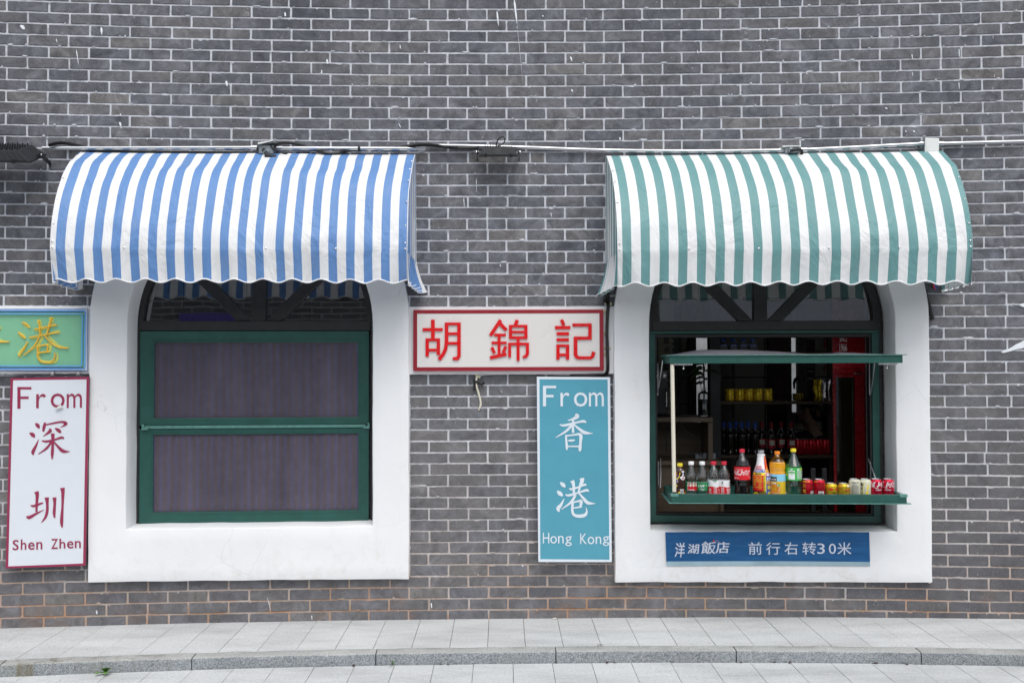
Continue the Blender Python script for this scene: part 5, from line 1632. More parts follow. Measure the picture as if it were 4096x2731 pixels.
# floodlights
def floodlight(label, matrix, w, dep, h, nfin, tilt, offset):
    root = thing('floodlight', label, 'floodlight', matrix, 'floodlights on the wall')
    R = Matrix.Translation(offset) @ Matrix.Rotation(tilt, 4, 'X')
    T = lambda mb: [tuple(R @ Vector(p)) for p in mb.v]
    def put(mb, name, mat_, bevel=0.002):
        mb.v = T(mb); return mb.build(name, mat_, root, bevel=bevel)
    # housing: open tray with slanting sides; y from -dep (outer edge) to 0 (wall edge)
    mb = MB()
    a, b = w/2, w/2 - 0.030*w/0.26
    vs = [(-a, -dep, 0.012), (a, -dep, 0.012), (a, 0, 0.012), (-a, 0, 0.012), (-b, -dep+0.022, h), (b, -dep+0.022, h), (b, -0.02, h), (-b, -0.02, h)]
    mb.add(vs, [(3, 2, 1, 0), (4, 5, 6, 7), (0, 1, 5, 4), (1, 2, 6, 5), (2, 3, 7, 6), (3, 0, 4, 7)])
    body = put(mb, 'housing', M['lamp_body'])
    mb = MB(); mb.box(-a-0.004, a+0.004, -dep-0.004, 0.004, 0.0, 0.0115); put(mb, 'rim', M['lamp_body'])
    mb = MB(); mb.box(-a+0.012, a-0.012, -dep+0.012, -0.012, -0.004, -0.0003); put(mb, 'lens', M['lamp_glass'], 0.001)
    mb = MB()
    for i in range(nfin):
        x = -b + 2*b*(i+0.5)/nfin
        rows = 5
        for j in range(rows):
            y0_ = -dep + 0.030 + (dep-0.055)*j/rows
            y1_ = y0_ + (dep-0.055)/rows*0.62
            hh = h + 0.017
            mb.add([(x-0.0015, y0_, h-0.002), (x+0.0015, y0_, h-0.002), (x+0.0015, y1_, h-0.002), (x-0.0015, y1_, h-0.002), (x-0.001, y0_+0.004, hh-0.004), (x+0.001, y0_+0.004, hh-0.004), (x+0.001, y1_-0.002, hh), (x-0.001, y1_-0.002, hh)],
                   [(3, 2, 1, 0), (4, 5, 6, 7), (0, 1, 5, 4), (1, 2, 6, 5), (2, 3, 7, 6), (3, 0, 4, 7)])
        xa = -a + 2*a*(i+0.5)/nfin
        mb.add([(x-0.0012, -dep+0.0195, h), (x+0.0012, -dep+0.0195, h), (xa*0.98+0.0012, -dep-0.002, 0.014), (xa*0.98-0.0012, -dep-0.002, 0.014), (x-0.0012, -dep+0.03, h), (x+0.0012, -dep+0.03, h), (xa*0.98+0.0012, -dep+0.01, 0.014), (xa*0.98-0.0012, -dep+0.01, 0.014)],
               [(3, 2, 1, 0), (4, 5, 6, 7), (0, 1, 5, 4), (1, 2, 6, 5), (2, 3, 7, 6), (3, 0, 4, 7)])
    mb.v = T(mb); f = mb.build('cooling_fins', M['lamp_body'], root)
    for sx in (-1, 1):
        mb = MB(); xx = sx*(a+0.010)
        mb.box(xx-0.0025, xx+0.0025, -dep*0.62, -dep*0.30, 0.010, 0.036)
        put(mb, 'hinge_lug', M['lamp_body'])
        mb = MB()
        c = R @ Vector((xx + sx*0.004, -dep*0.45, 0.024))
        mb.tube([(c.x - sx*0.008, c.y, c.z), (c.x + sx*0.008, c.y, c.z)], 0.007, 8); mb.build('bolt', M['aluminium'], root, bevel=0.001)
        mb = MB(); p0 = c; 
        mb.side_prism([(p0.y-0.014, p0.z-0.012), (p0.y-0.014, p0.z+0.016), (-0.004, 0.016 + p0.z*0.4), (-0.004, -0.016 + p0.z*0.4)], xx + sx*0.003, xx + sx*0.007)
        mb.build('bracket', M['black_plastic'], root, bevel=0.002)
    for sx in (-0.66, 0.68):
        mb = MB(); mb.box(sx*a-0.009, sx*a+0.009, -dep-0.008, -dep+0.004, -0.003, 0.020); put(mb, 'clip', M['black_plastic'], 0.0015)
    return root
FF = Frame(on_wall(1144.5, 350, .09)[0])
p = FF.at(1144.5, 357.5, 0.17)
fw = FF.at(1190, 350, .17)[0] - FF.at(1099, 350, .17)[0]
fl2 = floodlight('small black floodlight with a thin cable loop, between the two awnings', Frame(FF.s0, p[1]).matrix, fw-0.012, 0.135, 0.052, 11, R_(16), Vector((0, -0.040, 0.030)))
mb = MB(); F2 = Frame(FF.s0, p[1])
ring = [(1140, 336, .1), (1141, 328, .1), (1146, 319, .1), (1152, 315.5, .1), (1157, 316, .1), (1159.5, 321, .1), (1158, 328, .1), (1152, 333.5, .1), (1143, 337, .1)]
mb.tube([tuple(q) for q in catmull([(F2.at(x, y, d)[0], -d - 0.002*i, F2.at(x, y, d)[1]) for i, (x, y, d) in enumerate(ring)], 5)], 0.0042, 7)
mb.build('cable_loop', M['black_plastic'], fl2, smooth=180)
FH = Frame(-3.28)
p = FH.at(80, 364, 0.24)
xr_ = FH.at(78, 355, .24)[0]
fl1 = floodlight('large black floodlight with rows of cooling fins at the left edge of the wall', Frame(FH.s0, p[1]).matrix @ Matrix.Translation((xr_-0.27, 0, 0)), 0.54, 0.27, 0.066, 15, R_(21), Vector((0, -0.055, 0.055)))
# torn wires under the right end of the green awning
for i, (mt, dx) in enumerate(((INK['red'], 0), (INK['blue'], 3), (M['black_plastic'], -3))):
    P = dense(wpath([(2143+dx, 652, .05), (2145+dx*1.4, 658, .045), (2148+dx*.6, 664, .03)], .03), per=6); o = P[0].copy()
    mb = MB(); mb.tube([q - o for q in P], 0.0045, 6)
    tag(mb.build('loose_wire', mt, matrix=Matrix.Translation(o)), '%s wire end sticking out of the bricks under the green awning' % ('red', 'blue', 'black')[i], 'wire', 'loose wire ends')
# cream stick that props the upper folded sash
FQ = FRT
a, b = FQ.at(1544.0, 836.5, SH_F-0.02), FQ.at(1548.8, 1133.5, SH_F-0.02)
st = thing('prop_stick', 'cream painted stick propping the upper folded sash on the lower one', 'stick', FQ.matrix @ Matrix.Translation((b[0], -SH_F+0.02, SHELF_Z)))
tp = UP_BOT - 0.0035 - SHELF_Z
mb = MB(); mb.tube([(0, 0, 0.056), (a[0]-b[0], 0, tp)], 0.0118, 14); mb.build('shaft', M['cream'], st, smooth=50)
mb = MB(); mb.tube([((a[0]-b[0])*-0.1, 0, 0.001 + 0.055*i/12) for i in range(13)], 0.0105, 12, ridge=0.08); mb.build('rubber_foot', M['black_plastic'], st, smooth=60)
# weeds, litter at the kerb
def weed(label, px, py, n, size, d, seed, spread=1.0):
    s, _ = on_wall(px, py, 0.72)
    d = KF(s) + d
    z = gz2(wall_point(s, 0, d).x)
    rg = random.Random(seed)
    root = thing('weed', label, 'weed', Matrix.Translation(wall_point(s, z, d)), 'weeds at the kerb')
    for i in range(n):
        a = rg.uniform(-2.6, -0.5) if spread >= 1 else rg.uniform(-2.2, -0.9)
        L = size*rg.uniform(.6, 1.15); w = L*(0.30 if spread >= 1 else 0.10)
        el = rg.uniform(0.35, 1.0)*(1 if spread >= 1 else 1.3)
        mb = MB(); k = 6
        vs = []
        for j in range(k+1):
            t = j/k
            rr = L*t*math.cos(el); hh = L*t*math.sin(el) - 0.35*L*t*t*(1 if spread >= 1 else .3)
            ww = w*math.sin(math.pi*min(1, t**0.8*0.96 + 0.02))*0.5
            c = Vector((rr*math.cos(a), rr*math.sin(a), max(hh, 0.002) + 0.001*i)); nrm = Vector((-math.sin(a), math.cos(a), 0))
            vs += [c + nrm*ww + Vector((0, 0, 0.15*ww)), c, c - nrm*ww + Vector((0, 0, 0.15*ww))]
        fs = []
        for j in range(k):
            fs += [(3*j, 3*j+1, 3*j+4, 3*j+3), (3*j+1, 3*j+2, 3*j+5, 3*j+4)]
        mb.add(vs, fs); mb.build('leaf', M['leaf'], root, smooth=180)
weed('broad-leaved green weed growing at the foot of the kerb on the left', 246, 1537, 10, 0.088, 0.014, 4)
weed('tiny grassy weed at a kerb joint near the middle', 903, 1527, 9, 0.050, 0.010, 8, 0.5)
weed('tiny yellowing weed tuft at the kerb on the right', 2135, 1530, 5, 0.016, 0.010, 12)
s, _ = on_wall(1274, 1415.5, 0.03)
mb = MB(); mb.tube([(-0.011, 0, 0.004), (0.006, 0, 0.004)], 0.0038, 8); mb.tube([(0.0063, 0, 0.004), (0.014, -0.002, 0.004)], 0.0036, 8)
o = mb.build('cigarette_butt', M['cream'], matrix=Matrix.Translation(wall_point(s, gz(0.2)+0.001, 0.022)), smooth=50)
tag(o, 'cigarette butt lying on the paving against the bricks', 'cigarette butt')
s, _ = on_wall(1372, 1479, 0.45)
mb = MB(); mb.tube([tuple(q) for q in catmull([(-0.012, -0.012, 0.002), (-0.008, 0.006, 0.004), (0.008, 0.014, 0.003), (0.02, 0.016, 0.003)], 5)], 0.0012, 5)
tag(mb.build('twig', M['dark_wood'], matrix=Matrix.Translation(wall_point(s, gz(s)+0.001, 0.60))), 'small curved twig lying on the pale paving', 'twig')
rg = random.Random(21)
for i, px in enumerate((812, 1012, 1030, 1395, 1412, 1702, 1780, 1815, 2010, 2080)):
    s, _ = on_wall(px, 1525, 0.72)
    P = wall_point(s, 0, KF(s) + rg.uniform(0.006, 0.016)); P.z = gz2(P.x) + 0.0015
    mb = MB(); k = 7; L = rg.uniform(0.008, 0.017)
    vs = [(L*math.cos(2*math.pi*j/k)*rg.uniform(.7, 1.1), 0.45*L*math.sin(2*math.pi*j/k), 0.0035*math.sin(j*1.3)+0.004) for j in range(k)] + [(0, 0, 0.001)]
    mb.add(vs, [(j, (j+1) % k, k) for j in range(k)])
    tag(mb.build('dead_leaf', M['dark_wood'], matrix=Matrix.Translation(P) @ Matrix.Rotation(rg.uniform(0, 6), 4, 'Z')), 'curled brown scrap of dead leaf lying along the foot of the kerb', 'dead leaf', 'dead leaves along the kerb')

# ================================================================ DRINKS ON THE LOWER SASH
DD = 0.165
def stand(px, d=DD):
    x, _ = FRT.at(px, 1100, d)
    return FRT.matrix @ Matrix.Translation((x, -d, SHELF_Z + 0.0006))
def cap(root, z0, z1, r, mat_, ribs=True):
    mb = MB()
    n = 48
    prof = [(r*0.97, z0), (r, z0+0.002), (r, z1-0.003), (r*0.93, z1-0.0006), (r*0.80, z1)]
    vs, fs = [], []
    for k, (rr, z) in enumerate(prof):
        for j in range(n):
            q = rr*(1 - (0.025 if ribs and j % 2 and 0 < k < 3 else 0))
            vs.append((q*math.cos(2*math.pi*j/n), q*math.sin(2*math.pi*j/n), z))
    for k in range(len(prof)-1):
        for j in range(n): fs.append((k*n+j, k*n+(j+1) % n, (k+1)*n+(j+1) % n, (k+1)*n+j))
    fs += [tuple(range(n-1, -1, -1)), tuple((len(prof)-1)*n + j for j in range(n))]
    mb.add(vs, fs); return mb.build('cap', mat_, root, smooth=45)
def shell(root, name, prof, mat_, per=4):
    mb = MB(); mb.lathe([(max(r, 0.0005), z) for r, z in catmull(prof, per)] if per else prof, n=36)
    return mb.build(name, mat_, root, smooth=50)
def radius_at(prof, z):
    for (r0, z0), (r1, z1) in zip(prof[:-1], prof[1:]):
        if z0 <= z <= z1: return r0 + (r1-r0)*(z-z0)/max(z1-z0, 1e-6)
    return prof[-1][0]
def band(root, z0, z1, r, mat_, off=0.0005, name='label_band', nz=2):
    mb = MB(); prof = []
    for i in range(nz): 
        z = z0 + (z1-z0)*i/(nz-1)
        prof.append(((r(z) if callable(r) else r) + off, z))
    mb.lathe(prof, n=40, cap0=False, cap1=False)
    return mb.build(name, mat_, root, smooth=60)
class Print:
    """ink on a round label: crop pixels -> arc and height"""
    def __init__(self, root, cx, scale, ztop, ytop, r, off=0.0009):
        self.root, self.cx, self.sc, self.zt, self.yt, self.r0, self.off = root, cx, scale, ztop, ytop, r, off
        self.k = 0
    def rad(self, z): return (self.r0(z) if callable(self.r0) else self.r0)
    def r(self): 
        o = self.off + 0.00012*self.k; self.k += 1
        return (lambda z: self.rad(z) + o)
    def uz(self, x, y):
        z = self.zt - (y-self.yt)/self.sc
        rr = self.rad(z)
        t = max(-0.995, min(0.995, (x-self.cx)/self.sc/rr))
        return rr*math.asin(t), z
    def rect(self, x0, y0, x1, y1, col, name='printed_patch'):
        (u0, z0), (u1, z1) = self.uz(x0, y1), self.uz(x1, y0)
        mb = MB(); wrap_rect(mb, u0, u1, z0, z1, self.r(), nz=4); mb.build(name, INK[col], self.root)
    def poly(self, pts, col, name='printed_mark'):
        mb = MB(); wrap_poly(mb, [self.uz(*p) for p in pts], self.r()); mb.build(name, INK[col], self.root)
    def oval(self, x, y, rx, ry, col, name='printed_mark', n=18):
        self.poly([(x + rx*math.cos(2*math.pi*i/n), y + ry*math.sin(2*math.pi*i/n)) for i in range(n)], col, name)
    def text(self, s, x0, y0, x1, y1, col, bold=0.0, shear=0.0, name='printed_lettering'):
        (u0, z0), (u1, z1) = self.uz(x0, y1), self.uz(x1, y0)
        mb = MB(); text_into(mb, s, u0, u1, z0, z1, wrap_place(self.r()), bold, shear); mb.build(name, INK[col], self.root)
    def barcode(self, x0, y0, x1, y1):
        self.rect(x0, y0, x1, y1, 'white', 'barcode')
        mb = MB(); n = 7
        r = self.r()
        for i in range(n):
            ya = y0 + (y1-y0)*(0.10 + 0.8*i/n); yb = ya + (y1-y0)*0.055*(1 + i % 2)
            (u0, z0), (u1, z1) = self.uz(x0 + (x1-x0)*.08, yb), self.uz(x1 - (x1-x0)*.12, ya)
            wrap_rect(mb, u0, u1, z0, z1, r)
        mb.build('printed_mark', INK['grey'], self.root)
    def lines(self, x0, y0, x1, y1, n, col, rag=0.25, seed=1, thick=0.45):
        rg = random.Random(seed); mb = MB(); r = self.r()
        for i in range(n):
            ya = y0 + (y1-y0)*i/n; yb = ya + (y1-y0)/n*thick
            xa = x0
            while xa < x1 - 3:
                xb = min(x1, xa + (x1-x0)*rg.uniform(.12, .34))
                (u0, z0), (u1, z1) = self.uz(xa, yb), self.uz(xb - (x1-x0)*.03, ya)
                if u1 > u0 and rg.random() > rag*0.5: wrap_rect(mb, u0, u1, z0, z1, r, n=3)
                xa = xb
        mb.build('printed_lettering', INK[col], self.root)
S1, S2, S3 = 7.84*380*1.0/1.0*1.7415/1.0, 7.467*1.7415*380, 5.6*1.7415*380   # crop pixels per metre at the drinks
G_D = 'drinks lined up on the folded-out sash'
def drink(name, label, cat, px, d=DD): return thing(name, label, cat, stand(px, d), G_D)
# 1 lemon tea
t = drink('tea_bottle', 'small yellow-capped bottle of dark tea with yellow wrapper next to the cream stick', 'bottle', 1561.9)
pf = [(0.026, 0.0), (0.0295, 0.004), (0.030, 0.05), (0.0295, 0.10), (0.030, 0.15), (0.0285, 0.168), (0.023, 0.180), (0.0148, 0.188), (0.0138, 0.196), (0.0138, 0.2005)]
shell(t, 'body', pf, M['tea']); cap(t, 0.1935, 0.2115, 0.0165, INK['yellow'])
p = Print(t, 470, S1, 0.2115, 195, lambda z: radius_at(pf, z))
p.poly([(335,410),(400,405),(470,420),(445,470),(470,500),(430,560),(440,620),(395,650),(370,690),(335,680)], 'yellow'); p.poly([(330,480),(370,470),(360,560),(332,640)], 'orange')
p.poly([(375,560),(405,530),(395,600),(360,660)], 'purple'); p.poly([(332,690),(385,680),(388,780),(335,770)], 'white'); p.poly([(336,700),(375,695),(378,770),(340,765)], 'purple')
p.poly([(490,440),(560,420),(590,445),(560,500),(575,550),(530,580),(520,540),(540,500)], 'white'); p.poly([(450,600),(530,580),(610,600),(600,660),(560,705),(500,690),(460,650)], 'white')
p.text('冰红茶', 505, 455, 570, 520, 'purple', 0.02); p.oval(545, 640, 26, 20, 'rose'); p.poly([(625,540),(652,550),(650,650),(628,690)], 'yellow')
p.poly([(340,860),(375,850),(370,900),(342,930)], 'yellow'); p.poly([(345,1060),(400,1010),(470,1000),(560,1010),(630,1070),(640,1225),(350,1225)], 'redorange')
p.poly([(385,1080),(440,1050),(460,1120),(420,1160)], 'lemon'); p.poly([(560,1090),(610,1110),(600,1200),(570,1180)], 'yellow'); p.barcode(447, 985, 556, 1168)
# 2, 3 white-capped water
def water_white(label, px, kind):
    t = drink('water_bottle', label, 'bottle', px)
    pf = [(0.029, 0.0), (0.0325, 0.005), (0.0325, 0.030), (0.0315, 0.045), (0.0325, 0.052), (0.0325, 0.104), (0.0318, 0.120), (0.0300, 0.138), (0.0262, 0.156), (0.0205, 0.176), (0.0150, 0.193), (0.0138, 0.198), (0.0138, 0.206)]
    shell(t, 'body', pf, M['water']); cap(t, 0.2025, 0.2225, 0.0172, INK['white'])
    for z in (0.012, 0.024, 0.128, 0.140):
        mb = MB(); r = radius_at(pf, z)
        mb.tube([((r+0.0002)*math.cos(a), (r+0.0002)*math.sin(a), z + 0.006*math.sin(a*2+z*90)) for a in [2*math.pi*i/36 for i in range(36)]], 0.0007, 5, closed=True)
        mb.build('moulded_rib', M['clear_plastic'], t, smooth=180)
    band(t, 0.0497, 0.1017, 0.0325, INK['green'])
    cx = 826 if kind == 'faces' else 1178
    p = Print(t, cx, S1, 0.2225, 140, 0.0325)
    if kind == 'faces':
        p.rect(692, 768, 1000, 1032, 'white'); p.rect(698, 905, 1000, 1030, 'red')
        for k, (x, y) in enumerate(((735, 835), (828, 830), (925, 840))):
            p.oval(x, y-22, 42, 46, 'black'); p.oval(x, y+4, 33, 50, 'skin'); p.poly([(x-40,y+78),(x-14,y+50),(x+14,y+50),(x+40,y+78),(x+40,y+110),(x-40,y+110)], 'red')
            for e in (-13, 13): p.oval(x+e, y-4, 6, 4, 'black', n=8)
            p.oval(x, y+30, 11, 4, 'rose', n=8)
        p.text('我们是中国队', 702, 985, 900, 1022, 'white', 0.02)
    else:
        p.rect(1020, 768, 1350, 772, 'white')
        p.poly([(1040,845),(1100,832),(1200,842),(1292,836),(1280,890),(1290,910),(1200,925),(1130,935),(1050,952),(1040,900)], 'white')
        p.poly([(1050,852),(1100,840),(1200,850),(1280,845),(1272,905),(1200,915),(1130,925),(1052,940)], 'leafgreen')
        p.text('怡寶', 1075, 850, 1222, 915, 'white', 0.045, 0.2); p.text('饮用纯净水', 1078, 965, 1236, 992, 'white', 0.03); p.text('555毫升', 1100, 1008, 1210, 1032, 'white', 0.02)
    return t
water_white('white-capped water bottle whose green label shows three faces over red shirts', 1587.6, 'faces')
water_white('white-capped water bottle with plain green label and white lettering', 1613.0, 'plain')
# 4, 5 red-capped water
def water_red(label, px, cx, front):
    t = drink('water_bottle', label, 'bottle', px)
    pf = [(0.030, 0.0), (0.0340, 0.005), (0.0342, 0.02), (0.0342, 0.114), (0.0342, 0.120), (0.0335, 0.140), (0.0308, 0.158), (0.0255, 0.174), (0.0160, 0.195), (0.0140, 0.200), (0.0140, 0.206)]
    shell(t, 'body', pf, M['water']); cap(t, 0.2030, 0.2225, 0.0172, INK['rose'])
    for k in range(4):
        mb = MB(); z0 = 0.124
        for q in (-0.9, -0.3, 0.3, 0.9):
            a0 = -math.pi/2 + q + 0.1*k
            mb.tube([((radius_at(pf, z0 + h*math.sin(u))+0.0002)*math.cos(a0 + 0.24*math.cos(u)), (radius_at(pf, z0 + h*math.sin(u))+0.0002)*math.sin(a0 + 0.24*math.cos(u)), z0 + h*math.sin(u)) for h in [0.008+0.006*k] for u in [math.pi*i/10 for i in range(11)]], 0.0006, 5)
        mb.build('moulded_rib', M['clear_plastic'], t, smooth=180)
    band(t, 0.0205, 0.113, 0.0342, INK['white'])
    p = Print(t, cx, S1, 0.2225, 142, 0.0342)
    r = 0.0342 + 0.0008
    mb = MB(); n = 60
    mb.add([(r*math.cos(2*math.pi*i/n), r*math.sin(2*math.pi*i/n), z) for i in range(n) for z in (0.0208, 0.0735 + 0.003*math.cos(2*math.pi*i/n*3))], [(2*i, 2*((i+1) % n), 2*((i+1) % n)+1, 2*i+1) for i in range(n)])
    mb.build('red_band', INK['red'], t, smooth=60)
    p.k = 4
    if front:
        p.barcode(1755, 725, 1812, 845); p.poly([(1985,815),(2020,728),(2050,800),(2052,815)], 'green'); p.poly([(1995,830),(2045,822),(2030,860),(2010,880)], 'grey')
        p.lines(1745, 915, 1838, 1165, 14, 'white', seed=2); p.text('农夫山泉', 1910, 955, 2066, 1030, 'white', 0.04); p.text('NONGFU SPRING', 1918, 1042, 2062, 1075, 'white', 0.02); p.text('饮用天然水', 1920, 1088, 2062, 1120, 'white', 0.02)
    else:
        p.rect(1482, 702, 1614, 732, 'green'); p.lines(1500, 748, 1605, 785, 3, 'grey', seed=5); p.poly([(1372,845),(1390,770),(1408,830)], 'skyblue')
        p.lines(1512, 920, 1630, 1178, 13, 'white', seed=7); p.text('泉', 1385, 960, 1447, 1040, 'white', 0.04); p.text('农夫', 1665, 965, 1730, 1040, 'white', 0.04)
        p.lines(1385, 1055, 1447, 1130, 2, 'white', seed=3); p.lines(1672, 1055, 1730, 1130, 2, 'white', seed=4)
    return t
water_red('red-capped water bottle showing the small print side of its red and white label', 1639.0, 1543, False)
water_red('red-capped water bottle showing a dark fir tree and large white characters on its label', 1663.2, 1866, True)
# 6 cola
t = drink('cola_bottle', 'large red-capped bottle of dark cola with a red label', 'bottle', 1704.8)
pf = [(0.040, 0.0), (0.0455, 0.006), (0.0470, 0.035), (0.0455, 0.055), (0.0430, 0.080), (0.0445, 0.100), (0.0472, 0.117), (0.0474, 0.194), (0.0462, 0.202), (0.0395, 0.224), (0.0245, 0.253), (0.0145, 0.275), (0.0138, 0.284)]
shell(t, 'body', [q for q in pf if q[1] <= 0.226] + [(0.0375, 0.228), (0.020, 0.2285)], M['cola'])
mb = MB(); mb.lathe([(r+0.0003, z) for r, z in catmull([q for q in pf if q[1] >= 0.224], 4)], n=36, cap0=False, cap1=False); mb.build('neck', M['clear_plastic'], t, smooth=60)
cap(t, 0.2770, 0.297, 0.0165, INK['rose'])
band(t, 0.117, 0.194, 0.0474, INK['red'])
p = Print(t, 357, S2, 0.297, 80, 0.0474)
for ch, x0, x1 in (('可', 118, 205), ('口', 200, 292), ('可', 288, 400), ('乐', 395, 530)): p.text(ch, x0, 690, x1, 828, 'white', 0.035, 0.30)
p.poly([(135,815),(180,800),(225,822),(270,812),(285,838),(225,836),(180,820)], 'white'); p.poly([(400,700),(430,682),(520,705),(558,692),(530,730),(470,722)], 'white')
p.text('无糖', 468, 848, 516, 868, 'white'); p.text('净含量1.25升', 115, 900, 218, 938, 'white', 0.01); p.text('清爽畅快 就是', 140, 655, 335, 676, 'white', 0.01); p.lines(545, 900, 588, 955, 2, 'white')
# 7 coconut drink
t = drink('coconut_drink_bottle', 'white bottle with a clear cap and crowded red, yellow and blue printing', 'bottle', 1748.4)
pf = [(0.046, 0.0), (0.0500, 0.004), (0.0506, 0.06), (0.0508, 0.11), (0.0486, 0.141), (0.0435, 0.162), (0.036, 0.184), (0.030, 0.203), (0.0255, 0.225), (0.0228, 0.250), (0.0222, 0.256)]
shell(t, 'body', pf, INK['white'])
mb = MB(); mb.lathe([(0.0215, 0.2565), (0.0236, 0.2585), (0.0236, 0.266), (0.0215, 0.268)], n=36); mb.build('neck_ring', INK['white'], t, smooth=40)
cap(t, 0.2685, 0.294, 0.0212, M['clear_plastic'], False); mb = MB(); mb.lathe([(0.016, 0.2682), (0.0175, 0.283), (0.014, 0.2845)], n=24); mb.build('stopper', INK['white'], t, smooth=40)
rr = lambda z: radius_at(pf, z)
p = Print(t, 937, S2, 0.2955, 86, rr)
def seg(x0l, y0, x1l, y1, col): p.rect(x0l, y0, x1l, y1, col)
p.rect(680, 832, 1022, 1290, 'red'); p.rect(678, 1290, 1022, 1462, 'black'); p.rect(700, 755, 1010, 828, 'yellow'); p.rect(728, 680, 1000, 750, 'blue')
p.rect(1022, 770, 1188, 860, 'rose'); p.rect(1030, 868, 1190, 990, 'blue'); p.rect(1034, 994, 1190, 1048, 'gold'); p.rect(1036, 1052, 1190, 1098, 'red'); p.rect(1036, 1102, 1190, 1440, 'blue'); p.rect(1010, 685, 1130, 748, 'yellow')
p.poly([(1000,292),(1045,292),(1080,480),(1110,680),(1010,680),(1005,480)], 'red')
p.text('椰子原产在海南', 1016, 310, 1042, 660, 'yellow', 0.02) if False else None
for i, ch in enumerate('椰子原产在海南'): p.text(ch, 1014 + 6*i, 312 + 50*i, 1042 + 9*i, 354 + 50*i, 'yellow', 0.03)
p.rect(788, 555, 915, 608, 'rose'); p.text('国宴饮料', 798, 565, 905, 598, 'white', 0.02); p.text('椰树牌椰汁', 760, 628, 975, 668, 'rose', 0.03)
p.text('椰树牌', 735, 765, 890, 815, 'black', 0.03); p.lines(745, 690, 985, 742, 2, 'white', seed=9); p.text('正宗', 1018, 692, 1120, 742, 'red', 0.03)
p.lines(695, 850, 920, 1050, 7, 'gold', seed=3); p.lines(695, 1065, 920, 1240, 6, 'gold', rag=0.9, seed=6); p.rect(952, 848, 1020, 1308, 'yellow')
for i, ch in enumerate('坚持不加香精不加色素'): p.text(ch, 962, 862 + 44*i, 996, 898 + 44*i, 'black', 0.02)
p.text('椰汁', 1038, 782, 1165, 850, 'white', 0.05); p.text('33年', 1042, 880, 1178, 980, 'white', 0.05); p.text('坚持在海南', 1042, 1002, 1180, 1040, 'blue', 0.01); p.text('用新鲜椰子', 1044, 1060, 1180, 1092, 'yellow', 0.01)
p.text('鲜', 1060, 1120, 1178, 1250, 'yellow', 0.05); p.text('榨', 1060, 1300, 1178, 1425, 'yellow', 0.05)
p.poly([(750 + 56*(1 if i % 2 else 0.86)*math.cos(2*math.pi*i/32), 1378 + 66*(1 if i % 2 else 0.86)*math.sin(2*math.pi*i/32)) for i in range(32)], 'yellow'); p.text('1.25', 712, 1352, 790, 1400, 'red', 0.03)
p.barcode(858, 1365, 998, 1461); p.lines(832, 1320, 990, 1345, 2, 'yellow', seed=2)
# 8 orange drink
t = drink('orange_drink_bottle', 'orange-capped bottle of orange drink with a blue label showing orange slices', 'bottle', 1785.6)
pf = [(0.042, 0.0), (0.0465, 0.004), (0.047, 0.05), (0.0468, 0.150), (0.0445, 0.163), (0.0462, 0.176), (0.0480, 0.192), (0.0470, 0.211), (0.0400, 0.232), (0.0225, 0.252), (0.0150, 0.264), (0.0145, 0.272)]
shell(t, 'body', [q for q in pf if q[1] <= 0.212] + [(0.0428, 0.2225), (0.025, 0.223)], M['orange_juice'])
mb = MB(); mb.lathe([(r+0.0003, z) for r, z in catmull([q for q in pf if q[1] >= 0.211], 4)], n=36, cap0=False, cap1=False); mb.build('neck', M['clear_plastic'], t, smooth=60)
cap(t, 0.2660, 0.2845, 0.0168, INK['orange'])
band(t, 0.006, 0.150, 0.0470, INK['gold'])
p = Print(t, 1416, S2, 0.2845, 140, 0.0470)
p.rect(1182, 800, 1652, 1010, 'skyblue'); p.poly([(1182,1010),(1340,1010),(1340,1060),(1182,1120)], 'skyblue')
p.poly([(1325,1035),(1440,950),(1570,872),(1610,930),(1650,1020),(1652,1120),(1400,1120)], 'gold'); p.poly([(1565,880),(1600,930),(1640,1010),(1500,980)], 'lemon')
p.rect(1202, 878, 1345, 1005, 'black'); p.poly([(1202,878),(1272,905),(1345,878),(1320,875),(1272,892),(1225,872)], 'leafgreen'); p.text('美汁源', 1210, 925, 1332, 975, 'white', 0.03)
p.poly([(1205,1030),(1340,1030),(1375,1070),(1205,1095)], 'orange'); p.text('果粒橙', 1212, 1040, 1325, 1086, 'white', 0.03)
p.oval(1300, 1235, 148, 160, 'orange', n=30); p.oval(1297, 1228, 132, 142, 'cream', n=28); 
for i in range(11):
    a = 2*math.pi*i/11
    p.poly([(1297 + 18*math.cos(a), 1225 + 18*math.sin(a)), (1297 + 118*math.cos(a-0.22), 1228 + 128*math.sin(a-0.22)), (1297 + 124*math.cos(a), 1228 + 134*math.sin(a)), (1297 + 118*math.cos(a+0.22), 1228 + 128*math.sin(a+0.22))], 'orange')
p.poly([(1335,1130),(1375,1088),(1445,1080),(1425,1130),(1385,1160),(1340,1160)], 'leafgreen'); p.lines(1350, 1105, 1420, 1145, 2, 'white')
p.poly([(1200,1330),(1290,1390),(1360,1400),(1330,1445),(1195,1445)], 'redorange'); p.rect(1610, 1335, 1645, 1405, 'white'); p.poly([(1405,925),(1428,905),(1415,945)], 'yellow')
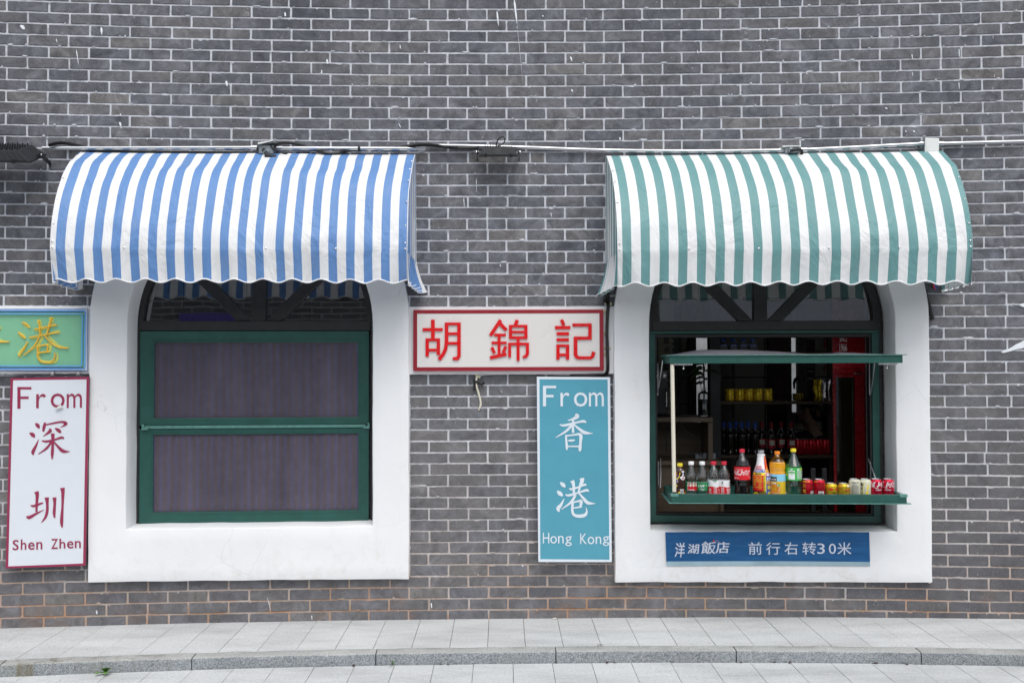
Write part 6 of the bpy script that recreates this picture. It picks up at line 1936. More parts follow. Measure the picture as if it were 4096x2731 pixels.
# 9 green soda
t = drink('soda_bottle', 'yellow-capped see-through green soda bottle with a bright green label', 'bottle', 1822.6)
pf = [(0.041, 0.0), (0.0455, 0.006), (0.0465, 0.030), (0.0450, 0.050), (0.0425, 0.078), (0.0440, 0.100), (0.0476, 0.114), (0.0478, 0.191), (0.0470, 0.201), (0.0330, 0.230), (0.0215, 0.254), (0.0140, 0.272), (0.0132, 0.282)]
shell(t, 'body', pf, M['green_bottle']); cap(t, 0.2805, 0.300, 0.0172, INK['yellow'])
band(t, 0.114, 0.191, 0.0478, INK['leafgreen'])
p = Print(t, 1898, S2, 0.300, 65, 0.0478)
p.rect(1718, 695, 1880, 950, 'white'); p.rect(1730, 718, 1870, 790, 'leafgreen'); p.text('扫码有奖', 1742, 752, 1848, 785, 'white', 0.03); p.poly([(1765,800),(1838,800),(1802,828)], 'leafgreen')
p.poly([(1752,660),(1805,632),(1825,655),(1770,682)], 'white'); p.poly([(1955,650),(1990,640),(2030,645),(2015,680),(1980,690),(1955,695)], 'white'); p.rect(2040, 650, 2132, 675, 'yellow')
p.lines(1945, 705, 2128, 945, 11, 'white', seed=13); p.poly([(1660,820),(1695,790),(1700,830),(1668,855)], 'yellow'); p.poly([(1660,745),(1672,740),(1674,775),(1660,785)], 'yellow')
# cans
def can(name, label, px, H, r, mat_, top=True):
    t = drink(name, label, 'can', px, 0.165)
    pf = [(r*0.80, 0.0), (r*0.86, 0.002), (r, 0.009), (r, H-0.016), (r*0.985, H-0.012), (r*0.84, H-0.002)]
    mb = MB(); mb.lathe(pf, n=40); mb.build('body', mat_, t, smooth=38)
    mb = MB(); mb.lathe([(r*0.84, H-0.002), (r*0.865, H-0.001), (r*0.865, H+0.0015), (r*0.82, H+0.0015), (r*0.79, H-0.004)], n=40, cap0=False); mb.build('lid', M['aluminium'], t, smooth=38)
    mb = MB(); mb.box(-0.005, 0.005, -0.010, 0.008, H-0.0035, H-0.002); mb.build('pull_tab', M['aluminium'], t, bevel=0.0005)
    return t, (lambda z: radius_at(pf, z))
for px, cx, lab, first in ((1854.2, 278, 'red herbal tea can with a yellow column of characters, beside the green soda bottle', True), (1881.9, 547, 'red herbal tea can showing its small print side and a barcode', False)):
    t, rf = can('herbal_tea_can', lab, px, 0.1165, 0.0335, M['can_red'])
    p = Print(t, cx, S3, 0.118, 200, rf)
    if first:
        for i, ch in enumerate('王老吉'): p.text(ch, 165, 300 + 112*i, 218, 372 + 112*i, 'yellow', 0.035)
        p.text('凉茶始祖王老吉', 165, 236, 300, 254, 'yellow', 0.02); p.lines(312, 282, 395, 440, 12, 'maroon', seed=4); p.barcode(318, 455, 405, 560); p.lines(262, 470, 300, 540, 5, 'maroon')
    else:
        p.text('王老吉凉茶', 420, 236, 482, 254, 'yellow', 0.02); p.lines(492, 282, 625, 440, 12, 'maroon', seed=6); p.barcode(495, 455, 610, 560); p.lines(655, 270, 680, 380, 6, 'gold')
for px, cx, lab, first in ((1909.3, 812, 'short gold energy drink can with two red bulls facing each other', True), (1937.3, 1087, 'short gold energy drink can showing its small print', False)):
    t, rf = can('energy_drink_can', lab, px, 0.0925, 0.0335, M['can_gold'])
    p = Print(t, cx, S3, 0.094, 288, rf)
    for zz in (0.068, 0.0755):
        mb = MB(); mb.lathe([(0.0337, zz), (0.0346, zz+0.0018), (0.0337, zz+0.0036)], n=40, cap0=False, cap1=False); mb.build('rolled_rib', M['can_gold'], t, smooth=60)
    p.k = 8
    if first:
        for sx in (-1, 1):
            b = [(18,420),(40,395),(52,380),(75,374),(85,388),(105,392),(120,412),(122,432),(108,420),(92,424),(80,432),(62,426),(40,430)]
            p.poly([(845 + sx*x, y) for x, y in b], 'red', 'bull_emblem')
        p.text('RedBull', 808, 464, 902, 502, 'black', 0.02); p.text('红牛', 812, 512, 898, 560, 'black', 0.02); p.lines(690, 410, 715, 520, 7, 'olive')
    else:
        p.lines(962, 370, 1055, 525, 12, 'olive', seed=8); p.lines(1072, 370, 1205, 410, 3, 'olive', seed=3); p.rect(1075, 420, 1212, 440, 'rose'); p.lines(1072, 450, 1205, 525, 6, 'olive', seed=5); p.oval(1000, 330, 20, 22, 'red'); p.oval(1000, 330, 12, 14, 'gold'); p.rect(1135, 322, 1195, 358, 'white')
for px, cx, lab, first in ((1962.6, 1330, 'cream coloured can covered in fine black small print', True), (1987.2, 1568, 'cream coloured can with a yellow lemon picture', False)):
    t, rf = can('lemon_drink_can', lab, px, 0.1185, 0.0325, M['can_cream'])
    p = Print(t, cx, S3, 0.120, 192, rf)
    if first: p.lines(1240, 240, 1390, 545, 26, 'grey', seed=14); p.rect(1415, 510, 1455, 545, 'lemon'); p.rect(1442, 440, 1460, 500, 'white')
    else:
        p.poly([(1520,240),(1560,255),(1598,300),(1612,360),(1600,410),(1580,450),(1600,490),(1618,545),(1480,545),(1478,470),(1492,380),(1500,300)], 'lemon'); p.poly([(1530,470),(1580,455),(1600,520),(1550,540)], 'yellow')
        p.poly([(1455,270),(1475,262),(1480,330),(1462,350),(1458,300)], 'black'); p.poly([(1490,275),(1500,272),(1485,350),(1478,345)], 'black'); p.poly([(1462,370),(1482,360),(1478,430),(1464,440)], 'black'); p.poly([(1465,460),(1484,450),(1480,520),(1466,530)], 'black')
for px, cx, lab, sh in ((2012.3, 1822, 'bright red cola can with white script, second drink from the right end', 0), (2040.0, 2087, 'bright red cola can with white script, the very last drink of the row', -128)):
    t, rf = can('cola_can', lab, px, 0.1195, 0.0335, M['can_rose'])
    p = Print(t, cx, S3, 0.121, 187, rf)
    o = 0 if sh == 0 else cx - 1822
    if sh == 0:
        for ch, x0, x1 in (('可', 1685, 1742), ('口', 1738, 1838), ('可', 1836, 1940)): p.text(ch, x0, 245, x1, 360, 'white', 0.045, 0.30)
        p.poly([(1695,365),(1740,350),(1790,368),(1825,362),(1830,380),(1780,385),(1738,368)], 'white'); p.text('经典美味', 1772, 405, 1908, 432, 'white', 0.02)
    else:
        for ch, x0, x1 in (('口', 1958, 2030), ('可', 2028, 2130), ('乐', 2128, 2215)): p.text(ch, x0, 245, x1, 360, 'white', 0.045, 0.30)
        p.poly([(1962,365),(2000,355),(2040,368),(2010,382),(1985,372)], 'white'); p.text('经典美味', 1985, 405, 2110, 432, 'white', 0.02)

# ================================================================ INSIDE THE SHOP (dim)
def IN(x, y, d): return FRT.at(x, y, -d)     # d metres behind the brick face
def iloc(x, y, d): 
    a = IN(x, y, d); return FRT.matrix @ Matrix.Translation((a[0], d, a[1]))
def ibox(mb, xa, ya, xb, yb, d0, d1):
    a, b = IN(xa, yb, d0), IN(xb, ya, d0); mb.box(a[0], b[0], d0, d1, a[1], b[1])
# marble slabs standing in daylight behind the two openings in the back wall
for k, (xa, xb, lab, mt) in enumerate(((1570, 1665, 'white marble slab seen through the narrow opening behind the vase', 'marble'), (1785, 1865, 'pale panel seen through the half-open rear window', 'marble'))):
    mb = MB(); a, b = IN(xa, 1100, 4.4), IN(xb, 700, 4.4); mb.box(a[0], b[0], 4.4, 4.44, a[1]-0.3, b[1]+0.3)
    tag(mb.build('marble_slab', M[mt], matrix=FRT.matrix), lab, 'marble slab')
# wooden jambs of the opening
op = thing('door_frame', 'dark red wooden door frame round the bright opening behind the vase', 'door frame', FRT.matrix)
for xa, xb in ((1582, 1598.5), (1633.5, 1646)):
    mb = MB(); ibox(mb, xa, 700, xb, 960, 2.84, 2.89); mb.build('jamb', M['dark_wood'], op, bevel=0.003)
# rear window with a curved handle
rw = thing('rear_window', 'half-open rear window with dark sash and curved black handle', 'window', FRT.matrix)
for xa, xb in ((1808, 1817), (1834, 1843), (1846, 1852)):
    mb = MB(); ibox(mb, xa, 700, xb, 972, 2.80, 2.88); mb.build('sash', M['dim'], rw, bevel=0.004)
mb = MB(); P = [IN(1833, 868, 2.78), IN(1826, 872, 2.78), IN(1823, 880, 2.78), IN(1824, 893, 2.78)]
mb.tube([(x, 2.77, z) for x, z in P], [0.02, 0.016, 0.012, 0.008], 8); mb.build('handle', M['black_plastic'], rw)
mb = MB(); ibox(mb, 1852, 780, 1872, 905, 2.84, 2.89); mb.build('poster_panel', M['dark_wood'], rw)
mb = MB()
for y in (831, 841, 852, 868.5): ibox(mb, 1854.5, y, 1868, y+1.2, 2.835, 2.8395)
mb.build('poster_line', INK['white'], rw)
# calligraphy scroll
sc = thing('hanging_scroll', 'dim hanging scroll with black brush characters on the shop wall', 'scroll', FRT.matrix)
mb = MB(); ibox(mb, 1508, 700, 1561, 962, 2.0, 2.01); mb.build('backing', M['dim'], sc)
mb = MB(); ibox(mb, 1512, 700, 1547, 960, 1.99, 1.998); mb.build('paper', M['paper'], sc)
mb = MB(); ibox(mb, 1560.5, 700, 1565, 964, 1.985, 2.0); mb.build('edge_strip', M['black_plastic'], sc)
for i, ch in enumerate('款点心歡越高'):
    mb = MB(); a, b = IN(1524.5, 790 + 20*i, 1.985), IN(1538, 775 + 20*i, 1.985)
    text_into(mb, ch, a[0], b[0], a[1], b[1], flat_place(1.985), 0.03); mb.build('letter', INK['black'], sc)
for i, ch in enumerate('味鲜香糯甜软'):
    mb = MB(); a, b = IN(1543, 782 + 12*i, 1.985), IN(1548.5, 774 + 12*i, 1.985)
    text_into(mb, ch, a[0], b[0], a[1], b[1], flat_place(1.985), 0.02); mb.build('small_letter', INK['black'], sc)
# shelf cabinet on the left: top board, upright, desk board, front
cb = thing('wooden_cabinet', 'pale wooden cabinet with two boards just inside the left of the serving window', 'cabinet', FRT.matrix)
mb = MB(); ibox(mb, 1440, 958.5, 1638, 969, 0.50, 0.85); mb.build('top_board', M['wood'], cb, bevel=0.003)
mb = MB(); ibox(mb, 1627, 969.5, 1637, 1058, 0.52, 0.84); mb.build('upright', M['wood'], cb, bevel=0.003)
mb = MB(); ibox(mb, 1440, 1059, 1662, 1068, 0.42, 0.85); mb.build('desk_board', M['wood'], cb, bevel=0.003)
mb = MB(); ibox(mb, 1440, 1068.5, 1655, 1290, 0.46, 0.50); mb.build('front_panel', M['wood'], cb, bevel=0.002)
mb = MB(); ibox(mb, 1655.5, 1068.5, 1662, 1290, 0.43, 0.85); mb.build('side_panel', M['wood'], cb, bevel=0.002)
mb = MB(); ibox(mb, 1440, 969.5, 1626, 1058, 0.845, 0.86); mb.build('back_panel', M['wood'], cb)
TB = IN(1500, 958.5, 0.50)[1] + 0.0008
# glass vase with a dark plant
vx, _ = IN(1616.5, 940, 0.66)
vase = thing('glass_vase', 'tall clear glass bottle vase standing on the wooden cabinet', 'vase', FRT.matrix @ Matrix.Translation((vx, 0.66, TB)))
vz = IN(1616, 890, 0.66)[1] - TB
pf = [(0.036, 0), (0.0395, 0.008), (0.0395, vz*0.68), (0.034, vz*0.80), (0.017, vz*0.87), (0.0145, vz*0.93), (0.017, vz)]
mb = MB(); mb.lathe(catmull(pf, 4), n=28, cap1=False); mb.build('body', M['clear_plastic'], vase, smooth=60)
mb = MB(); mb.lathe([(0.034, 0.008), (0.036, 0.012), (0.036, vz*0.6), (0.03, vz*0.601)], n=24); mb.build('water', M['dark_glass'], vase, smooth=40)
plant = thing('vase_plant', 'dark leafy stems standing in the clear glass vase', 'plant', FRT.matrix @ Matrix.Translation((vx, 0.66, TB + vz)))
rg = random.Random(31)
mb = MB(); mb.tube([(0, 0, -vz*0.7), (0.004, 0, 0), (0.0, 0, 0.22)], 0.006, 6); mb.build('stem', M['hair'], plant)
for i in range(17):
    z0 = 0.03 + 0.20*i/17; a = rg.uniform(0, 6.28); L = rg.uniform(0.07, 0.14)
    if i % 3 == 0: a = math.pi + rg.uniform(-.3, .3)
    mb = MB(); vs = []
    for j in range(6):
        t = j/5; w = 0.013*math.sin(math.pi*(0.08 + 0.9*t)); rr = L*t; h = z0 + 0.05*t - 0.09*t*t
        vs += [(rr*math.cos(a) - w*math.sin(a)*0.6, rr*math.sin(a) + w*math.cos(a), h + w*0.8), (rr*math.cos(a) + w*math.sin(a)*0.6, rr*math.sin(a) - w*math.cos(a), h - w*0.8)]
    mb.add(vs, [(2*j, 2*j+1, 2*j+3, 2*j+2) for j in range(5)]); mb.build('leaf', plain('dark_plant_leaf', (0.012, 0.03, 0.010), 0.5, vary=0.3), plant)
# small oven on the left
ov = thing('small_oven', 'small grey-fronted oven at the far left inside the serving window', 'oven', FRT.matrix)
mb = MB(); ibox(mb, 1470, 851, 1533, 952, 0.62, 0.84); mb.build('body', M['black_plastic'], ov, bevel=0.006)
mb = MB(); ibox(mb, 1472, 853, 1532, 870, 0.605, 0.6195); mb.build('control_panel', M['sign_side'], ov, bevel=0.002)
for x in (1508, 1526):
    mb = MB(); c = IN(x, 862.5, 0.59); mb.disc(c[0], c[1], 0.010, 0.592, 0.604, 14); mb.build('knob', M['aluminium'], ov, bevel=0.001)
mb = MB(); c = IN(1517, 862.5, 0.6); mb.disc(c[0], c[1], 0.004, 0.601, 0.6045, 10); mb.build('lamp', INK['red'], ov)
mb = MB(); a, b = IN(1530, 940, 0.59), IN(1530, 893, 0.59); mb.tube([(a[0], 0.60, a[1]), (a[0], 0.585, a[1]+0.02), (a[0], 0.585, b[1]-0.02), (a[0], 0.60, b[1])], 0.006, 6); mb.build('handle', M['aluminium'], ov)
# power strip and wires on the cabinet
DB = IN(1500, 1059, 0.42)[1] + 0.0008
ps = MB(); a = IN(1596, 1050, 0.62); b = IN(1643, 1050, 0.62); ps.box(a[0], b[0], 0.60, 0.66, DB, DB+0.035)
tag(ps.build('power_strip', M['grey_plastic'], matrix=FRT.matrix, bevel=0.004), 'grey power strip lying on the lower board of the wooden cabinet', 'power strip')
for k, pts in enumerate((((1560, 966, .48), (1570, 985, .47), (1590, 1000, .47), (1608, 1012, .50), (1615, 1025, .56), (1613, 1048, .60)), ((1548, 985, .47), (1536, 997, .47), (1531, 1012, .47), (1530, 1040, .50)), ((1560, 1052, .55), (1580, 1046, .55), (1595, 1040, .56), (1612, 1044, .58)))):
    mb = MB(); P = [(IN(x, y, d)[0], d, IN(x, y, d)[1]) for x, y, d in pts]
    mb.tube([tuple(q) for q in catmull(P, 6)], 0.0035, 6)
    tag(mb.build('trailing_wire', M['black_plastic'], matrix=FRT.matrix), ('black power cord running from the top board to the power strip', 'short black cord dangling over the front of the wooden cabinet', 'black cord lying on the lower board beside the power strip')[k], 'cord')
# dark pillar between cabinet and rack
mb = MB(); ibox(mb, 1633.5, 690, 1654.5, 1290, 1.20, 1.32)
tag(mb.build('dark_pillar', M['black_plastic'], matrix=FRT.matrix, bevel=0.006), 'dark upright pillar between the wooden cabinet and the drinks rack', 'pillar')
# drinks rack
rk = thing('drinks_rack', 'dim wooden rack with three boards full of drinks inside the serving window', 'rack', FRT.matrix)
R0, R1 = 1.50, 1.82
for ya, yb, nm in ((807.5, 812, 'shelf_board'), (921.5, 928, 'shelf_board'), (1045, 1052, 'shelf_board'), (1171, 1178, 'shelf_board')):
    mb = MB(); ibox(mb, 1655, ya, 1912, yb, R0, R1); mb.build(nm, M['wood'], rk, bevel=0.003)
for xa, xb in ((1655, 1659), (1907, 1911)):
    mb = MB(); a, b = IN(xa, 1178, R1-0.03), IN(xb, 760, R1-0.03); mb.box(a[0], b[0], R1+0.001, R1+0.03, -0.05, b[1]); mb.build('upright', M['dark_wood'], rk, bevel=0.002)
# brown post behind the rack
mb = MB(); ibox(mb, 1768, 690, 1806, 1080, 2.4, 2.5)
tag(mb.build('wooden_post', M['dark_wood'], matrix=FRT.matrix, bevel=0.01), 'broad dark brown wooden post behind the drinks rack', 'post')
def rack_z(y): return IN(1780, y, R0)[1] + 0.0008
def at_rack(px, y, dd): return FRT.matrix @ Matrix.Translation((IN(px, y, dd)[0], dd, rack_z(y)))
# gold cans on the middle board
gc = thing('gold_can', '', 'can', at_rack(1676, 921.5, 1.58), 'gold cans on the dim rack')
mb = MB(); mb.lathe([(0.031, 0), (0.0355, 0.004), (0.036, 0.088), (0.033, 0.095)], n=24); mb.build('body', M['can_gold'], gc, smooth=40)
mb = MB(); mb.lathe([(0.033, 0.0952), (0.034, 0.097), (0.030, 0.097), (0.029, 0.0945)], n=24); mb.build('lid', M['aluminium'], gc, smooth=40)
gl = ['leftmost gold can on the middle board of the dim rack', 'second gold can from the left on the dim rack', 'middle one of the five gold cans on the dim rack', 'fourth gold can from the left on the dim rack', 'rightmost gold can on the middle board of the dim rack']
for i, px in enumerate((1676, 1699, 1720, 1741, 1764)):
    o = gc if i == 0 else copy_tree(gc); o.matrix_world = at_rack(px, 921.5, 1.58); o['label'] = gl[i]
# square liquor bottles on the top board
lq = thing('liquor_bottle', '', 'bottle', at_rack(1661, 807.5, 1.57), 'square liquor bottles on the top board')
mb = MB(); mb.box(-0.033, 0.033, -0.020, 0.020, 0.0, 0.062); mb.build('body', M['dark_glass'], lq, bevel=0.008)
mb = MB(); mb.lathe([(0.016, 0.0625), (0.012, 0.070), (0.012, 0.080)], n=18); mb.build('neck', M['clear_plastic'], lq, smooth=50)
mb = MB(); mb.lathe([(0.0175, 0.0805), (0.018, 0.082), (0.018, 0.098), (0.0165, 0.1)], n=24); mb.build('cap', INK['blue'], lq, smooth=40)
mb = MB(); mb.box(-0.029, 0.029, -0.0222, -0.0205, 0.004, 0.060); mb.build('label_sheet', INK['grey'], lq)
mb = MB(); mb.box(-0.027, 0.027, -0.0230, -0.0224, 0.042, 0.058); mb.build('label_head', INK['blue'], lq)
mb = MB(); text_into(mb, '江小白', -0.020, 0.020, 0.0445, 0.0555, flat_place(-0.0233), 0.02); mb.build('lettering', INK['white'], lq)
ll = ['leftmost blue-capped square liquor bottle on the top board', 'second blue-capped square liquor bottle on the top board', 'third blue-capped square liquor bottle on the top board', 'rightmost blue-capped square liquor bottle on the top board']
for i, px in enumerate((1661, 1684, 1707, 1729)):
    o = lq if i == 0 else copy_tree(lq); o.matrix_world = at_rack(px, 807.5, 1.57); o['label'] = ll[i]
# beer bottles on the lower board
def beer(name, group, foil, label_mat, neck):
    t = thing(name, '', 'bottle', at_rack(1668, 1045, 1.58), group)
    mb = MB(); mb.lathe(catmull([(0.028, 0), (0.031, 0.004), (0.031, 0.135), (0.028, 0.155), (0.016, 0.185), (0.0135, 0.215), (0.0135, 0.24)], 3), n=20); mb.build('body', M['dark_glass'], t, smooth=60)
    mb = MB(); mb.lathe([(0.0148, 0.2), (0.0142, 0.2405), (0.0146, 0.247), (0.010, 0.249)], n=20); mb.build('foil', foil, t, smooth=40)
    mb = MB(); mb.lathe([(0.0314, 0.045), (0.0314, 0.115)], n=24, cap0=False, cap1=False); mb.build('label_band', label_mat, t, smooth=60)
    return t
b1 = beer('beer_bottle', 'blue-topped beer bottles', INK['blue'], M['dark_glass'], 0)
words_ = ['first', 'second', 'third', 'fourth', 'fifth', 'sixth']
for i, px in enumerate((1663, 1677, 1691, 1705, 1719, 1735)):
    o = b1 if i == 0 else copy_tree(b1); o.matrix_world = at_rack(px, 1045, 1.58 if i % 2 else 1.65)
    o['label'] = '%s from the left of the blue-topped dark beer bottles on the dim rack' % words_[i]
b2 = beer('beer_bottle', 'red-topped beer bottles', INK['maroon'], INK['rose'], 0)
mb = MB(); 
wrap_rect(mb, -0.022, 0.022, 0.070, 0.108, 0.0322); mb.build('label_patch', INK['cream'], b2)
for i, px in enumerate((1750, 1772, 1795, 1818)):
    o = b2 if i == 0 else copy_tree(b2); o.matrix_world = at_rack(px, 1045, 1.58 if i % 2 else 1.66)
    o['label'] = '%s from the left of the red-topped dark beer bottles on the dim rack' % words_[i]
rc = thing('red_can', '', 'can', at_rack(1838, 1045, 1.58), 'red cans on the dim rack')
mb = MB(); mb.lathe([(0.027, 0), (0.032, 0.006), (0.032, 0.104), (0.027, 0.115)], n=24); mb.build('body', M['can_red'], rc, smooth=40)
mb = MB(); mb.lathe([(0.0272, 0.1155), (0.028, 0.118), (0.025, 0.118)], n=24, cap0=False); mb.build('lid', M['aluminium'], rc, smooth=40)
rl = ['leftmost red can in the row on the dim rack', 'second red can in the row on the dim rack', 'third red can in the row on the dim rack', 'fourth red can in the row on the dim rack', 'rightmost red can in the row on the dim rack, by the fridge']
for i, px in enumerate((1834, 1849, 1864, 1880, 1896)):
    o = rc if i == 0 else copy_tree(rc); o.matrix_world = at_rack(px, 1045, 1.58); o['label'] = rl[i]
# snack packs on the middle board
for k, (xa, xb, yt, mt, lab) in enumerate(((1869, 1886, 871, 'can_gold', 'gold and black crinkled snack bag on the middle board'), (1888, 1907, 870, 'foil', 'silver foil snack pouch standing at the end of the middle board'))):
    a, b = IN(xa, 921.5, 1.58), IN(xb, yt, 1.58); z0 = rack_z(921.5)
    mb = MB()
    def bag(i, j, side):
        u, v = i/9, j/11
        puff = 0.018*math.sin(math.pi*u)**0.6*math.sin(math.pi*min(1, v*0.9+0.1))**0.6 + 0.006*noise.noise(Vector((u*6, v*7, k*9+side)))*math.sin(math.pi*u)
        return (a[0] + (b[0]-a[0])*u + 0.003*math.sin(v*9+k), 1.58 - side*max(0.001, puff), z0 + (b[1]-z0)*v)
    mb.grid(10, 12, lambda i, j: bag(i, j, 1)); mb.grid(10, 12, lambda i, j: bag(9-i, j, -1))
    tag(mb.build('snack_bag', M[mt], matrix=FRT.matrix, smooth=60), lab, 'snack bag')
tr = thing('clear_tray', 'clear plastic tray of wrapped sweets on the middle board of the rack', 'tray', at_rack(1838, 921.5, 1.62))
w = (IN(1872, 900, 1.62)[0] - IN(1803, 900, 1.62)[0])/2
mb = MB(); 
for x0_, x1_, y0_, y1_ in ((-w, w, -0.06, -0.057), (-w, w, 0.057, 0.06), (-w, -w+0.003, -0.057, 0.057), (w-0.003, w, -0.057, 0.057)): mb.box(x0_, x1_, y0_, y1_, 0.003, 0.055)
mb.box(-w, w, -0.06, 0.06, 0.0, 0.003); mb.build('box', M['clear_plastic'], tr)
for i, (x, rz, mt) in enumerate(((-0.3, 0.6, 'can_gold'), (0.05, 0.1, 'can_gold'), (0.4, -0.4, 'black_plastic'), (0.7, 0.2, 'black_plastic'))):
    mb = MB(); mb.box(-0.012, 0.012, -0.02, 0.02, 0.0, 0.052)
    tag(mb.build('sweet_packet', M[mt], matrix=tr.matrix_world @ Matrix.Translation((x*w, 0, 0.0036)) @ Matrix.Rotation(rz, 4, 'Z'), bevel=0.003), ('tilted gold sweet packet in the left of the clear tray', 'upright gold sweet packet in the middle of the clear tray', 'black sweet packet right of the gold ones in the clear tray', 'black sweet packet at the right end of the clear tray')[i], 'sweet packet')
# red drinks fridge
fr_ = thing('drinks_fridge', 'tall red drinks fridge with a dark glass door inside the serving window', 'fridge', FRT.matrix)
f0 = 0.46
mb = MB()
xa, xb = IN(1914, 900, f0)[0], IN(1996, 900, f0)[0]
zt = IN(1950, 849, f0)[1]
mb.box(xa+0.006, xb, f0+0.022, f0+0.05, -0.05, 2.0); mb.build('cabinet', M['fridge_red'], fr_, bevel=0.006)
mb = MB(); mb.box(xa, xb, f0, f0+0.020, zt+0.008, 1.99); mb.build('header', M['fridge_red'], fr_, bevel=0.005)
zd = zt - 0.035
mb = MB()
gx0, gx1 = IN(1920, 900, f0)[0], IN(1963, 900, f0)[0]
gz0, gz1 = 0.12, IN(1950, 866, f0)[1]
mb.box(xa, gx0, f0, f0+0.016, -0.0, zd); mb.box(gx1, xb-0.03, f0, f0+0.016, -0.0, zd); mb.box(gx0, gx1, f0, f0+0.016, gz1, zd); mb.box(gx0, gx1, f0, f0+0.016, 0.0, gz0)
mb.build('door', M['fridge_red'], fr_, bevel=0.004)
mb = MB(); mb.box(gx0, gx1, f0+0.005, f0+0.012, gz0, gz1); mb.build('door_glass', M['dark_glass'], fr_)
mb = MB(); mb.tube([(xb-0.018, f0-0.006, 0.1), (xb-0.018, f0-0.006, 1.99)], 0.007, 8); mb.build('edge_strip', M['sign_side'], fr_)
for s_, ya, yb in (('SINCE', 773, 784.5), ('1966', 789, 806.5)):
    mb = MB(); a, b = IN(1928.5, yb, f0), IN(1945.5, ya, f0); text_into(mb, s_, a[0], b[0], a[1], b[1], flat_place(f0-0.001), 0.0); mb.build('lettering', INK['white'], fr_)
mb = MB(); mb.box(IN(1961, 850, f0)[0], IN(1978, 850, f0)[0], f0-0.02, f0-0.001, zd+0.004, zd+0.014); mb.build('hinge', M['aluminium'], fr_, bevel=0.002)
# person seated behind the rack, head turned to the left
hd = 2.15
hx, hz = IN(1858, 945, hd)
px0 = FRT.matrix @ Matrix.Translation((hx + 0.03, hd + 0.02, 0))
person = thing('person', 'person with tied-back dark hair and black top sitting in shadow behind the drinks rack', 'person', px0)
H = hz
sk = bmesh.new()
J = {}
pts = dict(pelvis=(0.06, 0.06, H-0.73), belly=(0.05, 0.05, H-0.58), chest=(0.03, 0.03, H-0.40), neckbase=(0.015, 0.02, H-0.235), neck=(-0.005, 0.005, H-0.15), head=(-0.02, 0, H-0.02), crown=(-0.015, 0.0, H+0.075), chin=(-0.075, -0.02, H-0.085),
           shl=(-0.13, -0.02, H-0.26), ell=(-0.20, -0.06, H-0.53), hal=(-0.10, -0.24, H-0.60), shr=(0.19, 0.06, H-0.27), elr=(0.27, 0.04, H-0.54), har=(0.14, -0.18, H-0.62),
           hipl=(-0.05, 0.02, H-0.76), knl=(-0.12, -0.36, H-0.78), anl=(-0.12, -0.36, H-1.16), hipr=(0.16, 0.06, H-0.76), knr=(0.18, -0.34, H-0.78), anr=(0.18, -0.34, H-1.16))
rad = dict(pelvis=.15, belly=.13, chest=.145, neckbase=.060, neck=.046, head=.088, crown=.062, chin=.042, shl=.068, ell=.044, hal=.03, shr=.068, elr=.044, har=.03, hipl=.085, knl=.06, anl=.045, hipr=.085, knr=.06, anr=.045)
names = list(pts)
for k in names: J[k] = sk.verts.new(pts[k])
for a, b in (('pelvis','belly'),('belly','chest'),('chest','neckbase'),('neckbase','neck'),('neck','head'),('head','crown'),('head','chin'),('neckbase','shl'),('shl','ell'),('ell','hal'),('neckbase','shr'),('shr','elr'),('elr','har'),('pelvis','hipl'),('hipl','knl'),('knl','anl'),('pelvis','hipr'),('hipr','knr'),('knr','anr')):
    sk.edges.new((J[a], J[b]))
me = bpy.data.meshes.new('body'); sk.to_mesh(me); sk.free()
body = bpy.data.objects.new('body', me); COL.objects.link(body); body.parent = person
sm = body.modifiers.new('skin', 'SKIN'); body.modifiers.new('smooth', 'SUBSURF').levels = 2; body.modifiers['smooth'].render_levels = 2
for i, k in enumerate(names):
    v = me.skin_vertices[0].data[i]; v.radius = (rad[k], rad[k]*(0.75 if k in ('pelvis', 'belly', 'chest') else 1.0)); v.use_root = (k == 'pelvis')
me.materials.append(M['skin']); sm.use_smooth_shade = True
tp = MB()
tp.lathe([(0.16, H-0.80), (0.165, H-0.60), (0.175, H-0.44), (0.172, H-0.33), (0.150, H-0.27), (0.105, H-0.215), (0.075, H-0.195)], 0.035, 0.035, 24, cap0=False, cap1=False)
for side in ('l', 'r'):
    a, b = Vector(pts['sh'+side]), Vector(pts['el'+side]); c = Vector(pts['neckbase'])
    tp.tube([c + (a-c)*0.3 + Vector((0, 0, -0.01)), a + Vector((0, 0, 0.0)), a + (b-a)*0.35, a + (b-a)*0.7], [0.10, 0.098, 0.078, 0.066], 14)
tp.build('top', M['black_cloth'], person, smooth=60)
hr = MB()
bm = bmesh.new(); bmesh.ops.create_icosphere(bm, subdivisions=3, radius=1)
for v in bm.verts:
    n3 = noise.noise(v.co*3.0)*0.03
    v.co = Vector((v.co.x*0.108 + 0.018, v.co.y*0.104 + 0.02, v.co.z*0.112 + H + 0.022))*1.0 + v.normal*n3
    if v.co.x < -0.05 and v.co.z < H + 0.045: v.co.x = max(v.co.x, -0.045); v.co.y += 0.02
me = bpy.data.meshes.new('hair'); bm.to_mesh(me); bm.free(); me.materials.append(M['hair']); me.polygons.foreach_set('use_smooth', [True]*len(me.polygons))
o = bpy.data.objects.new('hair', me); COL.objects.link(o); o.parent = person
mb = MB(); mb.tube([(0.10, 0.05, H+0.02), (0.135, 0.07, H-0.05), (0.14, 0.07, H-0.16), (0.12, 0.06, H-0.25)], [0.035, 0.045, 0.035, 0.012], 10); mb.build('ponytail', M['hair'], person, smooth=180)
mb = MB(); mb.tube([(0.026 + 0.011*math.cos(a), -0.088, H - 0.014 + 0.020*math.sin(a)) for a in [2*math.pi*i/14 for i in range(14)]], 0.007, 6, closed=True); mb.build('ear', M['skin'], person, smooth=180)
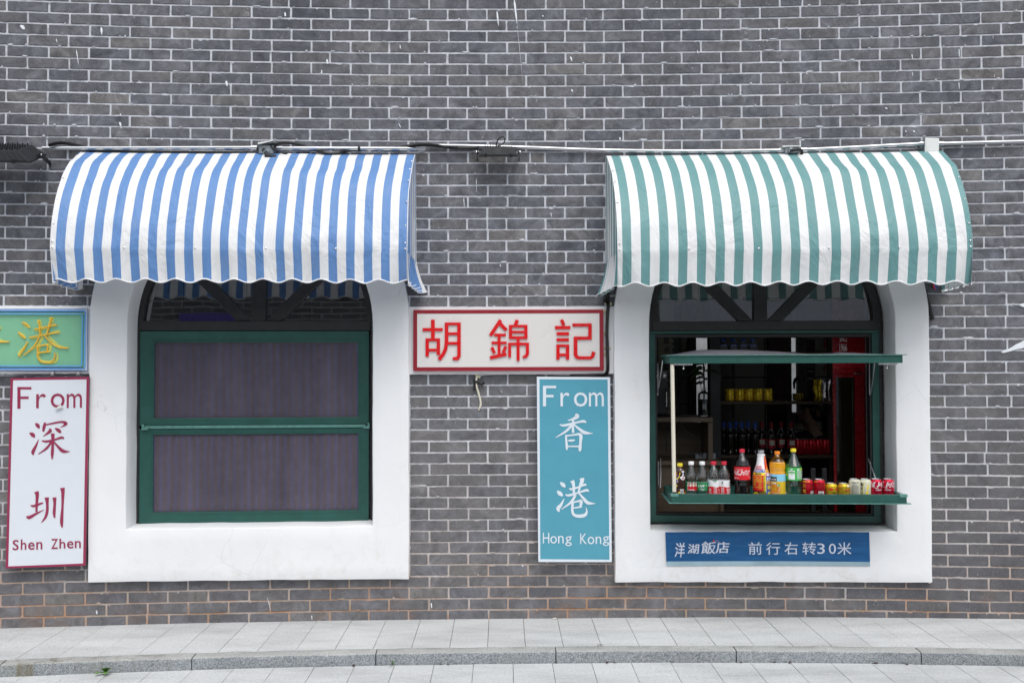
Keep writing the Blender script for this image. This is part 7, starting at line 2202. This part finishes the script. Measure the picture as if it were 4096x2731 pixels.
mb = MB(); mb.tube([(-0.098, -0.025, H+0.012), (-0.122, -0.03, H-0.022), (-0.100, -0.026, H-0.030)], [0.008, 0.013, 0.010], 8); mb.build('nose', M['skin'], person, smooth=180)
mb = MB(); mb.tube([(-0.100, -0.045, H-0.058), (-0.108, -0.025, H-0.056), (-0.100, -0.005, H-0.058)], 0.006, 6); mb.build('mouth', INK['rose'], person, smooth=180)
for y in (-0.055, 0.0):
    mb = MB(); mb.lathe([(0.0005, -0.009), (0.007, -0.005), (0.009, 0), (0.007, 0.005), (0.0005, 0.009)], -0.092, y, 10); mb.v = [(x, yy_, z + H + 0.008) for x, yy_, z in mb.v]; mb.build('eye', INK['black'], person, smooth=180)
# stool for the person, and the two chair backs in front of the rack
st = thing('stool', 'dark wooden stool under the seated person', 'stool', FRT.matrix @ Matrix.Translation((hx+0.08, hd+0.10, -0.05)))
sh = H - 0.90 + 0.05
mb = MB(); mb.lathe([(0.16, sh-0.03), (0.17, sh-0.02), (0.17, sh)], n=24); mb.build('seat', M['dark_wood'], st, smooth=40)
for i in range(4):
    a = math.pi/4 + i*math.pi/2; mb = MB(); mb.tube([(0.16*math.cos(a), 0.16*math.sin(a), 0.0), (0.12*math.cos(a), 0.12*math.sin(a), sh-0.03)], 0.016, 8); mb.build('leg', M['dark_wood'], st, smooth=60)
ch = thing('chair', 'black chair whose two back posts show behind the drinks and below the rack', 'chair', FRT.matrix)
cd = 0.40
for xa in (1868, 1894):
    mb = MB(); a, b = IN(xa-5, 1130, cd), IN(xa+6, 1075, cd); mb.box(a[0], b[0], cd, cd+0.035, -0.05, b[1]); mb.build('back_post', M['black_plastic'], ch, bevel=0.006)
a, b = IN(1862, 1125, cd), IN(1901, 1085, cd)
mb = MB(); mb.box(IN(1874.5, 1100, cd)[0], IN(1888.5, 1100, cd)[0], cd+0.008, cd+0.026, IN(1880, 1125, cd)[1], IN(1880, 1100, cd)[1]); mb.build('back_rail', M['black_plastic'], ch, bevel=0.003)
zs = 0.42
mb = MB(); mb.box(a[0], b[0], cd+0.036, cd+0.30, zs-0.02, zs+0.02); mb.build('seat', M['black_plastic'], ch, bevel=0.01)
for x in (a[0]+0.02, b[0]-0.02): mb = MB(); mb.tube([(x, cd+0.28, -0.05), (x, cd+0.27, zs-0.02)], 0.012, 8); mb.build('leg', M['black_plastic'], ch)
# wires hanging on the tiled wall behind the rack
for k, x in enumerate((1683, 1687)):
    mb = MB(); mb.tube([(IN(x, 700, 2.85)[0], 2.87, 2.4), (IN(x, 900, 2.85)[0], 2.87, IN(x, 960, 2.85)[1])], 0.004, 5)
    tag(mb.build('hanging_wire', M['black_plastic'], matrix=FRT.matrix), 'thin black cord hanging down the tiled back wall behind the liquor bottles', 'cord', 'cords on the tiled wall')
ht = thing('red_wall_characters', 'dim red cut-out characters hanging on the tiled wall left of the fridge', 'wall ornament', FRT.matrix)
for s_, ya, yb in (('福', 771, 802), ('付', 835, 860)):
    mb = MB(); a, b = IN(1890, yb, 2.86), IN(1905, ya, 2.86); text_into(mb, s_, a[0], b[0], a[1], b[1], flat_place(2.86), 0.05); mb.build('letter', INK['maroon'], ht)
